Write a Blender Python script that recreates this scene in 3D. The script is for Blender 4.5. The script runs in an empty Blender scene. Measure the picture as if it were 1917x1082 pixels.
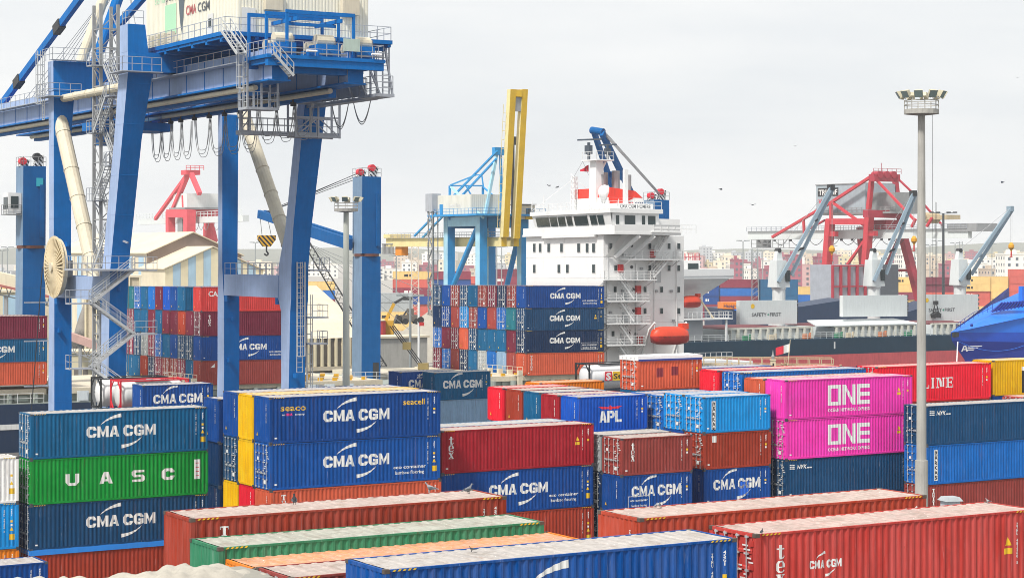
import bpy, bmesh, math, random
from mathutils import Vector, Matrix
sc = bpy.context.scene
COL = sc.collection
random.seed(7)
# ------------------------------------------------------------------ camera, sky, sun, exposure
F, CX, HOR, H = 3800.0, 958.5, 470.0, 22.0          # focal length and principal point in photo pixels, eye height in metres
cam = bpy.data.cameras.new('camera')
cam.lens = 36 * F / 1917; cam.sensor_width = 36; cam.shift_y = -(541 - HOR) / 1917
cam.clip_start = 1; cam.clip_end = 12000
cam_ob = bpy.data.objects.new('camera', cam); COL.objects.link(cam_ob)
cam_ob.location = (0, 0, H); cam_ob.rotation_euler = (math.pi / 2, 0, 0)
sc.camera = cam_ob
SUN_EL, SUN_AZ = math.radians(52), math.radians(215)   # azimuth clockwise from +Y
world = bpy.data.worlds.new('World'); sc.world = world; world.use_nodes = True
wn, wl = world.node_tree.nodes, world.node_tree.links
wn.clear()
wout = wn.new('ShaderNodeOutputWorld'); wbg = wn.new('ShaderNodeBackground')
wsky = wn.new('ShaderNodeTexSky'); wsky.sky_type = 'NISHITA'; wsky.sun_disc = False
wsky.sun_elevation = SUN_EL; wsky.sun_rotation = SUN_AZ; wsky.dust_density = 3.0
wtc = wn.new('ShaderNodeTexCoord'); wmp = wn.new('ShaderNodeMapping'); wmp.inputs['Scale'].default_value = (1.2, 1.2, 5.0)
wnz = wn.new('ShaderNodeTexNoise'); wnz.inputs['Scale'].default_value = 2.2; wnz.inputs['Detail'].default_value = 7; wnz.inputs['Roughness'].default_value = 0.55
wcr = wn.new('ShaderNodeValToRGB')
wcr.color_ramp.elements[0].position = 0.36; wcr.color_ramp.elements[0].color = (8.05, 8.35, 8.6, 1)
wcr.color_ramp.elements[1].position = 0.60; wcr.color_ramp.elements[1].color = (9.5, 9.55, 9.5, 1)
wmx = wn.new('ShaderNodeMixRGB'); wmx.inputs[0].default_value = 0.93
wl.new(wtc.outputs['Generated'], wmp.inputs[0]); wl.new(wmp.outputs[0], wnz.inputs['Vector'])
wl.new(wnz.outputs['Fac'], wcr.inputs[0]); wl.new(wsky.outputs[0], wmx.inputs[1]); wl.new(wcr.outputs[0], wmx.inputs[2])
wl.new(wmx.outputs[0], wbg.inputs[0]); wbg.inputs[1].default_value = 0.1
wl.new(wbg.outputs[0], wout.inputs[0])
sun = bpy.data.lights.new('sun', 'SUN'); sun.energy = 3.9; sun.angle = math.radians(8); sun.color = (1, 0.95, 0.88)
sun_ob = bpy.data.objects.new('sun', sun); COL.objects.link(sun_ob)
sd = Vector((math.sin(SUN_AZ) * math.cos(SUN_EL), math.cos(SUN_AZ) * math.cos(SUN_EL), math.sin(SUN_EL)))
sun_ob.rotation_euler = sd.to_track_quat('Z', 'Y').to_euler(); sun_ob.location = (0, 0, 300)
sc.view_settings.view_transform = 'Standard'; sc.view_settings.look = 'None'
sc.view_settings.exposure = 0.1; sc.view_settings.gamma = 1
sc.view_settings.use_curve_mapping = False
sc.cycles.use_denoising = True
sc.cycles.max_bounces = 6; sc.cycles.diffuse_bounces = 2; sc.cycles.glossy_bounces = 2; sc.cycles.volume_bounces = 1
sc.cycles.use_light_tree = False; sc.cycles.pixel_filter_type = 'BLACKMAN_HARRIS'; sc.cycles.filter_width = 0.95
# ------------------------------------------------------------------ helpers
TH = math.radians(31)                                 # the quay and everything along it turns 31 degrees from the picture plane
def P(x, y, d):
    return Vector(((x - CX) / F * d, d, H - (y - HOR) / F * d))
class Fr:
    """A ground frame (origin, turn): turns photo pixels into local points on a plane of the frame."""
    def __init__(s, x, y, th=TH, z=0):
        s.M = Matrix.Translation((x, y, z)) @ Matrix.Rotation(th, 4, 'Z'); s.I = s.M.inverted(); s.x, s.y, s.th, s.z = x, y, th, z
    def hit(s, px, py, X=None, Y=None, Z=None):
        o = s.I @ Vector((0, 0, H)); d = s.I.to_3x3() @ Vector(((px - CX) / F, 1, -(py - HOR) / F))
        t = (X - o.x) / d.x if X is not None else (Y - o.y) / d.y if Y is not None else (Z - o.z) / d.z
        return o + d * t
def lin(h, k=1.0):
    h = h.lstrip('#'); out = []
    for i in (0, 2, 4):
        c = int(h[i:i + 2], 16) / 255
        out.append(min(0.82, k * (c / 12.92 if c <= 0.04045 else ((c + 0.055) / 1.055) ** 2.4)))
    return tuple(out)
class MB:
    """Collects boxes, bars, tubes and polygons into one mesh."""
    def __init__(s): s.v, s.f, s.m, s.mi = [], [], [], 0
    def add(s, vs, fs):
        b = len(s.v); s.v.extend(tuple(p) for p in vs)
        for f in fs: s.f.append(tuple(b + i for i in f)); s.m.append(s.mi)
        return s
    def hexa(s, p):   # 4 bottom points counter-clockwise seen from above, then 4 top points
        return s.add(p, [(3, 2, 1, 0), (4, 5, 6, 7), (0, 1, 5, 4), (1, 2, 6, 5), (2, 3, 7, 6), (3, 0, 4, 7)])
    def box(s, x0, y0, z0, x1, y1, z1):
        return s.hexa([(x0, y0, z0), (x1, y0, z0), (x1, y1, z0), (x0, y1, z0), (x0, y0, z1), (x1, y0, z1), (x1, y1, z1), (x0, y1, z1)])
    def bar(s, a, b, w, h=None, up=(0, 0, 1)):
        a, b = Vector(a), Vector(b); h = h or w; d = (b - a)
        if d.length < 1e-6: return s
        d.normalize(); u = Vector(up)
        if abs(d.dot(u)) > 0.99: u = Vector((1, 0, 0))
        r = d.cross(u).normalized(); u = r.cross(d)
        q = [(-1, -1), (1, -1), (1, 1), (-1, 1)]
        return s.hexa([a + r * (i * w / 2) + u * (j * h / 2) for i, j in q] + [b + r * (i * w / 2) + u * (j * h / 2) for i, j in q])
    def tube(s, a, b, r, r2=None, n=8, cap=True):
        a, b = Vector(a), Vector(b); r2 = r if r2 is None else r2; d = (b - a)
        if d.length < 1e-6: return s
        d.normalize(); u = Vector((0, 0, 1)) if abs(d.z) < 0.95 else Vector((1, 0, 0))
        e = d.cross(u).normalized(); g = e.cross(d)
        vs = []
        for c, rr in ((a, r), (b, r2)):
            for k in range(n):
                t = 2 * math.pi * k / n; vs.append(c + (e * math.cos(t) + g * math.sin(t)) * rr)
        fs = [(k, (k + 1) % n, n + (k + 1) % n, n + k) for k in range(n)]
        if cap: fs += [tuple(range(n - 1, -1, -1)), tuple(range(n, 2 * n))]
        return s.add(vs, fs)
    def path(s, pts, r, n=4):
        for a, b in zip(pts, pts[1:]): s.tube(a, b, r, n=n)
        return s
    def prism(s, pts, off):   # polygon of 3-D points pushed along off
        n = len(pts); off = Vector(off); p = [Vector(q) for q in pts]
        s.add(p + [q + off for q in p], [tuple(range(n - 1, -1, -1)), tuple(range(n, 2 * n))] + [(k, (k + 1) % n, n + (k + 1) % n, n + k) for k in range(n)])
        return s
    def rail(s, pts, h=1.1, step=1.5, r=0.035, mid=2):
        for a, b in zip(pts, pts[1:]):
            a, b = Vector(a), Vector(b); n = max(1, round((b - a).length / step))
            for k in range(n + 1):
                q = a.lerp(b, k / n); s.bar(q, q + Vector((0, 0, h)), r * 1.6)
            for k in range(mid):
                z = Vector((0, 0, h * (mid - k) / mid)); s.bar(a + z, b + z, r * 1.6)
        return s
    def lathe(s, prof, n=16, c=(0, 0, 0)):
        c = Vector(c); vs = []
        for r, z in prof:
            for k in range(n):
                t = 2 * math.pi * k / n; vs.append(c + Vector((r * math.cos(t), r * math.sin(t), z)))
        fs = []
        for i in range(len(prof) - 1):
            for k in range(n): fs.append((i * n + k, i * n + (k + 1) % n, (i + 1) * n + (k + 1) % n, (i + 1) * n + k))
        fs += [tuple(range(n - 1, -1, -1)), tuple(range((len(prof) - 1) * n, len(prof) * n))]
        return s.add(vs, fs)
    def stairs(s, a, b, w, side, n=None):
        """Open stair flight from a to b, treads across the direction side."""
        a, b, side = Vector(a), Vector(b), Vector(side).normalized() * w / 2
        n = n or max(4, round(abs(b.z - a.z) / 0.28))
        for k in (-1, 1):
            s.bar(a + side * k, b + side * k, 0.07, 0.22)
            z = Vector((0, 0, 1.0)); s.bar(a + side * k + z, b + side * k + z, 0.06); s.bar(a + side * k + z / 2, b + side * k + z / 2, 0.05)
            for t in (0, 0.33, 0.66, 1): q = a.lerp(b, t) + side * k; s.bar(q, q + z, 0.055)
        for k in range(n):
            q = a.lerp(b, (k + 0.5) / n); s.bar(q - side, q + side, 0.22, 0.05)
        return s
    def mesh(s, name, smooth=False):
        me = bpy.data.meshes.new(name); me.from_pydata(s.v, [], s.f)
        nm = max(s.m) + 1 if s.m else 1
        for _ in range(nm): me.materials.append(None)
        if nm > 1: me.polygons.foreach_set('material_index', s.m)
        if smooth: me.polygons.foreach_set('use_smooth', [True] * len(me.polygons))
        me.update(); return me
    def build(s, name, mats, parent=None, smooth=False, **k):
        return mk(name, s.mesh(name, smooth), mats, parent, **k)
def mk(name, me, mats, parent=None, loc=None, rot=None, M=None):
    o = bpy.data.objects.new(name, me); COL.objects.link(o)
    if parent is not None: o.parent = parent
    if M is not None: o.matrix_local = M
    if loc is not None: o.location = loc
    if rot is not None: o.rotation_euler = rot
    if me is not None:
        if not isinstance(mats, (list, tuple)): mats = [mats]
        for sl, m in zip(o.material_slots, mats): sl.link = 'OBJECT'; sl.material = m
    return o
def tag(o, label, cat, group=None, kind=None):
    if label: o['label'] = label
    if cat: o['category'] = cat
    if group: o['group'] = group
    if kind: o['kind'] = kind
    return o
def thing(name, label, cat, loc=(0, 0, 0), rz=0.0, group=None, M=None):
    o = bpy.data.objects.new(name, None); COL.objects.link(o); o.empty_display_size = 0.5
    o.location = loc; o.rotation_euler = (0, 0, rz)
    if M is not None: o.matrix_local = M
    return tag(o, label, cat, group)
def struct(o): o['kind'] = 'structure'; return o
# ------------------------------------------------------------------ materials
MATS = {}
def paint(key, rgb, rough=0.45, metal=0.0, fade=0.25, dirt=0.25, rust=0.0, bump=0.0, streak=True, scale=1.0, spec=0.5, var=0, speck=0, dirtcol=(0.07, 0.06, 0.05), fadecol=None):
    """Weathered paint: large patches, vertical run-off streaks, dirt and rust specks; the pattern differs from object to object."""
    if key in MATS: return MATS[key]
    m = bpy.data.materials.new(key); m.use_nodes = True; nt = m.node_tree; N, Lk = nt.nodes, nt.links
    bs = N['Principled BSDF']; bs.inputs['Roughness'].default_value = rough; bs.inputs['Metallic'].default_value = metal
    bs.inputs['Specular IOR Level'].default_value = spec
    tc = N.new('ShaderNodeTexCoord'); oi = N.new('ShaderNodeObjectInfo'); va = N.new('ShaderNodeVectorMath'); vm = N.new('ShaderNodeVectorMath')
    vm.operation = 'SCALE'; vm.inputs[0].default_value = (37, 53, 29); Lk.new(oi.outputs['Random'], vm.inputs['Scale'])
    Lk.new(tc.outputs['Object'], va.inputs[0]); Lk.new(vm.outputs[0], va.inputs[1])
    def noise(sx, sy, sz, detail=4, rg=0.6):
        mp = N.new('ShaderNodeMapping'); mp.inputs['Scale'].default_value = (sx * scale, sy * scale, sz * scale)
        nz = N.new('ShaderNodeTexNoise'); nz.inputs['Scale'].default_value = 1; nz.inputs['Detail'].default_value = detail; nz.inputs['Roughness'].default_value = rg
        Lk.new(va.outputs[0], mp.inputs[0]); Lk.new(mp.outputs[0], nz.inputs['Vector']); return nz.outputs['Fac']
    def ramp(fac, a, b, hi):
        r = N.new('ShaderNodeMapRange'); r.inputs[1].default_value = a; r.inputs[2].default_value = b; r.inputs[4].default_value = hi; Lk.new(fac, r.inputs[0]); return r.outputs[0]
    def mix(fac, c1, c2):
        x = N.new('ShaderNodeMixRGB'); Lk.new(fac, x.inputs[0])
        for i, c in ((1, c1), (2, c2)):
            if isinstance(c, tuple): x.inputs[i].default_value = (*c[:3], 1)
            else: Lk.new(c, x.inputs[i])
        return x.outputs[0]
    g = 0.25 * (rgb[0] + rgb[1] + rgb[2]) + 0.12
    fc = fadecol or tuple(min(0.85, c * 1.28 + 0.014) for c in rgb)
    dk = tuple(c * (0.95 if min(rgb) > 0.5 else 0.74) for c in rgb)
    c = mix(ramp(noise(0.45, 0.45, 0.6, 3), 0.35, 0.7, 0.6), rgb, dk)
    if fade: c = mix(ramp(noise(3.2, 3.2, 0.32 if streak else 3, 5, 0.7), 0.42, 0.66, fade), c, fc)
    if dirt: c = mix(ramp(noise(5, 5, 0.5 if streak else 5, 6, 0.7), 0.52, 0.8, dirt), c, dirtcol)
    if var:
        hv = N.new('ShaderNodeHueSaturation'); mr = N.new('ShaderNodeMapRange'); mr.inputs[3].default_value = 1 - var; mr.inputs[4].default_value = 1 + var * .8; Lk.new(oi.outputs['Random'], mr.inputs[0]); Lk.new(mr.outputs[0], hv.inputs['Value']); Lk.new(c, hv.inputs['Color']); c = hv.outputs[0]
        c = mix(ramp(noise(1.1, 1.1, 0.9, 2, .4), 0.56, 0.6, .22), c, tuple(min(.8, x * 1.25 + .02) for x in rgb))
        c = mix(ramp(noise(9, 9, 0.5, 3, .8), 0.66, 0.69, .45), c, tuple(min(.8, x * .8 + .22) for x in rgb))
        c = mix(ramp(noise(4, 4, 0.16, 4, .75), 0.61, 0.72, .55), c, (.12, .05, .028))
    if speck:
        c = mix(ramp(noise(1.3, 1.3, 1.3, 6, .7), 0.5, 0.66, .5), c, (.22, .18, .14)); c = mix(ramp(noise(2.6, .7, 1, 5, .75), 0.56, 0.66, .4), c, (.2, .1, .06)); c = mix(ramp(noise(11, 11, 11, 2, .5), 0.71, 0.73, .9), c, (.75, .74, .7))
    if rust: c = mix(ramp(noise(7, 7, 2.5, 6, 0.75), 0.66, 0.74, rust), c, (0.13, 0.045, 0.02))
    Lk.new(c, bs.inputs['Base Color'])
    r = N.new('ShaderNodeMapRange'); r.inputs[3].default_value = max(0.05, rough - 0.1); r.inputs[4].default_value = min(1, rough + 0.2); Lk.new(noise(2, 2, 2, 4), r.inputs[0]); Lk.new(r.outputs[0], bs.inputs['Roughness'])
    if bump:
        b = N.new('ShaderNodeBump'); b.inputs['Strength'].default_value = bump; b.inputs['Distance'].default_value = 0.05
        Lk.new(noise(9, 9, 9, 5), b.inputs['Height']); Lk.new(b.outputs[0], bs.inputs['Normal'])
    MATS[key] = m; return m
def plain(key, rgb, rough=0.6, metal=0.0, emit=0):
    if key in MATS: return MATS[key]
    m = bpy.data.materials.new(key); m.use_nodes = True; b = m.node_tree.nodes['Principled BSDF']
    b.inputs['Base Color'].default_value = (*rgb, 1); b.inputs['Roughness'].default_value = rough; b.inputs['Metallic'].default_value = metal
    MATS[key] = m; return m
HEX = dict(petrol='#00557f', blue='#004086', navy='#00284e', royal='#004aaa', green='#00822f', darkred='#9c1a28', rust='#983624', orangebrown='#c0553a',
           red='#d81a30', magenta='#ee34a0', yellow='#f0a800', sky='#0a86cc', azure='#0a62b0', slate='#083f66', white='#dcdcd8', orange='#f07818', oldgreen='#2f7a58',
           maroon='#6e2238', greyblue='#7d9ab5', brown='#8a3a35', teal='#1d6a78', sand='#dab877', wine='#822a40', salmon='#c0584e', grey='#9aa0a2', scarlet='#c23a38', cobalt='#004a94', brick='#b83c36', russet='#a83e28')
WORD = dict(petrol='petrol blue', blue='blue', navy='navy blue', royal='royal blue', green='green', darkred='dark red', rust='rust red', orangebrown='orange brown', red='red', magenta='magenta',
            yellow='yellow', sky='sky blue', azure='bright blue', slate='slate blue', white='white', orange='orange', oldgreen='faded green', maroon='maroon', greyblue='grey blue', brown='reddish brown',
            teal='teal', sand='sand yellow', wine='wine red', salmon='salmon', grey='grey', scarlet='scarlet', cobalt='cobalt blue', brick='brick red', russet='russet')
def cpaint(k):
    return paint('paint_' + k, lin(HEX[k], 1.13), 0.5, fade=0.5, dirt=0.3, rust=0.7, bump=0.08, spec=0.1, var=0.15)
def worn(k):
    return paint('worn_' + k, lin(HEX[k], 1.1), 0.6, spec=0.1, var=0.05, fadecol=tuple(min(.8, x * 1.15 + .085) for x in lin(HEX[k])), fade=0.55, dirt=0.3, rust=0.9, bump=0.12)
def roofpaint(k):
    q = {'orange': 0.3, 'cobalt': 0.93, 'petrol': 0.85, 'blue': 0.85, 'yellow': 0.5, 'magenta': 0.62, 'red': 0.6}.get(k, 0.78)
    c = lin(HEX[k], 1.2); d = tuple((1 - q) * a + q * b for a, b in zip(c, (0.47, 0.43, 0.385)))
    return paint('roof_' + k, d, 0.6, fade=0.4, dirt=0.4, rust=0.35, streak=False, bump=0.15, speck=1, fadecol=(0.58, 0.54, 0.49))
WHITE = paint('white_lettering', (0.78, 0.78, 0.76), 0.5, fade=0, dirt=0.4, dirtcol=(0.3, 0.28, 0.26))
YEL = plain('yellow_sticker', (0.8, 0.5, 0.02), 0.5)
BLACK = plain('black_print', (0.015, 0.015, 0.018), 0.5)
GALV = paint('galvanised', (0.52, 0.54, 0.55), 0.5, 0.3, fade=0.3, dirt=0.3)
STEEL = paint('grey_steel', (0.33, 0.34, 0.35), 0.5, 0.2, fade=0.2, dirt=0.4)
DARK = paint('dark_steel', (0.03, 0.032, 0.036), 0.5)
CONC = paint('concrete', (0.42, 0.41, 0.38), 0.85, fade=0.3, dirt=0.35, bump=0.2)
GLASS = plain('dark_glass', (0.012, 0.03, 0.035), 0.08)
# ------------------------------------------------------------------ lettering
TXT = {}
def text2d(s, bold=0.0, shear=0.0, spacing=1.0):
    """Outline of a string in the built-in face: (verts, faces, width, cap height), base line at 0."""
    key = (s, bold, shear, spacing)
    if key not in TXT:
        cu = bpy.data.curves.new('t', 'FONT'); cu.body = s; cu.size = 1; cu.resolution_u = 2; cu.offset = bold; cu.shear = shear; cu.space_character = spacing
        ob = bpy.data.objects.new('t', cu); me = bpy.data.meshes.new_from_object(ob)
        vs = [(v.co.x, v.co.y) for v in me.vertices]; fs = [tuple(p.vertices) for p in me.polygons]
        bpy.data.objects.remove(ob); bpy.data.meshes.remove(me); bpy.data.curves.remove(cu)
        x0 = min(v[0] for v in vs); x1 = max(v[0] for v in vs)
        TXT[key] = ([(x - x0, y) for x, y in vs], fs, x1 - x0)
    return TXT[key]
class G2:
    """Flat print: polygons in (along, up) coordinates."""
    def __init__(s): s.v, s.f = [], []
    def poly(s, pts):
        b = len(s.v); s.v += pts; s.f.append(tuple(range(b, b + len(pts)))); return s
    def rect(s, x, y, w, h): return s.poly([(x, y), (x + w, y), (x + w, y + h), (x, y + h)])
    def text(s, t, x, y, w=None, h=1.0, bold=0.02, shear=0.0, align=0.0, spacing=1.0):
        vs, fs, tw = text2d(t, bold, shear, spacing); cap = 0.72
        ky = h / cap; kx = w / tw if w else ky
        b = len(s.v); s.v += [(x + (vx - align * tw) * kx, y + vy * ky) for vx, vy in vs]
        s.f += [tuple(b + i for i in f) for f in fs]; return s
    def vtext(s, t, x, y, w, h, gap=0.12, bold=0.02):
        """Letters stacked downwards from y."""
        for ch in t:
            if ch != ' ':
                vs, fs, tw = text2d(ch, bold); kw = min(w / max(tw, 0.3), h / 0.72 * 1.3)
                b = len(s.v); s.v += [(x + w / 2 + (vx - tw / 2) * kw, y - h + vy * h / 0.72) for vx, vy in vs]; s.f += [tuple(b + i for i in f) for f in fs]
            y -= h * (1 + gap)
        return s
    def rtext(s, t, x, y, h, w, bold=0.02):
        """A line of letters turned to read downwards, top at y."""
        vs, fs, tw = text2d(t, bold); b = len(s.v)
        s.v += [(x + vy * h / 0.72, y - vx * w / tw) for vx, vy in vs]; s.f += [tuple(b + i for i in f) for f in fs]; return s
    def swoosh(s, p0, p1, p2, w0, w1, n=10):
        a, b, c = (Vector(p) for p in (p0, p1, p2)); L_, R_ = [], []
        for k in range(n + 1):
            t = k / n; q = a * (1 - t) ** 2 + b * 2 * t * (1 - t) + c * t * t; d = ((b - a) * (1 - t) + (c - b) * t).normalized(); nn = Vector((-d.y, d.x)); w = (w0 + (w1 - w0) * t) / 2
            L_.append(tuple(q + nn * w)); R_.append(tuple(q - nn * w))
        for k in range(n): s.poly([R_[k], R_[k + 1], L_[k + 1], L_[k]])
        return s
    def mesh(s, name, wrap=None, y=-0.004):
        """wrap=(start, pitch, depth profile): folds the print over the corrugation."""
        me = bpy.data.meshes.new(name)
        if not wrap:
            me.from_pydata([(a, y, b) for a, b in s.v], [], s.f)
        else:
            x0, p = wrap
            bm = bmesh.new(); vv = [bm.verts.new((a, 0, b)) for a, b in s.v]
            for f in s.f:
                try: bm.faces.new([vv[i] for i in f])
                except ValueError: pass
            lo = min(a for a, b in s.v); hi = max(a for a, b in s.v)
            k = math.floor((lo - x0) / p)
            while x0 + k * p < hi:
                for t in (0, 0.26, 0.5, 0.76):
                    x = x0 + (k + t) * p
                    if lo + 0.002 < x < hi - 0.002:
                        bmesh.ops.bisect_plane(bm, geom=bm.verts[:] + bm.edges[:] + bm.faces[:], dist=1e-4, plane_co=(x, 0, 0), plane_no=(1, 0, 0))
                k += 1
            for v in bm.verts: v.co.y = corr((v.co.x - x0) / p) + y + 0.012
            bm.to_mesh(me); bm.free()
        me.materials.append(None); return me
def corr(t):
    t = t % 1.0
    return 0.0 if t < 0.26 else (t - 0.26) / 0.24 * 0.036 if t < 0.5 else 0.036 if t < 0.76 else (1 - t) / 0.24 * 0.036
# ------------------------------------------------------------------ shipping containers
W = 2.438
CM = {}
def nper(L): return round((L - 0.32) / 0.277)
def side_mesh(L, Hc, x0=0.16, n=None):
    key = ('side', L, Hc, x0)
    if key not in CM:
        n = n or nper(L); p = (L - 2 * x0) / n; mb = MB(); xs = []
        for k in range(n):
            for t, y in ((0, 0), (0.26, 0), (0.5, 0.036), (0.76, 0.036)): xs.append((x0 + (k + t) * p, y + 0.012))
        xs.append((L - x0, 0.012))
        for (xa, ya), (xb, yb) in zip(xs, xs[1:]):
            mb.add([(xa, ya, 0.15), (xb, yb, 0.15), (xb, yb, Hc - 0.06), (xa, ya, Hc - 0.06)], [(0, 1, 2, 3)])
        CM[key] = mb.mesh('side_panel')
    return CM[key]
def frame_mesh(L, Hc):
    key = ('frame', L, Hc)
    if key not in CM:
        m = MB()
        for x in (0.015, L - 0.165):
            for y in (0, W - 0.15): m.box(x, y, 0.12, x + 0.15, y + 0.15, Hc - 0.115)
        for y in (0, W - 0.09):
            m.box(0.182, y, 0.02, L - 0.182, y + 0.09, 0.155); m.box(0.182, y + 0.004, Hc - 0.075, L - 0.182, y + 0.086, Hc - 0.008)
        for x in (0.01, L - 0.1):
            m.box(x, 0.168, 0.02, x + 0.09, W - 0.168, 0.15); m.box(x, 0.168, Hc - 0.11, x + 0.09, W - 0.168, Hc - 0.008)
        m.box(0.1, 0.1, 0.1, L - 0.1, W - 0.1, 0.14)
        CM[key] = m.mesh('frame')
        c = MB()
        for x in (0, L - 0.178):
            for y in (-0.004, W - 0.158):
                for z in (0, Hc - 0.118):
                    c.box(x, y, z, x + 0.178, y + 0.162, z + 0.118)
                    # the slot in each casting
        CM[('cast', L, Hc)] = c.mesh('corner_castings')
    return CM[key]
def roof_mesh(L, Hc):
    key = ('roof', L, Hc)
    if key not in CM:
        n = round((L - 0.36) / 0.42); p = (L - 0.36) / n; mb = MB(); xs = []
        for k in range(n):
            for t, z in ((0, 0), (0.3, 0), (0.42, -0.022), (0.85, -0.022)): xs.append((0.18 + (k + t) * p, Hc - 0.012 + z))
        xs.append((L - 0.18, Hc - 0.012))
        rr = random.Random(9); ys = (0.05, 0.45, 0.95, 1.5, 2.0, W - 0.05); J = {(i, j): (0 if j in (0, 5) else rr.uniform(-.013, .006)) for i in range(len(xs)) for j in range(6)}
        for i in range(len(xs) - 1):
            for j in range(5): (xa, za), (xb, zb) = xs[i], xs[i + 1]; mb.add([(xa, ys[j], za + J[i, j]), (xb, ys[j], zb + J[i + 1, j]), (xb, ys[j + 1], zb + J[i + 1, j + 1]), (xa, ys[j + 1], za + J[i, j + 1])], [(0, 1, 2, 3)])
        CM[key] = mb.mesh('roof')
    return CM[key]
def end_mesh(Hc): return side_mesh(W, Hc, 0.16, 8)
def door_mesh(Hc):
    key = ('door', Hc)
    if key not in CM:
        m = MB(); z0, z1 = 0.16, Hc - 0.12; n = 5; hh = (z1 - z0) / n; prof = []
        for k in range(n):
            for t, y in ((0, 0.02), (0.16, 0.02), (0.24, 0.055), (0.92, 0.055)): prof.append((z0 + (k + t) * hh, y))
        prof.append((z1, 0.02))
        for (za, ya), (zb, yb) in zip(prof, prof[1:]): m.add([(0.17, ya, za), (1.212, ya, za), (1.212, yb, zb), (0.17, yb, zb)], [(0, 1, 2, 3)])
        for k in range(4):   # hinges
            z = z0 + 0.2 + k * (z1 - z0 - 0.4) / 3; m.box(0.1, -0.01, z - 0.09, 0.3, 0.015, z + 0.09)
        m.box(0.17, 0.01, z0, 0.2, 0.06, z1); m.box(1.185, 0.01, z0, 1.212, 0.06, z1)
        CM[key] = m.mesh('door')
        r = MB(); r.tube((0, -0.035, 0.06), (0, -0.035, Hc - 0.06), 0.02, n=6)
        for k in range(6):
            z = 0.12 + k * (Hc - 0.24) / 5; r.box(-0.075, -0.045, z - 0.03, 0.075, 0.005, z + 0.03)
        r.box(-0.02, -0.06, 1.0, 0.38, -0.04, 1.04); r.box(0.22, -0.05, 0.95, 0.29, 0, 1.1)
        CM[('rod', Hc)] = r.mesh('lock_rod')
    return CM[key]
END = Matrix.Translation((0, W, 0)) @ Matrix.Rotation(-math.pi / 2, 4, 'Z')
def heavy(g, ch, x, y, w, h):
    """Heavy sans capitals from straight strokes."""
    R = lambda a, b, c, d: g.rect(x + a * w, y + b * h, c * w, d * h)
    Q = lambda *p: g.poly([(x + a * w, y + b * h) for a, b in p])
    if ch in 'CG':
        Q((0, .25), (.34, .32), (.34, .68), (0, .75)); Q((0, .75), (.34, .68), (.42, .76), (.22, 1)); Q((.22, 1), (.42, .76), (.62, .76), (.8, 1)); Q((.8, 1), (.62, .76), (.68, .64), (1, .64), (1, .78))
        Q((.22, 0), (.42, .24), (.34, .32), (0, .25)); Q((.22, 0), (.8, 0), (.62, .24), (.42, .24))
        if ch == 'C': Q((.8, 0), (1, .22), (1, .36), (.68, .36), (.62, .24))
        else: Q((.8, 0), (1, .1), (1, .34), (.68, .34), (.62, .24)); R(.5, .34, .5, .19)
    elif ch == 'M': R(0, 0, .25, 1); R(.75, 0, .25, 1); Q((.25, 1), (.25, .55), (.5, 0), (.5, .42)); Q((.75, 1), (.5, .42), (.5, 0), (.75, .55))
    elif ch == 'A': Q((0, 0), (.3, 0), (.5, .7), (.5, 1), (.32, 1)); Q((.7, 0), (1, 0), (.68, 1), (.5, 1), (.5, .7)); Q((.36, .2), (.64, .2), (.588, .38), (.412, .38))
    elif ch == 'U': R(0, .28, .3, .72); R(.7, .28, .3, .72); Q((0, .28), (.22, 0), (.38, .22), (.3, .28)); Q((.22, 0), (.78, 0), (.62, .22), (.38, .22)); Q((.78, 0), (1, .28), (.7, .28), (.62, .22))
    elif ch == 'S': Q((.14, 1), (.3, .8), (.96, .8), (.96, 1)); Q((0, .6), (.3, .6), (.3, .8), (.14, 1), (0, .86)); Q((0, .6), (.16, .4), (.7, .4), (.86, .6)); Q((.7, .2), (.86, 0), (1, .14), (1, .42), (.86, .6), (.7, .4)); Q((.03, 0), (.86, 0), (.7, .2), (.03, .2))
    elif ch == 'P': R(0, 0, .34, 1); R(.34, .78, .32, .22); R(.34, .36, .32, .18); R(.66, .54, .34, .24); Q((.66, .78), (1, .78), (.86, 1), (.66, 1)); Q((.66, .36), (.86, .36), (1, .54), (.66, .54))
    elif ch == 'L': R(0, 0, .36, 1); R(.36, 0, .6, .22)
def word(g, t, x, y, w, h, gap=0.1):
    ws = [1.15 if c == 'M' else 0.6 if c == ' ' else 1.0 for c in t]; u = w / (sum(ws) + gap * (len(t) - 1))
    for c, k in zip(t, ws):
        heavy(g, c, x, y, u * k, h); x += u * (k + gap)
def logo_cma(x, y, w, h):
    """White two-word carrier name between two crescents; (x, y) = base line start."""
    g = G2(); k = w / 6.0
    word(g, 'CMA', x, y, w * 0.47, h); word(g, 'CGM', x + w * 0.53, y, w * 0.47, h)
    g.swoosh((x + w * 0.2, y + h * 1.1), (x + w * 0.3, y + h * 1.75), (x + w * 0.5, y + h * 1.92), 0.03 * h, 0.34 * h)
    g.swoosh((x + w * 0.5, y - h * 0.92), (x + w * 0.7, y - h * 0.8), (x + w * 0.8, y - h * 0.1), 0.34 * h, 0.03 * h)
    return g
DECO = {}
def deco(key, L, Hc, make, mat, name):
    """A print for the long side, folded over the corrugation; built once and shared."""
    k = (key, L, Hc)
    if k not in DECO:
        g = G2(); make(g); DECO[k] = g.mesh(name, wrap=(0.16, (L - 0.32) / nper(L)))
    return name, DECO[k], mat
def d_cma(L, Hc, big=True):
    w, h, x = (4.7, 0.72, L * 0.305) if L > 7 else (4.15, 0.74, L * 0.15)
    def mk_(g): q = logo_cma(x, Hc * 0.42, w, h); g.v, g.f = q.v, q.f
    return [deco('cma', L, Hc, mk_, WHITE, 'carrier_lettering')]
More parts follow.
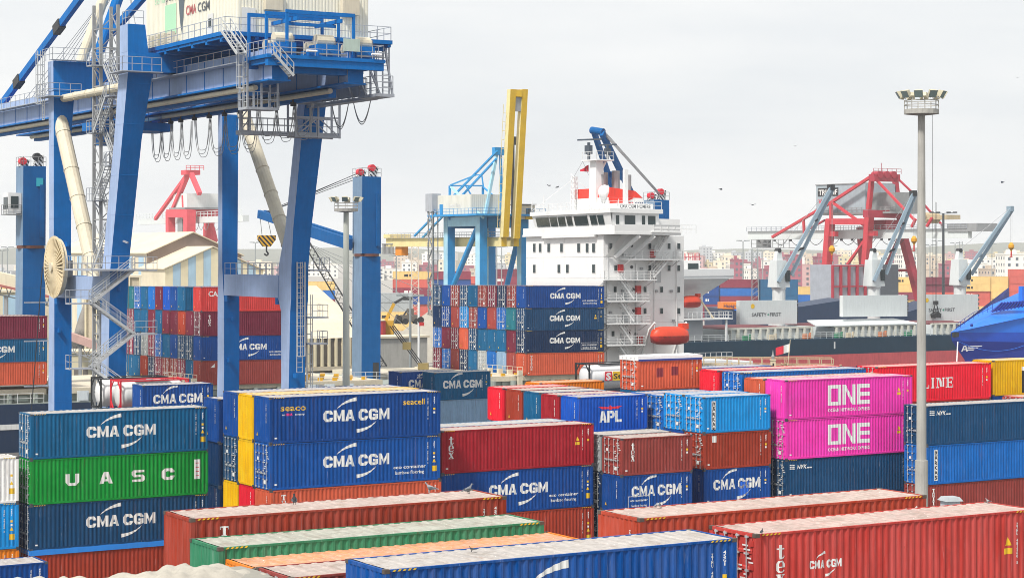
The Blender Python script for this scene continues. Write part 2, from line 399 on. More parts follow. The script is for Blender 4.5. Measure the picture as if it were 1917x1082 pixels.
def d_eco(L, Hc, boxed=False, x=None):
    x = x if x is not None else L * 0.715
    def mk_(g):
        y = Hc * 0.3
        g.text('eco container', x, y, 2.4 if L > 7 else 1.5, 0.22 if L > 7 else 0.17, bold=0.02); g.text('bamboo flooring', x + 0.15, y - 0.36, 2.1 if L > 7 else 1.25, 0.22 if L > 7 else 0.15, bold=0.012)
        if boxed:
            X0, X1, Y0, Y1 = x - 0.15, x + (2.55 if L > 7 else 1.65), y - 0.5, y + 0.38; t = 0.04
            g.rect(X0, Y0, X1 - X0, t).rect(X0, Y1 - t, X1 - X0, t).rect(X0, Y0 + t, t, Y1 - Y0 - 2 * t).rect(X1 - t, Y0 + t, t, Y1 - Y0 - 2 * t)
    return [deco(('eco', boxed, x), L, Hc, mk_, WHITE, 'small_lettering')]
def d_marks(L, Hc, v=0):
    def w_(g):
        g.vtext('ZTMU 481260 5', L - 0.98, Hc * 0.86, 0.085, 0.095, 0.15, 0.03); g.vtext('45G1', L - 0.5, Hc * 0.88, 0.085, 0.1, 0.2, 0.03)
        if v != 1: g.rect(L - 0.52, Hc * 0.5, 0.12, 0.13)
        g.rect(0.35, 0.3, 0.16, 0.09)
    def y_(g):
        g.rect(L - 0.53, Hc * 0.58, 0.14, 0.14)
        if v == 1: g.poly([(L - 1.5, Hc * 0.6), (L - 1.2, Hc * 0.6), (L - 1.35, Hc * 0.7)]); g.rect(L - 1.55, Hc * 0.5, 0.42, 0.2)
        elif v == 0: g.poly([(L - 0.58, Hc * 0.4), (L - 0.34, Hc * 0.4), (L - 0.46, Hc * 0.48)]); g.rect(L - 0.62, Hc * 0.2, 0.36, 0.36)
    return [deco(('mw', v), L, Hc, w_, WHITE, 'identity_code'), deco(('my', v), L, Hc, y_, YEL, 'warning_sticker')]
def d_hazard(L, Hc):
    k = ('hz', L, Hc)
    if k not in DECO:
        g = G2()
        for x in (0.25, L - 1.0):
            for i in range(5): g.poly([(x + i * 0.16, Hc - 0.07), (x + i * 0.16 + 0.08, Hc - 0.07), (x + i * 0.16 + 0.13, Hc - 0.015), (x + i * 0.16 + 0.05, Hc - 0.015)])
        DECO[k] = g.mesh('hazard_stripes', y=-0.003)
    return [('hazard_stripes', DECO[k], YEL)]
def d_text(key, L, Hc, make, mat=None, name='lettering'): return [deco(key, L, Hc, make, mat or WHITE, name)]
def serif(g, ch, x, y, w, h):
    """Slab-serif capitals and the letters t e x, drawn as strokes."""
    s = w * 0.26; q = h * 0.09
    R = lambda a, b, c, d: g.rect(x + a * w, y + b * h, c * w, d * h)
    Q = lambda *p: g.poly([(x + a * w, y + b * h) for a, b in p])
    if ch == 'T': R(0, .84, 1, .16); R(.36, .08, .28, .75); R(.22, 0, .56, .09); R(0, .66, .12, .18); R(.88, .66, .12, .18)
    elif ch == 'L': R(.12, .1, .28, .8); R(0, .9, .52, .1); R(0, 0, 1, .1); R(.86, .1, .14, .22)
    elif ch == 'I': R(.34, .1, .32, .8); R(.15, .9, .7, .1); R(.15, 0, .7, .1)
    elif ch == 'N': R(.1, .1, .13, .8); R(.77, .1, .13, .8); Q((.23, .9), (.52, .9), (.77, .1), (.5, .1)); R(0, .9, .5, .1); R(0, 0, .34, .1); R(.66, .9, .34, .1)
    elif ch == 'E': R(.1, .1, .28, .8); R(0, .9, 1, .1); R(0, 0, 1, .1); R(.88, .1, .12, .2); R(.88, .7, .12, .2); R(.38, .46, .3, .1); R(.68, .38, .1, .26)
    elif ch == 'R': R(.1, .1, .26, .8); R(0, .9, .75, .1); R(0, 0, .48, .1); R(.72, .56, .22, .38); R(.36, .46, .45, .1); Q((.45, .46), (.68, .46), (1, 0), (.72, 0))
    elif ch == 'O': Q((.3, 0), (.7, 0), (.62, .12), (.38, .12)); Q((.3, 1), (.38, .88), (.62, .88), (.7, 1)); Q((.3, 0), (.38, .12), (.28, .35), (0, .35)); Q((0, .35), (.28, .35), (.28, .65), (0, .65)); Q((0, .65), (.28, .65), (.38, .88), (.3, 1)); Q((.7, 0), (1, .35), (.72, .35), (.62, .12)); Q((.72, .35), (1, .35), (1, .65), (.72, .65)); Q((.72, .65), (1, .65), (.7, 1), (.62, .88))
    elif ch == 't': R(.32, .12, .3, .88); R(.08, .66, .32, .1); R(.6, .66, .32, .1); Q((.34, 0), (.78, 0), (.94, .14), (.62, .12), (.34, .12)); R(.86, .14, .08, .08)
    elif ch == 'e': R(.04, .2, .26, .56); Q((.04, .2), (.3, .2), (.42, .1), (.26, 0)); Q((.26, 0), (.42, .1), (.74, .1), (.78, 0)); Q((.78, 0), (.74, .1), (.86, .24), (.96, .18)); Q((.04, .76), (.26, 1), (.4, .88), (.3, .76)); Q((.26, 1), (.74, 1), (.62, .88), (.4, .88)); Q((.74, 1), (.98, .72), (.7, .72), (.62, .88)); R(.7, .5, .28, .22); R(.3, .42, .68, .09)
    elif ch == 'x': Q((.06, .92), (.42, .92), (.94, .08), (.58, .08)); Q((.72, .92), (.88, .92), (.58, .52), (.48, .6)); Q((.1, .08), (.26, .08), (.5, .42), (.42, .5)); R(0, .92, .52, .08); R(.62, .92, .34, .08); R(.02, 0, .36, .08); R(.5, 0, .5, .08)
def d_tex(L, Hc, x=0.45, s=1.0, mat=None):
    def mk_(g):
        y = Hc * 0.86
        for ch in 'tex': h = 0.5 * s * (0.92 if ch != 't' else 1.1); y -= h; serif(g, ch, x, y, 0.44 * s, h); y -= 0.05
    return d_text(('tex', x, s), L, Hc, mk_, mat, 'vertical_lettering')
def d_triton(L, Hc, x=0.75, s=1.0):
    def mk_(g):
        y = Hc * 0.9
        for ch in 'TRITON': y -= 0.36 * s; serif(g, ch, x, y, 0.33 * s, 0.32 * s)
    return d_text(('triton', x, s), L, Hc, mk_, None, 'vertical_lettering')
def d_one(L, Hc):
    def mk_(g):
        x, y, h, w, t = L * 0.325, Hc * 0.31, 1.5, 1.22, 0.3
        g.rect(x, y, t, h).rect(x + w - t, y, t, h).rect(x + t, y, w - 2 * t, t * 0.85).rect(x + t, y + h - t * 0.85, w - 2 * t, t * 0.85)
        x += w + 0.17; g.rect(x, y, t, h).rect(x + w - t, y, t, h).poly([(x + t, y + h), (x + t, y + h - 0.46), (x + w - t, y), (x + w - t, y + 0.46)])
        x += w + 0.17
        g.rect(x, y, t, h)
        for z in (0, 0.6, 1.2): g.rect(x + t, y + z, w - t, 0.3)
        g.text('OCEAN NETWORK EXPRESS', L * 0.325, Hc * 0.15, 4.0, 0.25, bold=0.015)
    return d_text('one', L, Hc, mk_, None, 'carrier_lettering')
def redplate(f, L, Hc):
    g = G2(); f(g); return g.mesh('red_marks', wrap=(0.16, (L - 0.32) / nper(L)), y=-0.008)
def d_uasc(L, Hc):
    def mk_(g):
        for ch, fx in (('U', 0.19), ('A', 0.375), ('S', 0.555), ('C', 0.725)):
            heavy(g, ch, L * fx, Hc * 0.38, 0.9, 0.76)
    def lab(g): g.rect(L - 1.05, Hc * 0.36, 0.4, 1.3)
    def redm(g):
        for i in range(4): g.rect(L - 0.97, Hc * 0.36 + 0.2 + i * 0.28, 0.24, 0.045)
    return d_text('uasc', L, Hc, mk_, None, 'carrier_lettering') + d_text('uascl', L, Hc, lab, None, 'data_plate') + [('red_marks', DECO.setdefault(('uascr', L, Hc), redplate(redm, L, Hc)), plain('red_print', (0.7, 0.02, 0.04)))]
def d_arkas(L, Hc, mirror=False):
    def a(g): g.rect(0.72, Hc * 0.1, 0.42, Hc * 0.78)
    def b(g): g.vtext('@ARKAS', 0.8, Hc * 0.85, 0.26, 0.28, 0.28, 0.04)
    k = ('arkb', L, Hc)
    if k not in DECO:
        g = G2(); b(g); DECO[k] = g.mesh('vertical_lettering', wrap=(0.16, (L - 0.32) / nper(L)), y=-0.008)
    return d_text('arka', L, Hc, a, None, 'name_plate') + [('vertical_lettering', DECO[k], BLACK)]
def d_apl(L, Hc):
    def a(g):
        word(g, 'APL', L * 0.3, Hc * 0.26, 2.0, 0.84, 0.06)
    def r(g):
        x, y, w = L * 0.3, Hc * 0.63, 1.9
        g.poly([(x - .1, y + .22), (x + w * .42, y + .16), (x + w * .42, y + .02), (x + .25, y + .02)]); g.poly([(x + w + .1, y + .22), (x + w * .58, y + .16), (x + w * .58, y + .02), (x + w - .25, y + .02)])
        g.poly([(x + w * .43, y - .05), (x + w * .57, y - .05), (x + w * .57, y + .18), (x + w * .5, y + .3), (x + w * .43, y + .18)])
    return d_text('apl', L, Hc, a, None, 'carrier_lettering') + d_text('aplr', L, Hc, r, plain('red_print', (0.7, 0.02, 0.04)), 'eagle_emblem')
def d_nyk(L, Hc):
    def a(g):
        g.text('NYK', 1.0, Hc * 0.76, 0.95, 0.3, bold=0.03, shear=0.25); g.rect(1.98, Hc * 0.76, 0.42, 0.09)
        for k in range(3): g.poly([(0.36, Hc * 0.76 + k * 0.13), (0.86, Hc * 0.75 + k * 0.13), (0.86, Hc * 0.75 + k * 0.13 + 0.07), (0.36, Hc * 0.76 + k * 0.13 + 0.07)])
    return d_text('nyk', L, Hc, a, None, 'carrier_lettering')
def d_seaco(L, Hc):
    def a(g): g.text('seaco', 0.75, Hc * 0.7, 1.75, 0.4, bold=0.012); g.text('seacell', L - 2.75, Hc * 0.72, 1.6, 0.38, bold=0.012)
    def b(g): g.text('an', 0.85, Hc * 0.6, 0.2, 0.12); g.text('company', 1.75, Hc * 0.6, 0.65, 0.12)
    def c(g): g.text('HNA', 1.12, Hc * 0.595, 0.45, 0.15, bold=0.05)
    return d_text('sc', L, Hc, a, YEL, 'lessor_lettering') + d_text('sb', L, Hc, b, None, 'small_lettering') + d_text('sh', L, Hc, c, plain('pink_print', (0.75, 0.02, 0.2)), 'pink_lettering')
def d_line(L, Hc):
    def a(g):
        x = L * 0.39
        for ch, w in zip('LINE', (.78, .5, .95, .8)): serif(g, ch, x, Hc * 0.36, w, 0.82); x += w + 0.1
        serif(g, 'I', L * 0.1, Hc * 0.36, 0.6, 0.86)
        for dx in (-0.45, 0.9, 1.1): g.rect(L * 0.1 + dx, Hc * 0.36 + 1.0, 0.13, 0.11)
    return d_text('line', L, Hc, a, None, 'carrier_lettering')
def d_cai(L, Hc):
    return d_text('cai', L, Hc, lambda g: g.text('CAI', 0.95, Hc * 0.62, 1.35, 0.6, bold=0.03), None, 'lessor_lettering')
def container(label, M, L, Hc, col, end='blank', decos=(), group='stacked shipping containers', aged=False, edeco=None, tarp=None, roofcol=None, shell=False, rods=None, name='shipping_container'):
    r = thing(name, label, 'container', group=group, M=M)
    pm = worn(col) if aged else cpaint(col)
    frame_mesh(L, Hc)
    mk('frame', CM[('frame', L, Hc)], pm, r); mk('corner_castings', CM[('cast', L, Hc)], paint('casting_' + ('old' if aged else 'new'), (0.1, 0.075, 0.06) if aged else (0.07, 0.07, 0.08), 0.6, rust=0.6, streak=False), r)['kind'] = 'stuff'
    sm = side_mesh(L, Hc)
    mk('side_panel', sm, pm, r); mk('side_panel', sm, pm, r, M=Matrix.Translation((L, W, 0)) @ Matrix.Rotation(math.pi, 4, 'Z'))
    if not tarp: mk('roof', roof_mesh(L, Hc), roofpaint(roofcol or col), r)
    e2 = Matrix.Translation((L, 0, 0)) @ Matrix.Rotation(math.pi / 2, 4, 'Z')
    for E, kind in ((END, end), (e2, 'door' if end == 'blank' else 'blank')):
        if kind == 'blank': mk('end_panel', end_mesh(Hc), pm, r, M=E)
        else:
            dm = door_mesh(Hc)
            for k in (0, 1):
                d = mk('door', dm, pm, r, M=E if k == 0 else E @ Matrix.Translation((W, 0, 0)) @ Matrix.Scale(-1, 4, (1, 0, 0)))
                if E is END:
                    for u in (0.42, 0.9): mk('lock_rod', CM[('rod', Hc)], rods or GALV, d, loc=(u, 0, 0))
    for nm, me, mt in decos:
        q = mk(nm, me, mt, r)
        if nm in ('hazard_stripes', 'red_marks', 'warning_sticker', 'identity_code', 'small_lettering'): q['kind'] = 'stuff'
    if end == 'door':
        k = ('dplate', Hc)
        if k not in DECO:
            g = G2(); rr = random.Random(3)
            for i in range(10): g.rect(1.4 + 0.35 * rr.random() * 2, Hc * (0.45 + 0.045 * i), 0.12 + 0.25 * rr.random(), 0.05)
            g.rect(0.55, Hc * 0.62, 0.22, 0.2); g.rect(1.55, 0.35, 0.3, 0.25); g.rect(0.3, Hc * 0.3, 0.1, 0.12)
            DECO[k] = g.mesh('identity_code', y=-0.006)
        mk('identity_code', DECO[k], WHITE, r, M=END)
    elif edeco != 'none':
        k = ('eplate', Hc)
        if k not in DECO:
            g = G2(); g.vtext('ZTMU 481260', W - 0.6, Hc * 0.85, 0.085, 0.095, 0.15, 0.03); DECO[k] = g.mesh('identity_code', y=-0.002)
            g = G2(); g.poly([(0.42, 0.42), (0.62, 0.42), (0.52, 0.66)]); DECO[('esticker', Hc)] = g.mesh('warning_sticker', y=-0.002)
        mk('identity_code', DECO[k], WHITE, r, M=END); mk('warning_sticker', DECO[('esticker', Hc)], YEL, r, M=END)
    if tarp:
        k = ('tarp', L, Hc)
        if k not in CM:
            m = MB(); n = 12; vs = []
            for i in range(n + 1):
                x = -0.03 + (L + 0.06) * i / n
                vs += [(x, -0.04, Hc - 0.3), (x, -0.04, Hc + 0.02 + 0.03 * (i % 2)), (x, W / 2, Hc + 0.06 + 0.05 * (i % 2)), (x, W + 0.04, Hc + 0.02), (x, W + 0.04, Hc - 0.3)]
            fs = [(i * 5 + j, (i + 1) * 5 + j, (i + 1) * 5 + j + 1, i * 5 + j + 1) for i in range(n) for j in range(4)] + [(0, 1, 2, 3, 4), (n * 5 + 4, n * 5 + 3, n * 5 + 2, n * 5 + 1, n * 5)]
            m.add(vs, fs); CM[k] = m.mesh('tarpaulin')
        mk('tarpaulin', CM[k], paint('tarp_' + tarp, lin(tarp, 1.2), 0.5, fade=0.15, dirt=0.15), r)
    return r
L40, L20, HC, ST = 12.192, 6.058, 2.896, 2.591
def solve(x0, y0, x1, L):
    u0, u1 = (x0 - CX) / F, (x1 - CX) / F; c, s = math.cos(TH), math.sin(TH)
    d = L * (c - u1 * s) / (u1 - u0); return u0 * d, d, H - (y0 - HOR) * d / F
def cmat(X, Y, z, dx=0.0, dy=0.0, dr=0.0):
    c, s = math.cos(TH), math.sin(TH)
    return Matrix.Translation((X + dx * c - dy * s, Y + dx * s + dy * c, z)) @ Matrix.Rotation(TH + dr, 4, 'Z')
rj = random.Random(11)
def stack(pos, items, L, where='a yard stack', fill=True):
    """pos = (X, Y, top z); items from the top down: (colour, height, end, decos, label, options)."""
    X, Y, z = pos
    for it in items:
        col, hc, end, dec, label = it[:5]; opt = it[5] if len(it) > 5 else {}
        z -= hc
        container(label, cmat(X, Y, z, rj.uniform(-.04, .04), rj.uniform(-.02, .02), rj.uniform(-.0015, .0015)), L, hc, col, end, dec, **opt)
        z -= 0.006
    if fill and z > 0.5:
        n = max(1, round(z / 2.7)); hh = z / n - 0.006; key = ('low', L)
        if key not in CM:
            m = MB(); m.box(0, 0, 0, L, W, 1); CM[key] = m.mesh('shipping_container')
        for k in range(n):
            fc_ = rj.choice(['rust', 'blue', 'maroon', 'petrol'])
            z -= hh + 0.006
            o = mk('shipping_container', CM[key], cpaint(fc_), None, M=cmat(X, Y, max(z, 0.003)) @ Matrix.Diagonal((1, 1, hh, 1)))
            tag(o, f'plain {WORD[fc_]} container below {where}, {["first", "second", "third", "fourth", "fifth"][n - 1 - k]} from the ground', 'container', 'containers low in the yard stacks')
def off(pos, dx, dy, dz=0.0):
    c, s = math.cos(TH), math.sin(TH); return pos[0] + dx * c - dy * s, pos[1] + dx * s + dy * c, pos[2] + dz
# ------------------------------------------------------------------ ground, water
QX, QY = 1.76, 262.6                                   # the ship's near hull corner line
qf = Fr(QX, QY)
m = MB(); c = math.cos(TH); s = math.sin(TH)
def loc(x, y, z=0): return qf.M @ Vector((x, y, z))
m.add([loc(-900, -6), loc(-900, -600), loc(900, -600), loc(900, -6)], [(0, 1, 2, 3)])
m.add([loc(-900, -6, -6), loc(-900, -6), loc(900, -6), loc(900, -6, -6)], [(0, 1, 2, 3)])
struct(m.build('yard_pavement', paint('asphalt', (0.09, 0.088, 0.085), 0.9, fade=0.3, dirt=0.3, streak=False, bump=0.2)))
m = MB(); m.add([loc(-6000, -6, -2.5), loc(6000, -6, -2.5), loc(6000, 120, -2.5), loc(-6000, 120, -2.5)], [(0, 1, 2, 3)])
struct(m.build('water', paint('harbour_water', (0.03, 0.06, 0.06), 0.12, fade=0, dirt=0, streak=False, bump=0.3)))
m = MB(); m.add([loc(-7000, 118, 0), loc(7000, 118, 0), loc(7000, 9000, 0), loc(-7000, 9000, 0)], [(0, 1, 2, 3)])
m.add([loc(-7000, 118, -6), loc(7000, 118, -6), loc(7000, 118, 0), loc(-7000, 118, 0)], [(0, 1, 2, 3)])
struct(m.build('far_quay_ground', paint('pale_ground', (0.36, 0.34, 0.31), 0.9, fade=0.3, dirt=0.2, streak=False, scale=0.2)))
# ------------------------------------------------------------------ the container yard
def M_(L, Hc, v=0): return d_marks(L, Hc, v) + (d_hazard(L, Hc) if Hc > 2.7 else [])
G4 = M_(L40, HC); G4s = M_(L40, ST, 2); G2_ = d_marks(L20, ST, 2)
def at_right(x1, y1, d1, L, dz=0.0):
    """position of a container whose front far corner stands at pixel (x1, y1) at depth d1"""
    X = (x1 - CX) / F * d1; return X - L * math.cos(TH), d1 - L * math.sin(TH), H - (y1 - HOR) * d1 / F + dz
# S1: four high beside the crane leg
s1 = solve(57, 770, 392, L40); s1 = (s1[0], s1[1], 11.62)
stack(s1, [
    ('petrol', HC, 'door', d_cma(L40, HC) + G4, 'petrol blue container with white crescent logo, resting on the green container'),
    ('green', HC, 'door', d_uasc(L40, HC), 'green container with four widely spaced white capitals, between two petrol blue ones'),
    ('slate', HC, 'door', d_cma(L40, HC) + M_(L40, HC, 2), 'slate blue container with white crescent logo, under the green container'),
    ('rust', HC, 'door', [], 'rust red open-top container under a bright blue tarpaulin edge', dict(tarp='#1f7fe0')),
], L40, 'the stack with the green container')
# S2 with the rows behind it
s2 = solve(506, 746, 826, L40); s2 = (s2[0], s2[1], 12.85)
stack(s2, [
    ('blue', HC, 'blank', d_cma(L40, HC) + d_seaco(L40, HC) + M_(L40, HC, 2), 'blue container with yellow lessor name and white crescent logo, atop its stack'),
    ('cobalt', HC, 'door', d_cma(L40, HC) + d_eco(L40, HC) + G4, 'cobalt blue container lettered eco container bamboo flooring, above an orange brown one'),
    ('orangebrown', ST, 'blank', d_triton(L40, ST) + G4s, 'orange brown container with vertical white letters, under the bamboo flooring container'),
], L40, 'the stack with the yellow lessor name')
stack(off(s2, 0, 2.56, 0.0), [
    ('yellow', HC, 'blank', [], 'yellow container with plain end, topmost beside the blue one with yellow lettering', dict(edeco='none', roofcol='yellow')),
    ('yellow', HC, 'blank', [], 'yellow container with plain end, sitting on a bright red one', dict(edeco='none')),
    ('red', ST, 'blank', [], 'bright red container end under two yellow ones', {})], L40, 'the yellow stack')
stack(off(s2, 0, 5.12, 0.0), [
    ('blue', HC, 'blank', [], 'blue container with ribbed end, topmost beside the yellow stack'),
    ('slate', HC, 'door', [], 'slate blue container with grey door rods, above an amber one'),
    ('yellow', ST, 'blank', [], 'amber container end below the slate blue doors', dict(edeco='none'))], L40, 'the stack beside the yellow one')
stack(off(s2, 0, 8.2, -0.6), [
    ('blue', HC, 'blank', [], 'blue container set back in the shade behind the yellow stack, upper one'),
    ('navy', HC, 'blank', [], 'navy container set back in the shade behind the yellow stack, middle one', dict(edeco='none')),
    ('navy', HC, 'blank', [], 'navy container set back in the shade behind the yellow stack, lowest one')], L40, 'the shaded blue stack')
# S3 dark red stack
s3 = solve(827, 808, 1112, L40); s3 = (s3[0], s3[1], 9.95)
stack(s3, [
    ('darkred', HC, 'blank', d_tex(L40, HC, 0.55, 0.95) + M_(L40, HC, 1), 'dark red container with vertical white letters, atop a blue one'),
    ('blue', HC, 'blank', d_cma(L40, HC) + d_eco(L40, HC, x=L40 * 0.7) + G4, 'blue container lettered eco container, between dark red and rust ones'),
    ('rust', HC, 'blank', M_(L40, HC, 0), 'rust red container at the foot of the dark red stack')], L40, 'the dark red stack')
stack(off(s3, -0.5, 2.6, 0.02), [('greyblue', HC, 'blank', [], 'grey blue container of which mostly the roof shows behind the dark red one')], L40, 'the dark red stack rear')
# S4, S5 twenty-foot stacks
s4 = solve(1163.5, 820.8, 1296.8, L20)
stack(s4, [
    ('brown', ST, 'door', d_tex(L20, ST, 0.8, 0.78) + G2_, 'short reddish brown container with vertical white letters and white door rods'),
    ('blue', ST, 'blank', d_cma(L20, ST) + d_eco(L20, ST, True, x=0.75) + G2_, 'short blue container with boxed small print under its crescent logo')], L20, 'the short brown stack')
stack(off(s4, 0, 2.58, 0.05), [('grey', ST, 'door', [], 'short grey roofed container behind the short reddish brown one'),
    ('navy', ST, 'door', [], 'dark navy container end in the gap beside the short brown stack, upper'), ('navy', ST, 'door', [], 'dark navy container end in the gap beside the short brown stack, lower')], L20, 'the stack behind the brown one')
s5 = P(1317.5, 743.5, 145); s5 = (s5.x, s5.y, s5.z)
stack(s5, [
    ('sky', ST, 'door', d_arkas(L20, ST) + G2_, 'short sky blue container with a white vertical name plate'),
    ('rust', ST, 'door', G2_ + d_text('pbadge', L20, ST, lambda g: g.rect(0.72, ST * 0.74, 0.42, 0.46), None, 'badge') , 'short rust red container with a small square badge under the sky blue one'),
    ('blue', ST, 'blank', d_cma(L20, ST) + G2_ + d_text('patch', L20, ST, lambda g: g.rect(L20 * 0.22 + 1.86, ST * 0.22, 0.85, 1.0), plain('blue_patch', lin('#1a63d0')), 'repair_patch'), 'short blue container whose logo is broken by a brighter repair patch')], L20, 'the short sky blue stack')
stack(off(s5, 0, 2.56, 0.02), [('sky', ST, 'door', [], 'sky blue container with doors closed, second from the white name plate')], L20, 'the second sky blue stack')
stack(off(s5, 0.1, 5.12, -0.22), [('azure', ST, 'door', [], 'bright blue container with dark doors under the rust tarp-topped one')], L20, 'the bright blue stack')
stack(off(s5, 0.5, 7.7, -0.22), [('azure', ST, 'door', [], 'bright blue container tucked behind the others under the tarp-topped one')], L20, 'the rear bright blue stack')
# S6 eagle container and its row of ends
s6 = solve(1083, 743.7, 1212, L20)
stack(s6, [('royal', ST, 'blank', d_apl(L20, ST) + G2_, 'short royal blue container with a red eagle over three white capitals')], L20, 'the eagle stack')
for i, (c, l) in enumerate([('darkred', 'dark red container end next to the royal blue eagle container'), ('petrol', 'petrol blue container end between dark red and rust ones'), ('rust', 'rust red container end beside the petrol blue one'), ('red', 'light red container end closing the row behind the long dark red container')]):
    stack(off(s6, rj.uniform(-.2, .2), 2.62 * (i + 1), 0.02 * i), [(c, ST, 'blank', d_text('wstrip', L20, ST, lambda g: g.rect(0, 0, .001, .001)) if 0 else [], l)], L20, ['the dark red end', 'the petrol blue end', 'the rust end', 'the light red end'][i], fill=i < 2)
stack(off(s6, 5.2, 13.6, 0.1), [('orange', ST, 'blank', [], 'orange container of which only the roof shows beyond the row of ends')], L20, 'the orange roof')
# S7 pair by the ship
s7 = solve(814.5, 698, 919, L20)
stack(s7, [('petrol', ST, 'blank', d_cma(L20, ST) + G2_, 'short petrol blue container with crescent logo, standing on a pale grey blue one'),
           ('greyblue', ST, 'blank', [], 'pale grey blue container with bare side under a petrol blue one')], L20, 'the pale grey blue stack')
stack(off(s7, 6.3, 0, -ST - .006), [('greyblue', ST, 'blank', [], 'second pale grey blue container, behind the light red container end', dict(edeco='none'))], L20, 'the other pale stack')
stack(off(s7, -2.2, 2.7, 0.0), [('blue', ST, 'blank', d_cma(L20, ST) + d_text('adv', L20, ST, lambda g: (g.text('advanced eco', L20 * .3, ST * .85, 1.5, .18, bold=.03), g.text('light weight', L20 * .3, ST * .75, 1.3, .17, bold=.03)), None, 'small_lettering'), 'short blue container with small print, half hidden behind the petrol blue one')], L20, 'the half hidden blue stack')
# S8 small stack by the crane leg
s8 = P(266.5, 721.8, 163); s8 = (s8.x, s8.y, s8.z)
stack(s8, [('blue', ST, 'blank', d_cma(L20, ST) + G2_, 'short blue container with crescent logo in front of the red framed tank')], L20, 'the short blue stack by the crane')
# S10 open top over the sky blue row
s10 = solve(1194.6, 668, 1314.5, L20)
stack(s10, [('orangebrown', ST, 'door', G2_ + d_text('dk', L20, ST, lambda g: g.rect(L20 * .29, ST * .38, .62, .7).rect(L20 * .52, ST * .42, .62, .66), plain('repaint', lin('#7d2431')), 'repaint_patch'), 'short orange brown container with a blue-edged white tarp and dark repaint patches', dict(tarp='#d8dde6'))], L20, 'the tarp topped stack')
m = MB(); m.box(0.02, -0.052, ST - 0.34, L20 - 0.02, -0.044, ST - 0.2)
mk('tarp_hem', m.mesh('tarp_hem'), plain('hem_blue', lin('#28408c')), [o for o in COL.objects if o.name.startswith('shipping_container') and o.type == 'EMPTY'][-1])
# S12 magenta stack and rows behind it
s12 = solve(1471.3, 711.8, 1708, L40)
stack(s12, [
    ('magenta', HC, 'blank', d_one(L40, HC) + M_(L40, HC, 1), 'magenta container with large white capitals, upper of the two'),
    ('magenta', HC, 'door', d_one(L40, HC) + M_(L40, HC, 1), 'magenta container with doors at its end, lower of the two'),
    ('slate', HC, 'door', d_nyk(L40, HC) + M_(L40, HC, 2), 'slate blue container with a small striped flag, under the magenta pair')], L40, 'the magenta stack')
stack(off(s12, 0, 2.58, -0.05), [('orangebrown', ST, 'blank', [], 'orange brown container end beside the upper magenta container'), ('rust', ST, 'blank', [], 'rust red container behind the lower magenta one')], L40, 'the stack behind magenta')
stack(off(s12, 0, 5.3, 0.28), [('azure', HC, 'door', M_(L40, HC, 2), 'long bright blue container with white door signs behind the magenta pair')], L40, 'the long bright blue stack')
stack(off(s12, -0.2, 7.9, 0.32), [('red', HC, 'blank', [], 'bright red container end beside the bright blue doors')], L40, 'the bright red stack')
stack(at_right(1446, 684, 180, L40), [('azure', HC, 'blank', [], 'bright blue container of which a roof strip shows below the dockside scrap')], L40, 'the roof strip stack')
# S13 red line container, yellow neighbour
s13 = solve(1640, 687, 1855, L40)
stack(s13, [('red', HC, 'door', d_line(L40, HC) + M_(L40, HC, 2), 'bright red container with white serif capitals behind the tall light mast'),
            ('rust', ST, 'blank', [], 'rust red container carrying the bright red lettered one')], L40, 'the red lettered stack')
stack(off(s13, 12.5, 0.1, 0.15), [('yellow', HC, 'blank', d_text('ybar', L40, HC, lambda g: g.rect(3.2, HC * .06, .42, HC * .62), BLACK, 'name_plate') + d_text('ybar2', L40, HC, lambda g: g.rect(3.2, HC * .69, .42, .3), None, 'name_plate'), 'yellow container with a black upright name plate beyond the red one')], L40, 'the far yellow stack')
for i, (c, l) in enumerate([('magenta', 'magenta container roof just above the slate blue container'), ('oldgreen', 'pale green container roof beside the magenta roof'), ('salmon', 'salmon container roof in front of the yellow container')]):
    stack(off(s13, 11.9 + 0.3 * i, -8.6 + 2.6 * i, -2.6), [(c, ST, 'door', [], l)], L40, ['the magenta roof', 'the pale green roof', 'the low salmon roof'][i])
# S14 slate, azure, brown at the mast
s14 = (0.2044 * 149, 149.0, 10.62)
stack(s14, [('slate', HC, 'door', d_nyk(L40, HC), 'slate blue container with a small flag, beside the tall light mast'),
            ('azure', HC, 'door', d_arkas(L40, HC), 'bright blue container with white upright name plate, under the slate blue one'),
            ('brown', ST, 'door', d_triton(L40, ST, 0.55, 0.85), 'reddish brown container with vertical white letters beside the mast foot')], L40, 'the stack at the mast')
# F: the roofs close to the viewpoint
f1 = solve(354.8, 971, 947, L40)
stack(f1, [('rust', HC, 'blank', d_triton(L40, HC, 1.05, 1.0) + M_(L40, HC, 2), 'faded rust container with pale dusty roof beyond the green one', dict(aged=True, edeco='none'))], L40, 'the faded rust stack')
f2 = solve(408, 1024.8, 1018, L40)
stack(f2, [('oldgreen', HC, 'blank', d_hazard(L40, HC), 'weathered green container with grey roof, between faded rust and orange ones', dict(aged=True, edeco='none'))], L40, 'the weathered green stack')
f3 = solve(477, 1064, 1097, L40)
stack(f3, [('orange', HC, 'blank', d_hazard(L40, HC), 'orange container with a pale orange roof, next to the weathered green one', dict(aged=True, edeco='none'))], L40, 'the orange stack')
stack((f3[0] + 1.35, f3[1] - 2.3, 12.3), [('brown', HC, 'door', d_hazard(L40, HC), 'reddish brown container showing its dusty roof between orange and blue ones', dict(aged=True))], L40, 'the dusty brown stack')
f5 = solve(720, 1066.5, 1380, L40)
stack(f5, [('cobalt', HC, 'blank', d_cma(L40, HC) + M_(L40, HC, 0), 'weathered cobalt blue container with ribbed dusty roof and a pigeon on it', dict(aged=True, edeco='none'))], L40, 'the weathered cobalt stack')
s_f6 = (0.1196 * 63.5, 63.5, 22 - 530 * 63.5 / F)
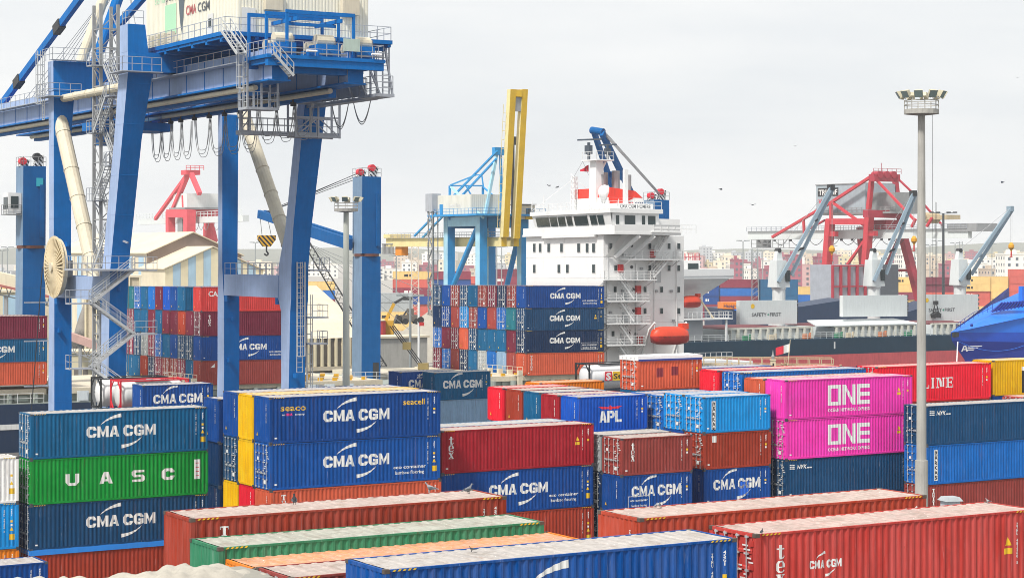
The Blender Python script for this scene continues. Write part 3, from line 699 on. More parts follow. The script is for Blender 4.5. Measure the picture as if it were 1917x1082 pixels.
stack(s_f6, [('brick', HC, 'door', d_tex(L40, HC, .85, .82) + M_(L40, HC, 1) + d_text('smallcma', L40, HC, lambda g: (lambda q: (setattr(g, 'v', q.v), setattr(g, 'f', q.f)))(logo_cma(2.2, HC * .56, 1.3, .26)), None, 'carrier_lettering'), 'large weathered red container with vertical letters and a tiny crescent logo', dict(aged=True))], L40, 'the large weathered red stack')
f7 = solve(1197, 970, 1733.7, L40)
stack(f7, [('russet', HC, 'blank', M_(L40, HC, 2), 'rust orange container with a speckled pink roof at the foot of the mast', dict(aged=True))], L40, 'the speckled roof stack')
# low blue and the three beside the green stack
stack(at_right(91, 1051, 110, L40), [('blue', ST, 'blank', d_cma(L40, ST) + G4s, 'low blue container before the rust open-top one')], L40, 'the low blue one')
s0 = at_right(36, 855, 129, L40)
stack(s0, [('white', HC, 'door', M_(L40, HC, 0), 'white insulated container beside the green container'),
           ('sky', HC, 'door', M_(L40, HC, 0), 'sky blue container under the white insulated one'),
           ('orange', ST, 'door', M_(L40, ST, 2), 'orange container under the sky blue one')], L40, 'the white insulated stack')
stack(off(s0, -1.0, 2.7, 0.05), [('salmon', HC, 'door', [], 'salmon container roof behind the white insulated one')], L40, 'the salmon roof')
stack(off(s0, -0.8, 5.4, 0.5), [('white', HC, 'door', [], 'white container roof behind the salmon roof')], L40, 'the white roof')
# tarpaulin covered container nearest the viewpoint
ft = (f5[0] - 8.3, f5[1] - 4.9, 0)
tp = P(480, 1080, 62); tz = 12.2
tM = cmat(tp.x - L40 * math.cos(TH), tp.y - L40 * math.sin(TH), tz - HC, 0, -1.2)
container('open-top container hidden under a loose cream tarpaulin', tM, L40, HC, 'greyblue', 'blank', [], aged=True, tarp='#8d8a80')
m = MB(); n, q = 90, 16; rr = random.Random(5); vs = []
for i in range(n + 1):
    for j in range(q + 1):
        x = -0.15 + (L40 + 0.3) * i / n; y = -0.12 + (W + 0.24) * j / q; e = min(j, q - j) / q; ei = min(i, n - i) / n
        z = HC - 0.05 + 0.34 * min(1, e * 4) * min(1, ei * 9) * (0.75 + 0.25 * math.sin(x * 1.3 + 1)) + (0.06 * math.sin(x * 4.1 + y * 3) + 0.05 * math.sin(x * 7.7 - y * 5 + math.sin(x * 2) * 2)) * min(1, e * 5) + rr.uniform(-.018, .018)
        if e == 0 or ei == 0: z = HC - 0.5 + rr.uniform(-.05, .05)
        vs.append((x, y, z))
m.add(vs, [(i * (q + 1) + j, (i + 1) * (q + 1) + j, (i + 1) * (q + 1) + j + 1, i * (q + 1) + j + 1) for i in range(n) for j in range(q)])
o = m.build('tarpaulin_cover', paint('cream_tarp', (0.44, 0.41, 0.35), 0.7, fade=0.3, dirt=0.3, streak=False, bump=0.3), None, smooth=True, M=tM)
tag(o, 'loose wrinkled cream tarpaulin draped over an open-top container', 'tarpaulin')
# ------------------------------------------------------------------ tank containers
def tank(label, M, frame_col, shell_col, deco_f=None):
    r = thing('tank_container', label, 'tank container', group='tank containers', M=M); L, h = L20, ST
    fm = paint('tankframe_' + frame_col, lin(HEX.get(frame_col, '#1c2226')), 0.45)
    m = MB()
    for x in (0.06, L - 0.06):
        for y in (0.06, W - 0.06): m.bar((x, y, 0), (x, y, h), 0.13)
        for z in (0.08, h - 0.08): m.bar((x, 0.13, z), (x, W - 0.13, z), 0.12)
        m.bar((x, 0.1, h - 0.75), (x, 0.7, h - 0.1), 0.09); m.bar((x, W - 0.1, h - 0.75), (x, W - 0.7, h - 0.1), 0.09)
        m.bar((x, 0.1, 0.75), (x, 0.7, 0.1), 0.09); m.bar((x, W - 0.1, 0.75), (x, W - 0.7, 0.1), 0.09)
    for y in (0.06, W - 0.06):
        for z in (0.07, h - 0.07): m.bar((0.13, y, z), (L - 0.13, y, z), 0.11)
    m.build('frame', fm, r)
    t = MB(); prof = [(0.1, 0.12), (0.6, 0.16), (1.0, 0.3), (1.14, 0.5), (1.16, 0.7), (1.16, L - 0.7), (1.14, L - 0.5), (1.0, L - 0.3), (0.6, L - 0.16), (0.1, L - 0.12)]
    t.lathe(prof, 28); T = MB(); T.v = [(z, W / 2 + x, h / 2 + y) for x, y, z in t.v]; T.f = t.f; T.m = t.m
    T.build('tank_shell', paint('tank_' + shell_col, lin(shell_col, 1.1), 0.4, fade=0.2, dirt=0.25), r, smooth=True)
    m = MB(); m.tube((L / 2, W / 2, h - 0.2), (L / 2, W / 2, h - 0.02), 0.3, n=12); m.box(1.5, 0.5, h - 0.1, L - 1.5, 0.9, h - 0.06)
    m.build('manlid', STEEL, r)
    if deco_f: deco_f(r)
    return r
c = P(1103, 681, 190)
def stolt(r):
    g = G2(); g.rect(1.75, 0.95, 0.8, 0.85); me = g.mesh('emblem', y=-0.03)
    mk('emblem', me, plain('red_print', (0.7, 0.02, 0.04)), r)
    g = G2(); g.text('S', 1.88, 1.05, 0.55, 0.65, bold=.05); mk('emblem_letter', g.mesh('emblem_letter', y=-0.036), WHITE, r)
    g = G2(); g.rect(2.62, 0.95, 2.4, 0.85); mk('name_plate', g.mesh('name_plate', y=-0.03), YEL, r)
    g = G2(); g.text('Stolt', 2.72, 1.1, 2.1, 0.5, bold=.02); mk('name_lettering', g.mesh('name_lettering', y=-0.036), BLACK, r)
tank('white tank container with a red emblem, beside the tarp-topped container', cmat(c.x, c.y, c.z - ST), 'black', '#f2f2ee', stolt)
o8 = off(s8, 0, 5.1, 0.12)
tank('white tank container in a red frame behind the short blue container', cmat(o8[0], o8[1], o8[2] - ST), 'red', '#c9ccca')
o8 = off(s8, -0.2, 9.3, 0.1)
tank('white tank container in a dark frame next to the crane leg', cmat(o8[0], o8[1], o8[2] - ST), 'black', '#efefec')
# ------------------------------------------------------------------ the blue quay crane
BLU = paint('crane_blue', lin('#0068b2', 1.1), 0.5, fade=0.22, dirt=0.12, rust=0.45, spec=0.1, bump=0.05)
BLU_PALE = paint('crane_blue_pale', lin('#9db2d6', 1.0), 0.6, fade=0.3, dirt=0.18, rust=0.15)  # paler blue, set on the crane faces turned to -X
CREAM = paint('crane_cream', lin('#d9cfb8', 1.0), 0.55, fade=0.2, dirt=0.25, rust=0.2)
HOUSE = paint('house_cream', lin('#ece6d4', 1.0), 0.6, fade=0.15, dirt=0.2)
ZINC = paint('zinc_walkway', (0.42, 0.45, 0.50), 0.5, 0.2, fade=0.25, dirt=0.3)
co = P(535, 600, 185)
SF = Fr(co.x, 185.0)
crane = thing('quay_crane', 'blue ship-to-shore gantry crane with cream braces and a white machine house, on the quay', 'crane', (co.x, 185, 0), TH)
def leg(name, X0, secs):
    m = MB()
    for (y0, z0, wx0, wy0), (y1, z1, wx1, wy1) in zip(secs, secs[1:]):
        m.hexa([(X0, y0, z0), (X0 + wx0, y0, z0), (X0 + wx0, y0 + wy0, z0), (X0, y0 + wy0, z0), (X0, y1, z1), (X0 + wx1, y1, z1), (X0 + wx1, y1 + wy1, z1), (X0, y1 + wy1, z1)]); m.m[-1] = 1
    o = m.build('leg', [BLU, BLU_PALE], crane)
    sm_ = MB()
    for (y0, z0, wx0, wy0), (y1, z1, wx1, wy1) in zip(secs, secs[1:]):
        z = z0 + 1.2
        while z < z1 - .3:
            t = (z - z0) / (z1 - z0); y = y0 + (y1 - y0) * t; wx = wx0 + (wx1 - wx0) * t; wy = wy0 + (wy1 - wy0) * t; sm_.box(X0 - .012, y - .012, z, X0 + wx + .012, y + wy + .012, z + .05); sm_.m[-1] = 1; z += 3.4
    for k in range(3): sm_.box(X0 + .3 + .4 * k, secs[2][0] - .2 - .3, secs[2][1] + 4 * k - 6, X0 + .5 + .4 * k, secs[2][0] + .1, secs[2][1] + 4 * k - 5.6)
    sm_.build('weld_seam', [BLU, BLU_PALE], crane)['kind'] = 'stuff'
    return o
leg('leg', 0, [(-0.2, 0, 1.6, 1.5), (-.7, 10.8, 1.6, 1.7), (-.95, 16.5, 1.65, 2.0), (-1.15, 17.6, 1.7, 2.8), (-1.2, 20.5, 1.7, 2.8), (-1.6, 24, 1.8, 1.7), (-3.4, 32.3, 2.05, 1.55), (-4.1, 35.3, 2.1, 1.55)])
leg('leg', 0, [(14.6, 0, 1.6, 1.8), (14.3, 10.8, 1.6, 1.6), (14.3, 17.2, 1.6, 1.6), (14.75, 20.4, 1.6, 1.0), (14.75, 35.3, 1.7, 1.0)])
lA = leg('leg', -16.85, [(14.6, 0, 1.7, 1.8), (14.6, 17.2, 1.65, 1.6), (14.75, 20.4, 1.65, 1.3), (14.75, 33, 1.7, 1.4), (14.75, 36.9, 2.0, 1.6)])
lB = leg('leg', -17.0, [(0.0, 0, 1.6, 1.8), (-.67, 16.5, 1.6, 2.0), (-.9, 20.5, 1.65, 2.0), (-3.84, 31.6, 1.75, 2.0), (-5.26, 37.2, 2.2, 2.2)])
for X, y0, y1 in ((-0.03, 1.62, 14.25), (-16.9, 1.3, 14.55)):
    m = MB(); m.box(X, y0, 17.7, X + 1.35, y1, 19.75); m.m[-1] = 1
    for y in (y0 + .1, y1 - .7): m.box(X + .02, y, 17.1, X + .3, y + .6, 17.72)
    m.build('portal_beam', [BLU, BLU_PALE], crane)
    m = MB(); m.rail([(X + .1, y0, 19.76), (X + .1, y1, 19.76)], 1.1, 1.4, 0.03); m.rail([(X + 1.25, y0, 19.76), (X + 1.25, y1, 19.76)], 1.1, 1.4, 0.03); m.build('railing', ZINC, crane)
    m = MB(); m.box(X - .2, -1.0, 0.9, X + 1.9, 17.2, 2.4)
    for y in (-.4, 1.4, 15.0, 16.4): m.tube((X + .3, y, .45), (X + 1.3, y, .45), .45, n=14)
    m.build('sill_beam', BLU, crane)
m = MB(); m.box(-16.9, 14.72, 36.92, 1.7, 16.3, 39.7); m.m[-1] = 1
m.build('top_beam', [BLU, BLU_PALE], crane)
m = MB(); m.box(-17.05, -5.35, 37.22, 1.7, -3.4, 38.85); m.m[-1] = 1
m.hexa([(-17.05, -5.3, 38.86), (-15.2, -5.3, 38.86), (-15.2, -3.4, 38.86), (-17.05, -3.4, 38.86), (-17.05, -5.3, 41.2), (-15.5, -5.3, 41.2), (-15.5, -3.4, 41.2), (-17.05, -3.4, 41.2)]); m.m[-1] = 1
m.build('top_beam', [BLU, BLU_PALE], crane)
for a, b, r in (((-16.0, 14.4, 36.2), (-16.0, -2.6, 36.2), .36), ((-16.05, 16.7, 36.4), (-16.05, 5.2, 19.0), .68), ((.8, 12.0, 35.9), (.8, -.6, 20.3), .62)):
    m = MB(); m.tube(a, b, r, n=14)
    A_, B_ = Vector(a), Vector(b)
    for t in (.2, .4, .55, .7, .85): q = A_.lerp(B_, t); e = (B_ - A_).normalized() * .05; m.tube(q - e, q + e, r + .05, n=14)
    m.build('brace_tube', CREAM, crane, smooth=False)
# girders with rails and walkways
for X in (-12.0, -5.4):
    m = MB()
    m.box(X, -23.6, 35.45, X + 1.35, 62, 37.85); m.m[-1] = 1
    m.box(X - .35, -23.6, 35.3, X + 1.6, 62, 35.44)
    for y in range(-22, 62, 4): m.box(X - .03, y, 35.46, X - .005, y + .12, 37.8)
    m.build('girder', [BLU, BLU_PALE], crane)
    m = MB(); m.box(X - 1.0, -19, 37.0, X - .08, 58, 37.08); m.rail([(X - .95, -19, 37.08), (X - .95, 10, 37.08)], 1.1, 1.6, .028); m.rail([(X - .95, 17, 37.08), (X - .95, 58, 37.08)], 1.1, 1.6, .028)
    m.build('girder_walkway', ZINC, crane)
    m = MB(); m.tube((X + .2, -20, 35.0), (X + .2, 58, 35.0), .22, n=10); m.build('cable_pipe', CREAM, crane)
    m = MB(); m.box(X + .5, -19, 34.55, X + 1.2, 58, 35.28); m.build('trolley_rail', BLU, crane)
for y in (-23.5, -10, 8, 30, 45):
    m = MB(); m.box(-10.6, y, 36.0, -5.45, y + 1.0, 37.4); m.build('girder_tie', BLU, crane)
# machine house
hz = 39.45
def ribbed(m, x0, y0, z0, x1, y1, z1, pitch=.3, dep=.035):
    """Box whose long walls are ribbed sheet."""
    m.box(x0, y0, z0, x1, y1, z1); n = int((x1 - x0) / pitch)
    for k in range(n):
        x = x0 + (k + .3) * (x1 - x0) / n; m.box(x, y0 - dep, z0 + .02, x + pitch * .45, y0 - .001, z1 - .02)
    n = int((y1 - y0) / pitch)
    for k in range(n):
        y = y0 + (k + .3) * (y1 - y0) / n; m.box(x0 - dep, y, z0 + .02, x0 - .001, y + pitch * .45, z1 - .02)
m = MB(); ribbed(m, -12.6, -18.3, hz, -.9, 2.0, 47.0); m.build('machine_house', HOUSE, crane)
m = MB()
m.box(-14.4, -19.8, 39.1, .6, 3.2, hz - .02)
for y in range(-19, 3, 3): m.box(-14.3, y, 38.62, .5, y + .35, 39.09)
for x in (-14.3, -11.7, -8.5, -5.2, -1.5, .2): m.box(x, -19.7, 38.86, x + .3, 3.1, 39.085)
m.build('house_platform', BLU, crane)
m = MB(); m.rail([(-14.3, 3.1, hz), (-14.3, -19.7, hz), (.5, -19.7, hz), (.5, 3.1, hz)], 1.1, 1.25, .03); m.build('railing', ZINC, crane)
m = MB(); m.box(-12.72, -13.4, hz, -12.64, -12.3, hz + 2.1); dr = m.build('house_door', paint('door_white', (.7, .7, .66), .5), crane)
m = MB(); m.box(-12.78, -13.1, hz + 1.0, -12.725, -12.6, hz + 1.7); m.build('door_window', GLASS, dr)
m = MB(); m.box(-12.3, -18.42, hz, -11.1, -18.345, hz + 2.1); m.build('house_door', paint('door_white', (.7, .7, .66), .5), crane)
for x in (-10.4, -3.5):
    m = MB(); m.box(x, -18.9, hz + 2.0, x + 1.5, -18.35, hz + 3.3); m.prism([(x, -18.9, hz + 3.31), (x + 1.5, -18.9, hz + 3.31), (x + 1.5, -18.35, hz + 3.6), (x, -18.35, hz + 3.6)], (0, 0, .05)); m.build('air_vent', CREAM, crane)
def onhouse(g, name, mt, y0, z0):   # print on the -X wall, reading from +Y to -Y
    return mk(name, g.mesh(name, y=0), mt, crane, M=Matrix.Translation((-12.66, y0, z0)) @ Matrix.Rotation(-math.pi / 2, 4, 'Z'))
g = G2(); g.text('port', 2.6, 4.1, 2.3, .75, bold=.0); g.text('JJ:', -.2, 5.1, 1.4, .8); onhouse(g, 'owner_lettering', paint('grey_print', (.12, .13, .14)), -.2, hz)
g = G2(); g.text('soma', 0, 4.1, 2.4, .75, bold=.0); g.rect(2.4, 1.2, 2.6, 2.6); onhouse(g, 'green_print', plain('pale_green', (.42, .72, .48)), -.2, hz)
g = G2(); g.poly([(5.5, 4.3), (7.0, 4.6), (6.3, 1.0), (5.9, 2.0)]); onhouse(g, 'grey_emblem', plain('emblem_grey', (.1, .13, .15)), -.2, hz)
g = G2(); g.text('CMA', 7.2, 2.5, 2.3, .8); onhouse(g, 'red_lettering', plain('faded_red', (.5, .12, .12)), -.2, hz)
g = G2(); g.text('CGM', 9.8, 2.5, 2.6, .8); onhouse(g, 'dark_lettering', paint('grey_print', (.12, .13, .14)), -.2, hz)
for k in range(4):
    m = MB(); m.box(-13.5, -1.6 - k * 1.5, hz + .02, -13.1, -.7 - k * 1.5, hz + 1.25)
    for z in range(5): m.box(-13.53, -1.55 - k * 1.5, hz + .12 + z * .22, -13.5, -.75 - k * 1.5, hz + .2 + z * .22)
    m.build('cooling_unit', CREAM, crane)
# service deck below the house: winches, crane frames
sz = 37.3
m = MB(); m.box(-12.9, -24.7, sz - .3, -2.6, -19.9, sz - .02); m.box(-12.8, -24.6, sz - .9, -2.7, -24.1, sz - .31); m.box(-12.8, -21.0, sz - .9, -2.7, -20.4, sz - .31)
for x in (-12.7, -9, -5.6, -3.2): m.box(x, -24.05, sz - .7, x + .4, -21.05, sz - .32)
m.build('service_deck', BLU, crane)
m = MB(); m.rail([(-12.8, -20, sz), (-12.8, -24.6, sz), (-2.7, -24.6, sz), (-2.7, -20, sz)], 1.1, 1.0, .03); m.build('railing', ZINC, crane)
for x in (-11.9, -8.3, -5.0):
    m = MB(); m.box(x, -24.2, sz, x + 1.7, -22.5, sz + 1.0); m.box(x + .2, -22.4, sz, x + 1.5, -20.5, sz + .7); m.box(x + .3, -24.35, sz + .2, x + .9, -24.22, sz + .7); wb = m.build('winch_base', BLU, crane)
    m = MB(); m.tube((x + .1, -23.4, sz + 1.35), (x + 1.6, -23.4, sz + 1.35), .48, n=14); m.tube((x + .2, -21.4, sz + 1.0), (x + 1.4, -21.4, sz + 1.0), .38, n=12); m.build('winch_drum', CREAM, wb)
    m = MB(); m.tube((x + 1.75, -23.4, sz + .4), (x + 1.75, -23.4, sz + 1.6), .16, n=8); m.box(x + 1.2, -22.2, sz + .7, x + 1.6, -21.6, sz + 1.3); m.bar((x, -24.4, sz + .2), (x + 2.4, -24.4, sz + .2), .12); m.build('pipework', STEEL, wb)
m = MB(); m.box(-6.3, -24.75, sz + .5, -4.9, -24.6, sz + 1.5); m.build('control_cabinet', paint('pale_cabinet', (.45, .56, .5), .5), crane)
for x in (-9.6, -3.9): m = MB(); m.tube((x, -24.8, sz + .35), (x + .9, -24.8, sz + .35), .09, n=8); m.build('floodlight', plain('lamp_white', (.85, .85, .85), .3), crane)
for Y, xa, xb in ((-24.2, -11.0, -5.2), (-22.3, -11.9, -5.6), (-20.5, -12.6, -6.2)):
    m = MB(); zt = sz + 3.3
    m.bar((xa, Y, sz), (xa, Y, zt), .2); m.bar((xb, Y, sz), (xb, Y, zt), .2); m.bar((xa - .1, Y, zt + .1), (xb + .1, Y, zt + .1), .2, .3); m.build('hoist_frame', BLU, crane)
for x in (-10.4, -6.6): m = MB(); m.bar((x, -24.9, sz + 2.85), (x, -20.1, sz + 2.85), .18, .3); m.build('hoist_rail', BLU, crane)
m = MB(); m.bar((-10.6, -23.4, sz + 2.55), (-6.4, -23.4, sz + 2.55), .2, .25); m.build('hoist_rail', BLU, crane)
# stepped stairs and cage ladders on the near corner
m = MB(); m.stairs((-14.2, -19.6, hz), (-14.2, -22.8, sz), .8, (1, 0, 0)); m.build('stair_flight', GALV, crane)
m = MB(); m.stairs((-12.6, -24.9, sz), (-10.9, -24.9, sz - 1.7), .7, (0, 1, 0)); m.build('stair_flight', GALV, crane)
def cage(m, x, y, z0, z1, nx=0, ny=-1):
    s = Vector((-ny, nx, 0)) * .28; o = Vector((nx, ny, 0)) * .65; b = Vector((x, y, 0))
    for k in (-1, 1): m.bar(b + s * k + Vector((0, 0, z0)), b + s * k + Vector((0, 0, z1)), .06)
    z = z0
    while z < z1: m.bar(b - s + Vector((0, 0, z)), b + s + Vector((0, 0, z)), .045); z += .45
    z = z0 + 1.5
    while z < z1:
        p = [b - s, b - s * 1.4 + o * .6, b - s * .7 + o, b + s * .7 + o, b + s * 1.4 + o * .6, b + s]
        for q, r in zip(p, p[1:]): m.bar(q + Vector((0, 0, z)), r + Vector((0, 0, z)), .05)
        z += .9
    for q in (b - s * .7 + o, b + s * .7 + o, b - s * 1.4 + o * .6, b + s * 1.4 + o * .6): m.bar(q + Vector((0, 0, z0 + 1.5)), q + Vector((0, 0, z1)), .05)
m = MB(); cage(m, -13.2, -21.2, 33.3, sz + 1, -1, 0); m.build('caged_ladder', GALV, crane)
m = MB(); cage(m, .75, -1.35, 11, 21, 0, -1); m.build('caged_ladder', GALV, crane)
m = MB(); cage(m, 1.75, -.4, 7.5, 18, 1, 0); m.build('caged_ladder', GALV, crane)
for z, y in ((20.3, -1.6), (16.0, -1.3), (13.6, -1.2), (8.6, -1.0)):
    m = MB(); m.box(1.72, y - .6, z - .12, 3.4, y + 1.6, z); m.rail([(1.75, y - .55, z), (3.35, y - .55, z), (3.35, y + 1.55, z)], 1.1, 1.0, .028); m.build('ladder_platform', ZINC, crane)
# hanging cage gangway along X and the walkway along Y
gz = 32.5
m = MB(); m.box(-6.9, -5.6, gz - .35, 2.6, -4.6, gz); m.rail([(-6.8, -5.55, gz), (2.5, -5.55, gz)], 1.15, 1.0, .03); m.rail([(-6.8, -4.65, gz), (-1, -4.65, gz)], 1.15, 1.0, .03)
for x in (-6.8, -6.0):
    m.bar((x, -5.5, gz), (x, -5.5, 37.2), .22)
for k in range(5): m.bar((-6.8, -5.5, gz + k), (-6.0, -5.5, gz + k + 1), .08); m.bar((-6.8, -5.5, gz + k), (-6.0, -5.5, gz + k), .08)
m.build('hanging_gangway', ZINC, crane)
m = MB()
for x in (-1.9, .3, 2.4):
    for y in (-6.2, -4.6): m.bar((x, y, gz - .5), (x, y, 35.2), .16)
for y in (-6.2, -4.6):
    for z in (gz - .4, gz + 1.3, 35.1): m.bar((-1.9, y, z), (2.4, y, z), .14)
    m.bar((-1.9, y, gz - .4), (.3, y, gz + 1.3), .1); m.bar((.3, y, gz + 1.3), (2.4, y, gz - .4), .1)
m.build('leg_cage', ZINC, crane)
m = MB(); m.box(0.2, -15.8, 34.8, 1.3, -3.2, 35.05); m.box(-.6, -19.2, 34.8, 1.1, -15.85, 35.05); m.rail([(.25, -3.2, 35.05), (.25, -15.8, 35.05), (-.5, -15.9, 35.05), (-.5, -19.1, 35.05), (1.0, -19.1, 35.05)], 1.5, 1.1, .035, 3); m.rail([(1.25, -3.2, 35.05), (1.25, -15.8, 35.05)], 1.2, 1.1, .03)
for y in (-5, -8, -11, -14, -16.5, -19): m.bar((1.0, y, 35.05), (.3, y, 39.0), .16); m.bar((.1, y + .5, 35.05), (-.9, y + .5, 37.2), .14)
m.box(.18, -15.7, 35.1, .21, -3.4, 36.1)
m.build('cable_walkway', ZINC, crane)
m = MB()
for y in (-16.5, -18.8):
    for x in (.2, .8): m.bar((x, y, 35.05), (x, y, 39.1), .1)
z = 35.3
while z < 39: m.bar((.2, -18.8, z), (.8, -18.8, z), .05); z += .35
m.build('end_ladder', ZINC, crane)
m = MB(); m.box(-13.0, -21.0, 33.2, -10.2, -19.3, 33.4); m.rail([(-13.0, -19.3, 33.4), (-13.0, -21, 33.4), (-10.2, -21, 33.4), (-10.2, -19.3, 33.4)], 1.2, .9, .03)
for x in (-12.9, -11.7, -10.3): m.bar((x, -20.9, 33.4), (x, -20.9, 36.8), .14); m.bar((x, -19.4, 33.4), (x, -19.4, 36.8), .14)
m.build('inspection_basket', ZINC, crane)
# festoon loops
for y in (21.0, 18.4, 15.8, 13.2, 9.8, 6.2, 2.6, -1.0, -5.0, -8.6, -12.2):
    X = -4.9; m = MB(); m.tube((X, y, 34.95), (X, y, 34.6), .1, n=6); m.box(X - .18, y - .22, 34.25, X + .18, y + .22, 34.6); tr = m.build('cable_trolley', DARK, crane)
    m = MB(); dy = -2.6 if y > 12 else -3.6; dep = 3.2 if y > -2 else 2.6
    for j, dd in enumerate((0, -.35, .3)):
        pts = []
        for k in range(13):
            t = k / 12; pts.append((X + .09 * j, y + dy * t, 34.25 - (dep + dd) * (1 - (2 * t - 1) ** 4)))
        m.path(pts, .03, 4)
    m.build('festoon_cable', STEEL, tr)
m = MB()
for y0, dp in ((-8.2, 1.9), (-12.4, 1.7)):
    for j in range(2):
        m.path([(.7, y0 - 3.2 * k / 12, 34.7 - (dp + .2 * j) * (1 - (2 * k / 12 - 1) ** 2)) for k in range(13)], .045, 4)
m.build('festoon_cable', STEEL, crane)
# A-frame, forestays, ropes
m = MB(); m.tube((-14.0, 15.5, 39.7), (-10.8, 15.5, 48.5), .5, n=14); m.build('mast_leg', CREAM, crane)
m = MB(); m.tube((-12.8, 14.9, 39.7), (-9.6, 14.9, 48.5), .5, n=14); m.build('mast_leg', BLU, crane)
m = MB(); m.bar((-11.3, 50.2, 37.6), (-11.3, 22.0, 47.3), .5, .75); m.build('forestay', BLU, crane)
for t in (.25, .72): q = Vector((-11.3, 50.2, 37.6)).lerp(Vector((-11.3, 22, 47.3)), t); m = MB(); m.bar(q - Vector((0, .9, -.3)), q + Vector((0, .9, -.3)), .75, .95); m.build('stay_link', DARK, crane)
m = MB(); m.bar((-11.3, 15.8, 42.2), (-11.3, 2.5, 46.2), .45, .7); m.build('backstay', BLU, crane)
m = MB()
for k in range(6):
    m.tube((-11.6 + .25 * k, 40 - k * 1.2, 37.9), (-11 + .2 * k, 16.5 - .3 * k, 46.5 + .3 * k), .03, n=4)
for k in range(4): m.tube((-10.5 + .3 * k, 8 + k, 39.0), (-10.4 + .2 * k, 13 + .3 * k, 47), .03, n=4)
m.build('hoist_ropes', STEEL, crane)['kind'] = 'stuff'
for pts, boxes in (([(-17.2, 17.0, 39.72), (-17.2, 14.0, 39.72), (-9, 14.0, 39.72)], [(-17.3, 13.9, 39.71, -9, 14.68, 39.76)]), ([(-17.7, 17.2, 36.4), (-17.7, 13.6, 36.4), (-14.6, 13.6, 36.4)], [(-17.8, 13.5, 36.3, -14.5, 14.7, 36.38), (-17.8, 14.7, 36.3, -16.9, 17.3, 36.38)]),
                   ([(-17.9, -3.0, 37.2), (-17.9, -6.3, 37.2), (-14.4, -6.3, 37.2)], [(-18.0, -6.4, 37.08, -14.3, -5.4, 37.16), (-18.0, -5.38, 37.08, -17.1, -2.9, 37.16)]), ([(-16.9, -3.6, 41.22), (-16.9, -5.2, 41.22), (-15.6, -5.2, 41.22)], [])):
    m = MB(); m.rail(pts, 1.15, 1.0, .03); [m.box(*b) for b in boxes]; m.build('head_platform', ZINC, crane)
# ladder rungs beside the mast legs
m = MB(); cage(m, -17.6, 15.5, 34.2, 40.6, -1, 0); m.build('caged_ladder', GALV, crane)
# stair tower between the legs
m = MB()
for x, y in ((-15.9, 4.6), (-14.3, 4.6), (-15.9, 6.4), (-14.3, 6.4)): m.bar((x, y, 0), (x, y, 44.0), .26)
z = 1
while z < 43:
    for a, b in (((-15.9, 4.6), (-15.9, 6.4)), ((-15.9, 4.6), (-14.3, 4.6)), ((-14.3, 4.6), (-14.3, 6.4))): m.bar((*a, z), (*b, z), .12); m.bar((*a, z), (*b, z + 1.6), .07)
    z += 1.7
m.build('lift_tower', STEEL, crane)
m = MB(); m.box(-15.7, 4.75, 2, -14.5, 6.2, 20); m.build('lift_shaft', paint('shaft_grey', (.4, .41, .4), .6, fade=.3, dirt=.3), crane)
z = 20.5; k = 0
while z < 38.5:
    ya, yb = (4.1, 1.0) if k % 2 == 0 else (1.0, 4.1); x = -16.4 if k % 2 == 0 else -15.5
    m = MB(); m.stairs((x, ya, z), (x, yb, z + 3.0), .72, (1, 0, 0)); m.build('stair_flight', GALV, crane)
    yp = yb + (-.7 if yb < 2 else .7)
    m = MB(); m.box(-16.9, yp - .7, z + 2.9, -14.9, yp + .7, z + 3.0); m.rail([(-16.9, yp + .7, z + 3.0), (-16.9, yp - .7, z + 3.0), (-14.9, yp - .7, z + 3.0)], 1.1, .8, .03)
    m.bar((-16.4, yp, z + 2.8), (-15.9, -2.2 if yb < 2 else 4.6, z + 2.2), .14); m.build('stair_landing', ZINC, crane)
    z += 3.0; k += 1
pts = [(-15.6, 20.4), (-19.4, 17.6), (-15.6, 14.9), (-19.4, 12.1), (-15.6, 9.3), (-19.4, 6.5)]
for (xa, za), (xb, zb) in zip(pts, pts[1:]):
    m = MB(); m.stairs((xa, -2.7, za), (xb, -2.7, zb), .8, (0, 1, 0)); m.build('stair_flight', GALV, crane)
for x, zz in pts:
    s_ = .5 if x > -17 else -.5
    m = MB(); m.box(min(x, x + 4 * s_), -3.2, zz - .12, max(x, x + 4 * s_), -2.1, zz); m.rail([(x + 4 * s_, -2.2, zz), (x + 4 * s_, -3.15, zz), (x, -3.15, zz)], 1.1, .9, .03); m.build('stair_landing', ZINC, crane)
m = MB(); m.box(-19.6, -3.4, 20.3, -14.6, 3.6, 20.45); m.rail([(-19.5, 3.5, 20.45), (-19.5, -3.3, 20.45), (-14.7, -3.3, 20.45)], 1.1, 1.2, .03); m.build('stair_platform', ZINC, crane)
# cable reel
rc = SF.hit(105, 500, X=-18.0)
m = MB(); n = 40
for k in range(n):
    t = 2 * math.pi * k / n; d = Vector((0, math.cos(t), math.sin(t))); m.bar(rc + d * .35 + Vector((-.3, 0, 0)), rc + d * 2.68 + Vector((-.18, 0, 0)), .13, .2, up=(1, 0, 0))
for r in (2.7,):
    for k in range(n):
        t, t2 = 2 * math.pi * k / n, 2 * math.pi * (k + 1) / n; m.bar(rc + Vector((-.18, r * math.cos(t), r * math.sin(t))), rc + Vector((-.18, r * math.cos(t2), r * math.sin(t2))), .26, .12, up=(1, 0, 0))
reel = m.build('cable_reel', paint('reel_cream', lin('#e0cda8', 1.0), .55, fade=.2, dirt=.2), crane)
m = MB(); m.tube(rc + Vector((-.05, 0, 0)), rc + Vector((.25, 0, 0)), 2.6, n=40); m.tube(rc + Vector((-.55, 0, 0)), rc + Vector((1.3, 0, 0)), .4, n=14); m.build('reel_drum', CREAM, reel)
m = MB(); m.box(rc.x + .3, rc.y - 1.1, rc.z - .9, rc.x + 1.2, rc.y + .6, rc.z + .6); m.build('reel_gearbox', STEEL, reel)
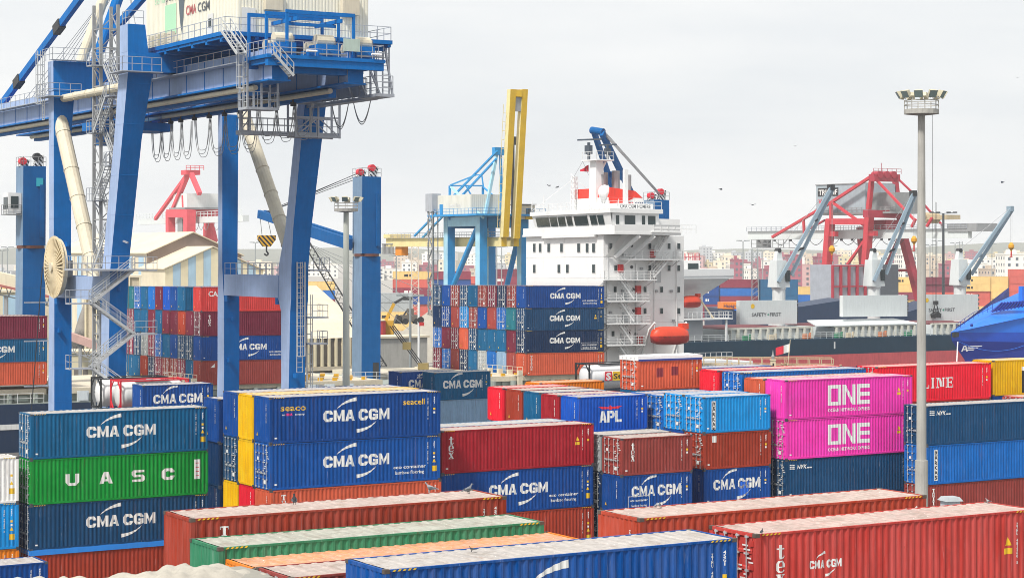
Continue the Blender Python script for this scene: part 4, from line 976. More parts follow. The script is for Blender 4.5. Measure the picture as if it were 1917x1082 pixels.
for zz in (17.2, 13.6, 9.4, 5.8):
    m = MB(); m.bar((-16.9, 16.2, zz), (-19.2, 16.2, zz), .12); m.build('cable_guide', ZINC, crane)
m = MB(); m.tube((-18.4, rc.y + 2.7, rc.z), (-19.0, 16.2, 1), .05, n=5); m.build('supply_cable', DARK, crane)
m = MB()
for x in (-9.8, -9.2, -8.0): m.tube((x, 19, 35.2), (x, 19, 8), .03, n=4)
m.build('hoist_ropes', STEEL, crane)['kind'] = 'stuff'
# trolley with hanging machinery at mid boom
m = MB(); m.box(-11.8, 16.9, 33.6, -4.2, 21.5, 34.4); m.box(-11.0, 17.5, 32.2, -8.5, 20.5, 33.6); m.rail([(-11.8, 16.9, 34.4), (-4.2, 16.9, 34.4)], 1.1, 1.2, .03); m.build('trolley', BLU, crane)
# ------------------------------------------------------------------ the container ship
SH = Fr(QX, QY); SH.M = SH.M @ Matrix.Rotation(0.009, 4, 'Y') @ Matrix.Rotation(-0.010, 4, 'X'); SH.I = SH.M.inverted()
SWH = paint('ship_white', (0.78, 0.785, 0.78), 0.5, fade=0.05, dirt=0.08, rust=0.35, spec=0.3)
SGR = paint('deck_grey', lin('#9aa39c', 1.0), 0.6, fade=0.2, dirt=0.4, rust=0.3)
HATCH = paint('hatch_cream', lin('#d8cdb6', 1.0), 0.65, fade=0.2, dirt=0.35, rust=0.4, streak=False)
NAVYH = paint('hull_navy', lin('#0b2a4a', 1.1), 0.45, fade=0.2, dirt=0.2, rust=0.2)
GOLD = paint('lashing_yellow', lin('#d9a514', 1.0), 0.55, fade=0.2, dirt=0.3, rust=0.5)
ship = thing('container_ship', 'container ship with white bridge tower and stacked containers on deck, alongside the quay', 'ship', M=SH.M)
m = MB(); outl = [(-150, 10), (-128, 2), (-100, -.6), (44, -.6), (60, 2), (60, 30), (44, 32.5), (-100, 32.5), (-128, 29), (-150, 21)]
n = len(outl); m.add([(x, y, -3.4) for x, y in outl] + [(x, y, 4.2) for x, y in outl], [tuple(range(n)), tuple(range(n, 2 * n))] + [(k, (k + 1) % n, n + (k + 1) % n, n + k) for k in range(n)])
m.build('hull', NAVYH, ship)
m = MB()
for k, x in enumerate((-116, -96, -76, -70)): m.box(x, -.66, 1.4, x + 5, -.61, 2.0)
m.build('hull_lettering', WHITE, ship)
m = MB(); m.box(-99, -.4, 4.21, 44, 32.3, 4.3)
for x in range(-98, 42, 3): m.box(x, -.3, 4.3, x + .3, .5, 5.3)
m.build('main_deck', SGR, ship)
m = MB(); m.box(-76, 1.2, 4.3, 12.6, 30, 5.2)
for x in range(-75, 12, 4): m.box(x, .9, 4.4, x + 1.6, 1.19, 5.1)
m.build('hatch_coaming', SGR, ship)
for x0, x1 in ((-75.8, -63.4), (-62.6, -46), (-45.2, -32.6), (-31.8, -20.5), (-13.6, -.4), (0, 12.3)):
    m = MB(); m.box(x0, .6, 5.2, x1, 29, 5.84)
    h = m.build('hatch_cover', HATCH, ship)
for x in range(-31, -21, 2):
    for y in (1.2, 5, 9, 13):
        m = MB(); m.box(x, y, 5.84, x + .55, y + .3, 6.25); m.box(x + .1, y + .35, 5.84, x + .3, y + .5, 6.05); m.build('lashing_socket', GOLD, ship)
for x in range(-13, 0, 2):
    m = MB(); m.box(x, 1.0, 5.84, x + .5, 1.3, 6.2); m.build('lashing_socket', GOLD, ship)
for x in (-19.9, -17.5, -15.4, -28.8, -26.2, -31, -60, -57, -54, -51):
    m = MB(); m.box(x, -.32, 4.3, x + 1.3, .1, 5.5); m.prism([(x, -.5, 4.45), (x + 1.1, -.5, 4.45), (x + 1.1, -.36, 5.4), (x, -.36, 5.4)], (0, .04, 0)); m.build('ventilator_box', paint('pale_box', (.55, .6, .62), .5), ship)
for x in (-62.9, -45.8, -32.2, -.3 - .6, 12.7):
    m = MB()
    for y in (-.2, 2.4, 4.9, 7.4): m.box(x - .3, y, 4.3, x + .3, y + .4, 6.6 if x < 10 else 5.9)
    m.box(x - .35, -.2, 5.86, x + .35, 28, 6.0); m.rail([(x + .3, -.2, 6.0), (x + .3, 10, 6.0)], 1, 1.2, .03)
    m.build('lashing_bridge', HATCH, ship)
m = MB(); m.rail([(-31, .1, 5.84), (-20, .1, 5.84)], 1, 1.5, .03); m.rail([(-99, -.35, 4.3), (-64, -.35, 4.3)], 1.1, 1.5, .03); m.build('railing', SWH, ship)
# containers on deck: far columns first; a capital marks doors, small letters a plain ribbed end
CK = dict(n='navy', b='blue', p='petrol', a='azure', s='slate', k='sky', r='royal', t='teal', m='maroon', w='wine', o='orangebrown', x='rust', c='scarlet', l='salmon', g='grey', y='greyblue', i='brown', u='russet')
ORD = ['first', 'second', 'third', 'fourth', 'fifth', 'sixth', 'seventh', 'eighth', 'ninth', 'tenth']
TIER = ['top', 'second', 'third', 'lowest']
DOORROD = paint('white_rods', (.62, .63, .64), .5, fade=.2, dirt=.2)
def bay(x0, ztop, rows, hc, near, where, group):
    z = ztop
    for ti, row in enumerate(rows):
        z -= hc
        for ci, ch in enumerate(reversed(row)):
            if ch == '.': continue
            door = ch.isupper(); col = CK[ch.lower()]
            M = SH.M @ Matrix.Translation((x0 + rj.uniform(-.05, .05), 0.02 + ci * 2.5, z))
            if ci == 0: lab, dec = near[ti][0], near[ti][1]
            else: lab, dec = f'{WORD[col]} container {"with door rods" if door else "with plain end"}, {TIER[ti]} tier, {ORD[ci]} in from the {where}', []
            container(lab, M, L40, hc, col, 'door' if door else 'blank', dec, group=group, rods=DOORROD)
        z -= .012
CE = d_cma(L40, HC)
bay(0.0, 17.5, ['SbISpIMNIb', 'nBiKIbiAtS', 'AmMoSpppmN', 'MAiNpGayio'], HC, [
    ('blue container with crescent logo and small print, uppermost at the bridge tower', CE + d_eco(L40, HC) + G4),
    ('blue container with crescent logo alone, second from top at the bridge tower', CE + M_(L40, HC, 1)),
    ('blue container with boxed small print, third from top at the bridge tower', CE + d_eco(L40, HC, True) + G4),
    ('orange brown container with vertical letters, lowest of the stack at the bridge tower', d_triton(L40, HC, .7, .9) + G4)], 'bridge-tower side', 'containers on deck before the bridge tower')
bay(-44.9, 17.35, ['tApamrbp.c', 'Wppmpmmum' + 'M', 'WSGWApbSSb', 'ppxNWIIWpi'], HC, [
    ('scarlet container with white lessor letters, uppermost behind the crane leg', d_cai(L40, HC)),
    ('maroon container with small vertical letters behind the crane leg', d_tex(L40, HC, .9, .8)),
    ('blue container with crescent logo seen between the crane legs', d_cma(L40, HC) + d_eco(L40, HC) + M_(L40, HC, 0)),
    ('reddish brown container, lowest of those seen between the crane legs', d_text('smalllogo', L40, HC, lambda g: g.poly([(1.2, HC * .72), (1.75, HC * .72), (1.75, HC * .88)]), None, 'emblem'))], 'crane-leg side', 'containers on deck behind the crane legs')
z = 14.1
for col, dec, lab in (('maroon', d_tex(L40, ST, .6 + 3.5, .7) + G4s, 'maroon container with vertical letters, top of the stack at the bow crane'),
                      ('petrol', d_cma(L40, ST) + G4s, 'petrol blue container with crescent logo at the bow crane'), ('orangebrown', d_triton(L40, ST, 4.2, .85) + G4s, 'orange brown container with vertical letters at the bow crane')):
    z -= ST
    for ci in range(3):
        c2 = col if ci == 0 else 'maroon'
        container(lab if ci == 0 else f'maroon container roof, {ORD[ci]} in, on the {TIER[round((14.1 - z) / ST) - 1]} tier at the bow crane', SH.M @ Matrix.Translation((-75.7, .02 + ci * 2.5, z)), L40, ST, c2, 'blank', dec if ci == 0 else [], group='containers on deck at the bow crane')
# accommodation block
SX, SY = 13.2, 1.75
zb0 = 24.3
m = MB(); m.box(SX, SY, 4.3, 26.4, 21.6, 24.3)
for z in (9.6, 12.6, 15.6, 18.6, 21.4): m.box(SX - .03, SY - .03, z, 26.43, 21.63, z + .07)
m.box(19.0, SY + .4, 24.31, 26.0, 21.0, 26.6)
m.build('accommodation_block', SWH, ship)
def fh(px, py): return SH.hit(px, py, X=SX)
def sh(px, py, y=SY): return SH.hit(px, py, Y=y)
for px, py, w, h in [(x, 464, .55, 1.15) for x in (1001, 1012, 1028, 1052, 1084, 1100, 1112)] + [(x, 503, .55, 1.1) for x in (1001, 1047, 1063, 1112)]:
    q = fh(px, py); w_ = .32
    m = MB(); m.box(SX - .06, q.y - w_ - .06, q.z - h / 2 - .06, SX - .035, q.y + w_ + .06, q.z + h / 2 + .06); f = m.build('window', SWH, ship)
    m = MB(); m.box(SX - .1, q.y - w_, q.z - h / 2, SX - .062, q.y + w_, q.z + h / 2); m.build('pane', GLASS, f)
for px, py in [(1143, 461), (1216, 461), (1252, 461), (1270, 461), (1152, 502), (1216, 502), (1252, 502), (1270, 502), (1151, 542), (1207, 542), (1238, 542), (1270, 542), (1207, 582), (1238, 582), (1270, 582), (1147, 625), (1177, 622)]:
    q = sh(px, py)
    m = MB(); m.box(q.x - .3, SY - .06, q.z - .46, q.x + .3, SY - .035, q.z + .46); f = m.build('window', SWH, ship)
    m = MB(); m.box(q.x - .22, SY - .1, q.z - .38, q.x + .22, SY - .062, q.z + .38); m.build('pane', GLASS, f)
RED = paint('signal_red', (.55, .03, .03), .5)
for px, py in [(1160, 502), (1193, 542), (1193, 582), (1220, 475), (1196, 636)]:
    q = sh(px, py); m = MB(); m.box(q.x - .38, SY - .4, q.z - .5, q.x + .38, SY - .035, q.z + .5); m.box(q.x - .3, SY - .44, q.z - .1, q.x + .3, SY - .41, q.z + .1); m.build('fire_box', RED, ship)
for x, z in ((1182, 460), (1182, 500), (1185, 542), (1185, 582), (1190, 625)):
    q = sh(x, z); m = MB(); m.tube((q.x, SY - .03, q.z), (q.x, SY - .12, q.z), .22, n=10); m.build('porthole', DARK, ship)
# side galleries with rails and stairs
for xa, xb, yp in ((1175, 1276, 485), (1129, 1228, 523), (1131, 1214, 563), (1131, 1216, 605), (1131, 1206, 645)):
    a, b = sh(xa, yp, -.2), sh(xb, yp, -.2); x0, x1, z = max(a.x, 11.9 if yp < 530 else 12.8), b.x, (a.z + b.z) / 2
    m = MB(); m.box(x0, -.5, z - .16, x1, SY - .04, z); m.rail([(x0, SY - .1, z), (x0, -.45, z), (x1, -.45, z), (x1, SY - .1, z)], 1.1, 1.1, .03, 3)
    for k in range(3): xx = x0 + .4 + k * (x1 - x0 - .8) / 2; m.bar((xx, -.3, z - .15), (xx, SY - .05, z - 1.0), .1)
    m.build('side_gallery', SWH, ship)
for a, b in (((1250, 440), (1228, 478)), ((1250, 486), (1221, 520)), ((1160, 525), (1184, 560)), ((1160, 566), (1184, 602)), ((1158, 608), (1182, 642)), ((1158, 648), (1180, 680))):
    p, q = sh(*a, .4), sh(*b, .4); m = MB(); m.stairs(p, q, .7, (0, 1, 0)); m.build('stair_flight', SWH, ship)
for x, z0, z1 in ((SX + .5, 5, 23), (SX + 5.2, 5, 20.5), (SX + 8.2, 8, 23), (SX + 11.9, 6, 23.5)):
    m = MB(); m.tube((x, SY - .14, z0), (x, SY - .14, z1), .07, n=6); m.build('drain_pipe', SWH, ship)
for px, py in ((1167, 478), (1200, 503), (1228, 545), (1256, 545), (1165, 545), (1172, 585), (1225, 500), (1142, 585), (1260, 600), (1237, 615)):
    q = sh(px, py); m = MB(); m.box(q.x - .22, SY - .22, q.z - .16, q.x + .22, SY - .035, q.z + .16); m.build('wall_fitting', STEEL, ship)
for px, py in ((1165, 515), (1168, 555), (1170, 597), (1166, 637), (1232, 515)):
    q = sh(px, py); m = MB(); m.box(q.x - .42, SY - .07, q.z - 1.0, q.x + .42, SY - .036, q.z + .95); m.build('cabin_door', paint('door_grey', (.5, .52, .53), .5), ship)
for y in (5.5, 11.5, 17.0):
    m = MB(); m.box(SX - .045, y, 4.5, SX - .004, y + .05, 24.2); m.build('plate_seam', SWH, ship)
for k in range(7):
    m = MB(); x = 14.0 + k * 1.05; m.tube((x, 3 + (k * 5) % 14, zb0 + 3.5), (x, 3 + (k * 5) % 14, zb0 + 4.6 + (k * 7 % 5) * .35), .045, n=5); m.box(x - .15, 2.85 + (k * 5) % 14, zb0 + 3.5, x + .15, 3.15 + (k * 5) % 14, zb0 + 3.9); m.build('aerial', SWH, ship)
# bridge deck, wheelhouse, wings
zb = 24.3
m = MB(); m.box(12.7, -1.6, zb + .02, 23.5, 21.8, zb + .3); m.box(12.6, 3.2, zb - .25, 13.18, 16.5, zb + .0)
m.build('bridge_deck', SWH, ship)
m = MB(); m.box(12.75, 2.4, zb + .3, 12.9, 21.7, zb + 1.2); m.box(12.75, -1.55, zb + .3, 12.9, 2.38, zb + 1.2); m.box(12.92, -1.55, zb + .3, 23.4, -1.4, zb + 1.35); m.build('bulwark', SWH, ship)
m = MB()
m.add([(13.6, .3, zb + .3), (13.6, 19.9, zb + .3), (13.6, 19.9, zb + 1.35), (13.6, .3, zb + 1.35), (13.2, .1, zb + 2.9), (13.2, 20.0, zb + 2.9)], [(0, 3, 2, 1), (3, 4, 5, 2)])
m.box(13.62, .3, zb + .3, 21.2, 19.9, zb + 3.0); m.box(13.0, -.1, zb + 2.92, 21.6, 20.3, zb + 3.5); m.build('wheelhouse', SWH, ship)
wx = [(1002, 1013), (1012, 1027), (1028, 1042), (1043, 1057), (1059, 1070), (1073, 1099), (1103, 1116), (1117, 1129)]
for a, b in wx:
    y1, y0 = SH.hit(a, 424, X=13.2).y, SH.hit(b, 424, X=13.2).y
    m = MB(); m.add([(13.5, y0 + .08, zb + 1.4), (13.5, y1 - .08, zb + 1.4), (13.16, y1 - .08, zb + 2.65), (13.16, y0 + .08, zb + 2.65), (13.6, y0 + .08, zb + 1.4), (13.6, y1 - .08, zb + 1.4), (13.3, y1 - .08, zb + 2.65), (13.3, y0 + .08, zb + 2.65)], [(0, 3, 2, 1), (4, 5, 6, 7), (0, 1, 5, 4), (2, 3, 7, 6)])
    m.build('bridge_window', GLASS, ship)
for x0, x1 in ((14.2, 14.7), (15.6, 17.3), (18.4, 18.9), (19.4, 20.6)):
    m = MB(); m.box(x0, .24, zb + 1.4, x1, .28, zb + 2.6); m.build('bridge_window', GLASS, ship)
m = MB(); m.prism([(13.9, -1.5, zb - .02), (14.9, -1.5, zb - .02), (14.2, 1.7, zb - 3.0), (13.4, 1.7, zb - 3.0)], (.25, 0, 0)); m.bar((16.9, -1.4, zb - .1), (15.0, 1.6, zb - 3.0), .35, .5); m.bar((19.3, -1.4, zb - .1), (17.4, 1.6, zb - 3.0), .35, .5); m.build('wing_bracket', SWH, ship)
m = MB(); m.box(18.6, -1.7, zb + .31, 23.4, SY + 2, zb + .5); m.rail([(19, -1.6, zb + .3), (26, -1.6, zb + .3), (26, 3, zb + .3)], 1.1, 1.1, .03); m.rail([(12.9, .1, zb + 3.5), (13.1, 20.1, zb + 3.5)], 1.0, 1.2, .03); m.rail([(13, .0, zb + 3.5), (21.4, .0, zb + 3.5)], 1.0, 1.2, .03); m.build('railing', SWH, ship)
m = MB(); m.box(15.5, 2.0, zb + 3.5, 21.4, 9.5, zb + 4.3); m.build('name_board_house', SWH, ship)
g = G2(); g.text('CMA CGM HOMERE', 0, .12, 5.0, .5); mk('ship_name', g.mesh('ship_name', y=0), paint('grey_print', (.12, .13, .14)), ship, loc=(16.0, 1.99, zb + 3.55))
# masts, funnel
rq = SH.hit(1117, 400, Y=8.5)
m = MB(); zt = SH.hit(1117, 302, Y=8.5).z
m.hexa([(rq.x - .8, 7.6, zb + 3.5), (rq.x + .8, 7.6, zb + 3.5), (rq.x + .8, 9.4, zb + 3.5), (rq.x - .8, 9.4, zb + 3.5), (rq.x - .6, 7.8, zt), (rq.x + .6, 7.8, zt), (rq.x + .6, 9.2, zt), (rq.x - .6, 9.2, zt)])
m.box(rq.x - 1.3, 6.6, zt + .01, rq.x + 1.6, 10.4, zt + .16); m.prism([(rq.x + .6, 8.4, zt - 1.8), (rq.x + .6, 8.6, zt - 1.8), (rq.x + 1.6, 8.6, zt - .02), (rq.x + 1.6, 8.4, zt - .02)], (-.3, 0, 0)); m.rail([(rq.x - 1.2, 10.3, zt + .16), (rq.x - 1.2, 6.7, zt + .16), (rq.x + 1.5, 6.7, zt + .16)], 1.1, .8, .03)
m.build('radar_mast', SWH, ship)
m = MB(); m.tube((rq.x - .6, 9.6, zt + .16), (rq.x - .6, 9.6, zt + 2.6), .22, n=8); m.box(rq.x - .9, 9.1, zt + 1.0, rq.x - .3, 10.2, zt + 2.2); m.bar((rq.x - 1.4, 11.2, zt + 3.0), (rq.x + .4, 8.0, zt + 3.0), .22); m.tube((rq.x + .9, 7.2, zt + .16), (rq.x + .9, 7.2, zt + 2.2), .16, n=8); m.bar((rq.x + .3, 8.3, zt + 2.2), (rq.x + 1.6, 6.0, zt + 2.2), .2); m.box(rq.x + .5, 6.9, zt + .9, rq.x + 1.3, 7.5, zt + 1.7)
m.build('radar_scanner', paint('radar_dark', (.05, .07, .1), .4), ship)
lq = SH.hit(1075, 400, Y=13); zt2 = SH.hit(1075, 330, Y=13).z
m = MB()
for dx in (-.35, .35):
    for dy in (-.35, .35): m.bar((lq.x + dx, 13 + dy, zb + 3.5), (lq.x + dx * .7, 13 + dy * .7, zt2), .12)
z = zb + 4
while z < zt2: m.bar((lq.x - .35, 12.65, z), (lq.x + .35, 12.65, z), .08); m.bar((lq.x - .35, 12.65, z), (lq.x - .35, 13.35, z + .5), .08); z += .7
for dx, dy in ((-5, 3), (4, -4), (5, 5)): m.tube((lq.x, 13, zt2 - .3), (lq.x + dx, 13 + dy, zb + 3.5), .03, n=4)
m.build('lattice_mast', SWH, ship)
for px in (996, 1018, 1035, 1050, 1090, 1096):
    q = SH.hit(px, 400, Y=15); m = MB(); m.tube((q.x, 15, zb + 3.5), (q.x, 15, zb + 4.3 + (px % 5) * .45), .05, n=5); m.build('aerial', SWH, ship)
q = SH.hit(1132, 360, Y=6); m = MB(); m.lathe([(.3, -1.4), (.3, -1.0), (.75, -.7), (.95, 0), (.8, .55), (.45, .9), (.05, 1.0)], 16, (q.x, 6, q.z)); m.build('satellite_dome', SWH, ship, smooth=True)
fx0, fx1 = SH.hit(1139, 380, Y=5.0).x, SH.hit(1206, 380, Y=5.0).x; fzb, fzt = zb + 3.0, SH.hit(1170, 362, Y=5).z
m = MB(); m.hexa([(fx0, 5, fzb), (fx1, 5, fzb), (fx1, 14, fzb), (fx0, 14, fzb), (fx0, 5, fzt - .6), (fx1 - .2, 5, fzt - .6), (fx1 - .2, 14, fzt - .6), (fx0, 14, fzt - .6)]); m.build('funnel', SWH, ship)
m = MB(); m.hexa([(fx0, 4.99, fzt - .59), (fx1 - .25, 4.99, fzt - .59), (fx1 - .25, 14, fzt - .59), (fx0, 14, fzt - .59), (fx0 + .3, 5, fzt + .75), (fx1 - 1.5, 5, fzt + .35), (fx1 - 1.5, 13.8, fzt + .35), (fx0 + .3, 13.8, fzt + .75)]); m.prism([(fx0 + .02, 4.95, fzt - 1.5), (fx0 + 2.6, 4.95, fzt - 1.3), (fx0 + 4.2, 4.95, fzt - .62), (fx0 + .02, 4.95, fzt - .62)], (0, .04, 0)); m.build('funnel_top', paint('funnel_red', lin('#dc3322', 1.1), .45), ship)
g = G2(); g.text('CMA', 0, 0, 1.3, .55, bold=.02); mk('red_lettering', g.mesh('red_lettering', y=0), plain('red_print', (0.7, 0.02, 0.04)), ship, loc=(fx1 - 3.0, 4.97, fzb + 1.1))
g = G2(); g.text('CGM', 0, 0, 1.3, .55, bold=.02); mk('blue_lettering', g.mesh('blue_lettering', y=0), plain('navy_print', (0.01, 0.03, 0.12)), ship, loc=(fx1 - 1.55, 4.97, fzb + 1.1))
for k, (dx, h, r) in enumerate(((1.0, 2.6, .45), (2.0, 3.0, .5), (3.2, 3.2, .55), (4.2, 2.2, .3), (5.2, 2.7, .5))):
    m = MB(); m.tube((fx0 + dx, 8 + k % 2, fzt - .5), (fx0 + dx, 8 + k % 2, fzt + h), r, n=12); m.build('exhaust_pipe', STEEL, ship)
m = MB(); m.box(fx0 + 2.3, 4.5, fzb, fx0 + 2.9, 4.94, fzt + 3.2); m.build('vent_pillar', SWH, ship)
# lifeboat and davits
def boat(label, M, L, Hh, Wd, colour):
    r = thing('lifeboat', label, 'lifeboat', M=M); n = 14; k = 12; vs = []; fs = []
    for i in range(n + 1):
        t = i / n; x = L * (t - .5); e = (1 - abs(2 * t - 1) ** 3.2) ** .5 if 0 < t < 1 else .02
        for j in range(k):
            a = 2 * math.pi * j / k; cy, cz = math.copysign(abs(math.cos(a)) ** .62, math.cos(a)), math.copysign(abs(math.sin(a)) ** .62, math.sin(a))
            zz = (cz * (.52 if cz > 0 else .5)) * Hh * (e * .6 + .4 * min(1, e * 1.6)); yy = cy * Wd / 2 * e * (1 if cz < .3 else .86)
            if t > .82 and cz > 0: zz *= .8
            if t < .12 and cz > 0: zz *= .75
            vs.append((x, yy, zz + Hh * .5))
    for i in range(n):
        for j in range(k): fs.append((i * k + j, i * k + (j + 1) % k, (i + 1) * k + (j + 1) % k, (i + 1) * k + j))
    fs += [tuple(range(k - 1, -1, -1)), tuple(range(n * k, n * k + k))]
    m = MB(); m.add(vs, fs); m.m = [1 if sum(vs[i][2] for i in f) / len(f) < Hh * .44 else 0 for f in fs]; m.build('hull', [paint('boat_orange', lin(colour, 1.1), .4, fade=.2, dirt=.12, streak=False), paint('boat_red', lin('#a8201c', 1.0), .4, fade=.2)], r, smooth=True)
    m = MB(); m.box(L * .28, -Wd * .22, Hh * .86, L * .44, Wd * .22, Hh * 1.18); m.build('cockpit', paint('boat_orange', lin(colour, 1.1)), r)
    m = MB()
    for i in range(7): m.box(-L * .4 + i * L * .115, -Wd * .5 - .02, Hh * .46, -L * .4 + i * L * .115 + L * .07, -Wd * .47, Hh * .5)
    m.build('fender_strip', paint('boat_dark', (.22, .03, .015), .5), r)
    return r
q = SH.hit(1252, 647, Y=-1.2)
boat('orange enclosed lifeboat hanging from the white bridge tower', SH.M @ Matrix.Translation((q.x, -1.4, q.z + .1)), 6.3, 2.45, 2.3, '#d8401f')
for dx in (-2.6, 2.6):
    m = MB(); m.bar((q.x + dx, SY, q.z - 2), (q.x + dx, -.4, q.z + 2.2), .3); m.bar((q.x + dx, -.4, q.z + 2.2), (q.x + dx, -1.6, q.z + 3.1), .25); m.tube((q.x + dx, -1.5, q.z + 3.1), (q.x + dx, -1.5, q.z + 2.2), .05, n=5); m.build('davit', SWH, ship)
m = MB(); m.box(26.5, -.5, 7.0, 33, 20, 7.3); m.rail([(26.6, -.45, 7.3), (33, -.45, 7.3)], 1.1, .9, .03); m.box(26.6, 4, 4.3, 40, 22, 6.9); m.build('poop_deck', SWH, ship)
# flag on the signal halyard
m = MB(); n = 8; qa, qb = SH.hit(1087, 318, Y=10), SH.hit(1102, 309, Y=10)
vs = [];
for i in range(n + 1):
    t = i / n; p = qb.lerp(qa, t); wv = .18 * math.sin(t * 7); h = .95 * (1 - .75 * t)
    vs += [(p.x, p.y + wv, p.z - h), (p.x, p.y + wv, p.z), (p.x, p.y + wv + .03, p.z - h), (p.x, p.y + wv + .03, p.z)]
m.add(vs, [(4 * i, 4 * i + 4, 4 * i + 5, 4 * i + 1) for i in range(n)] + [(4 * i + 2, 4 * i + 3, 4 * i + 7, 4 * i + 6) for i in range(n)] + [(4 * i + 1, 4 * i + 5, 4 * i + 7, 4 * i + 3) for i in range(n)])
tag(m.build('signal_flag', paint('flag_red', (.65, .02, .05), .7), None, M=SH.M), 'red flag flying from the halyard beside the radar mast', 'flag')
m = MB(); m.tube((rq.x - 1.2, 10.2, zt), (qb.x, 10, qb.z - 1.4), .025, n=4); m.tube((rq.x - 1.2, 10.2, zt), (lq.x, 13, zt2), .025, n=4); m.build('halyard', STEEL, ship)
# ------------------------------------------------------------------ deck cranes of the ship
HAZ = bpy.data.materials.new('hazard_stripes'); HAZ.use_nodes = True
_n, _l = HAZ.node_tree.nodes, HAZ.node_tree.links; _w = _n.new('ShaderNodeTexWave'); _w.wave_type = 'BANDS'; _w.bands_direction = 'DIAGONAL'; _w.inputs['Scale'].default_value = 1.1
_tc = _n.new('ShaderNodeTexCoord'); _l.new(_tc.outputs['Object'], _w.inputs[0]); _r = _n.new('ShaderNodeValToRGB'); _r.color_ramp.interpolation = 'CONSTANT'; _r.color_ramp.elements[1].position = .5
_r.color_ramp.elements[0].color = (.02, .02, .03, 1); _r.color_ramp.elements[1].color = (.75, .75, .72, 1); _l.new(_w.outputs['Fac'], _r.inputs[0]); _l.new(_r.outputs[0], _n['Principled BSDF'].inputs['Base Color'])
HAZY = HAZ.copy(); HAZY.name = 'hook_stripes'; [setattr(e, 'color', (.75, .42, .03, 1)) for e in [n for n in HAZY.node_tree.nodes if n.type == 'VALTORGB'][0].color_ramp.elements[1:]]; [setattr(n.inputs['Scale'], 'default_value', .9) for n in HAZY.node_tree.nodes if n.type == 'TEX_WAVE']
CRB = paint('deckcrane_blue', lin('#005896', 1.05), .5, fade=.25, dirt=.15, rust=.4, spec=.12)
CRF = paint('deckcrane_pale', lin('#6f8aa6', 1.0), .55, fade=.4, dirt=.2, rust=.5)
RDS = paint('sheave_red', lin('#d8283a', 1.1), .45)
def pillar(label, tx, ztop, zring, w=2.7, base=4.3, y=12.0, rz=0.0):
    r = thing('deck_crane', label, 'crane', M=SH.M @ Matrix.Translation((tx, y, 0)) @ Matrix.Rotation(rz, 4, 'Z'), group='deck cranes of the container ship')
    h = w / 2
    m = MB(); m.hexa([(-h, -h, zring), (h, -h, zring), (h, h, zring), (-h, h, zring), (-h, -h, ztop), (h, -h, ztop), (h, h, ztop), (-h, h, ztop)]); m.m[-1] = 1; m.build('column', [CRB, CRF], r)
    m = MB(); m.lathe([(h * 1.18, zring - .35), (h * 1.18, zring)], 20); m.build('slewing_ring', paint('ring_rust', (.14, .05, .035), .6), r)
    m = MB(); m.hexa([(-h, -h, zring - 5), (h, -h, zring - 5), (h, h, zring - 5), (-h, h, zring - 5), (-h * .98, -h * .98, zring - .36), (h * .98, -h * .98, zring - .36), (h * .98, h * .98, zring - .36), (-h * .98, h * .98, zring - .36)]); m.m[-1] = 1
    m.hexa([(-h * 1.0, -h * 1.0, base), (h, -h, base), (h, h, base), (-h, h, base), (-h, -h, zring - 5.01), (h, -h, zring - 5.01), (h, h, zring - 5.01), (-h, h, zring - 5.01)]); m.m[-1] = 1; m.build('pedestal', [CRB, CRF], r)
    m = MB(); m.box(h * .2, -h - .05, base + 1.2, h * .8, -h - .01, base + 3.2); m.build('pedestal_door', DARK, r)
    for k, (x, z) in enumerate(((-h * .7, .5), (h * .55, 1.1))):
        m = MB(); m.prism([(x - .5, -.3, ztop), (x + .5, -.3, ztop), (x + .75, -.3, ztop + z + .3), (x - .1, -.3, ztop + z + .3)], (0, .6, 0)); m.build('sheave_bracket', HAZ, r)
        m = MB(); m.tube((x - .1, -.42, ztop + z + .1), (x - .1, .3, ztop + z + .1), .44, n=18); m.build('sheave', RDS if k == 0 or tx > -40 else DARK, r)
    m = MB(); m.rail([(-h, h, ztop), (-h, -h, ztop), (h, -h, ztop), (h, h, ztop)], 1.1, .9, .03); m.build('railing', STEEL, r)
    m = MB(); m.box(h * .45, -h - .3, zring + 1, h * .8, -h - .03, ztop - 2.2); m.build('cable_duct', CRB, r)
    return r
c1 = pillar('blue deck crane column with red sheaves and a white cab near the bow', -61.7, 31.6, 22.2, 2.75)
m = MB(); m.box(-3.0, -.9, 26.0, -1.42, 1.0, 28.4); m.build('operator_cab', SWH, c1)
m = MB(); m.box(-3.06, -.7, 26.5, -3.02, .8, 27.9); m.box(-2.7, -.96, 26.6, -1.8, -.92, 28.0); m.build('cab_window', GLASS, c1)
m = MB(); m.rail([(-3.2, 1.1, 25.9), (-3.2, -1.0, 25.9), (-1.5, -1.0, 25.9)], 1.1, .8, .03); m.box(-3.3, -1.05, 25.8, -1.4, 1.1, 25.9); m.build('cab_platform', STEEL, c1)
m = MB(); m.box(.2, -1.5, 29.2, 1.0, -1.42, 30.2); m.build('name_plate', plain('plate_cyan', (.02, .4, .5)), c1)
c2 = pillar('blue deck crane with its jib lowered and a striped hook block', -17.0, 31.6, 21.6, 2.75)
I2 = (SH.M @ Matrix.Translation((-17, 12, 0))).inverted()
tip = I2 @ P(490, 401, 286); rt = Vector((-1.2, .8, 0)); rt.z = (I2 @ P(664, 458, 265)).z
d = (tip - rt)
m = MB()
for s in (-1, 1):
    o_ = Vector((0, 0, 1)).cross(d).normalized() * .75 * s; a, b = rt + o_, tip + o_ * .6
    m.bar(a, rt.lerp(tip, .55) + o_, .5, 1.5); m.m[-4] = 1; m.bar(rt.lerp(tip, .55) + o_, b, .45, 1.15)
for t in (.1, .3, .55, .8, .98): q = rt.lerp(tip, t); o_ = Vector((0, 0, 1)).cross(d).normalized() * .75; m.bar(q - o_, q + o_, .4)
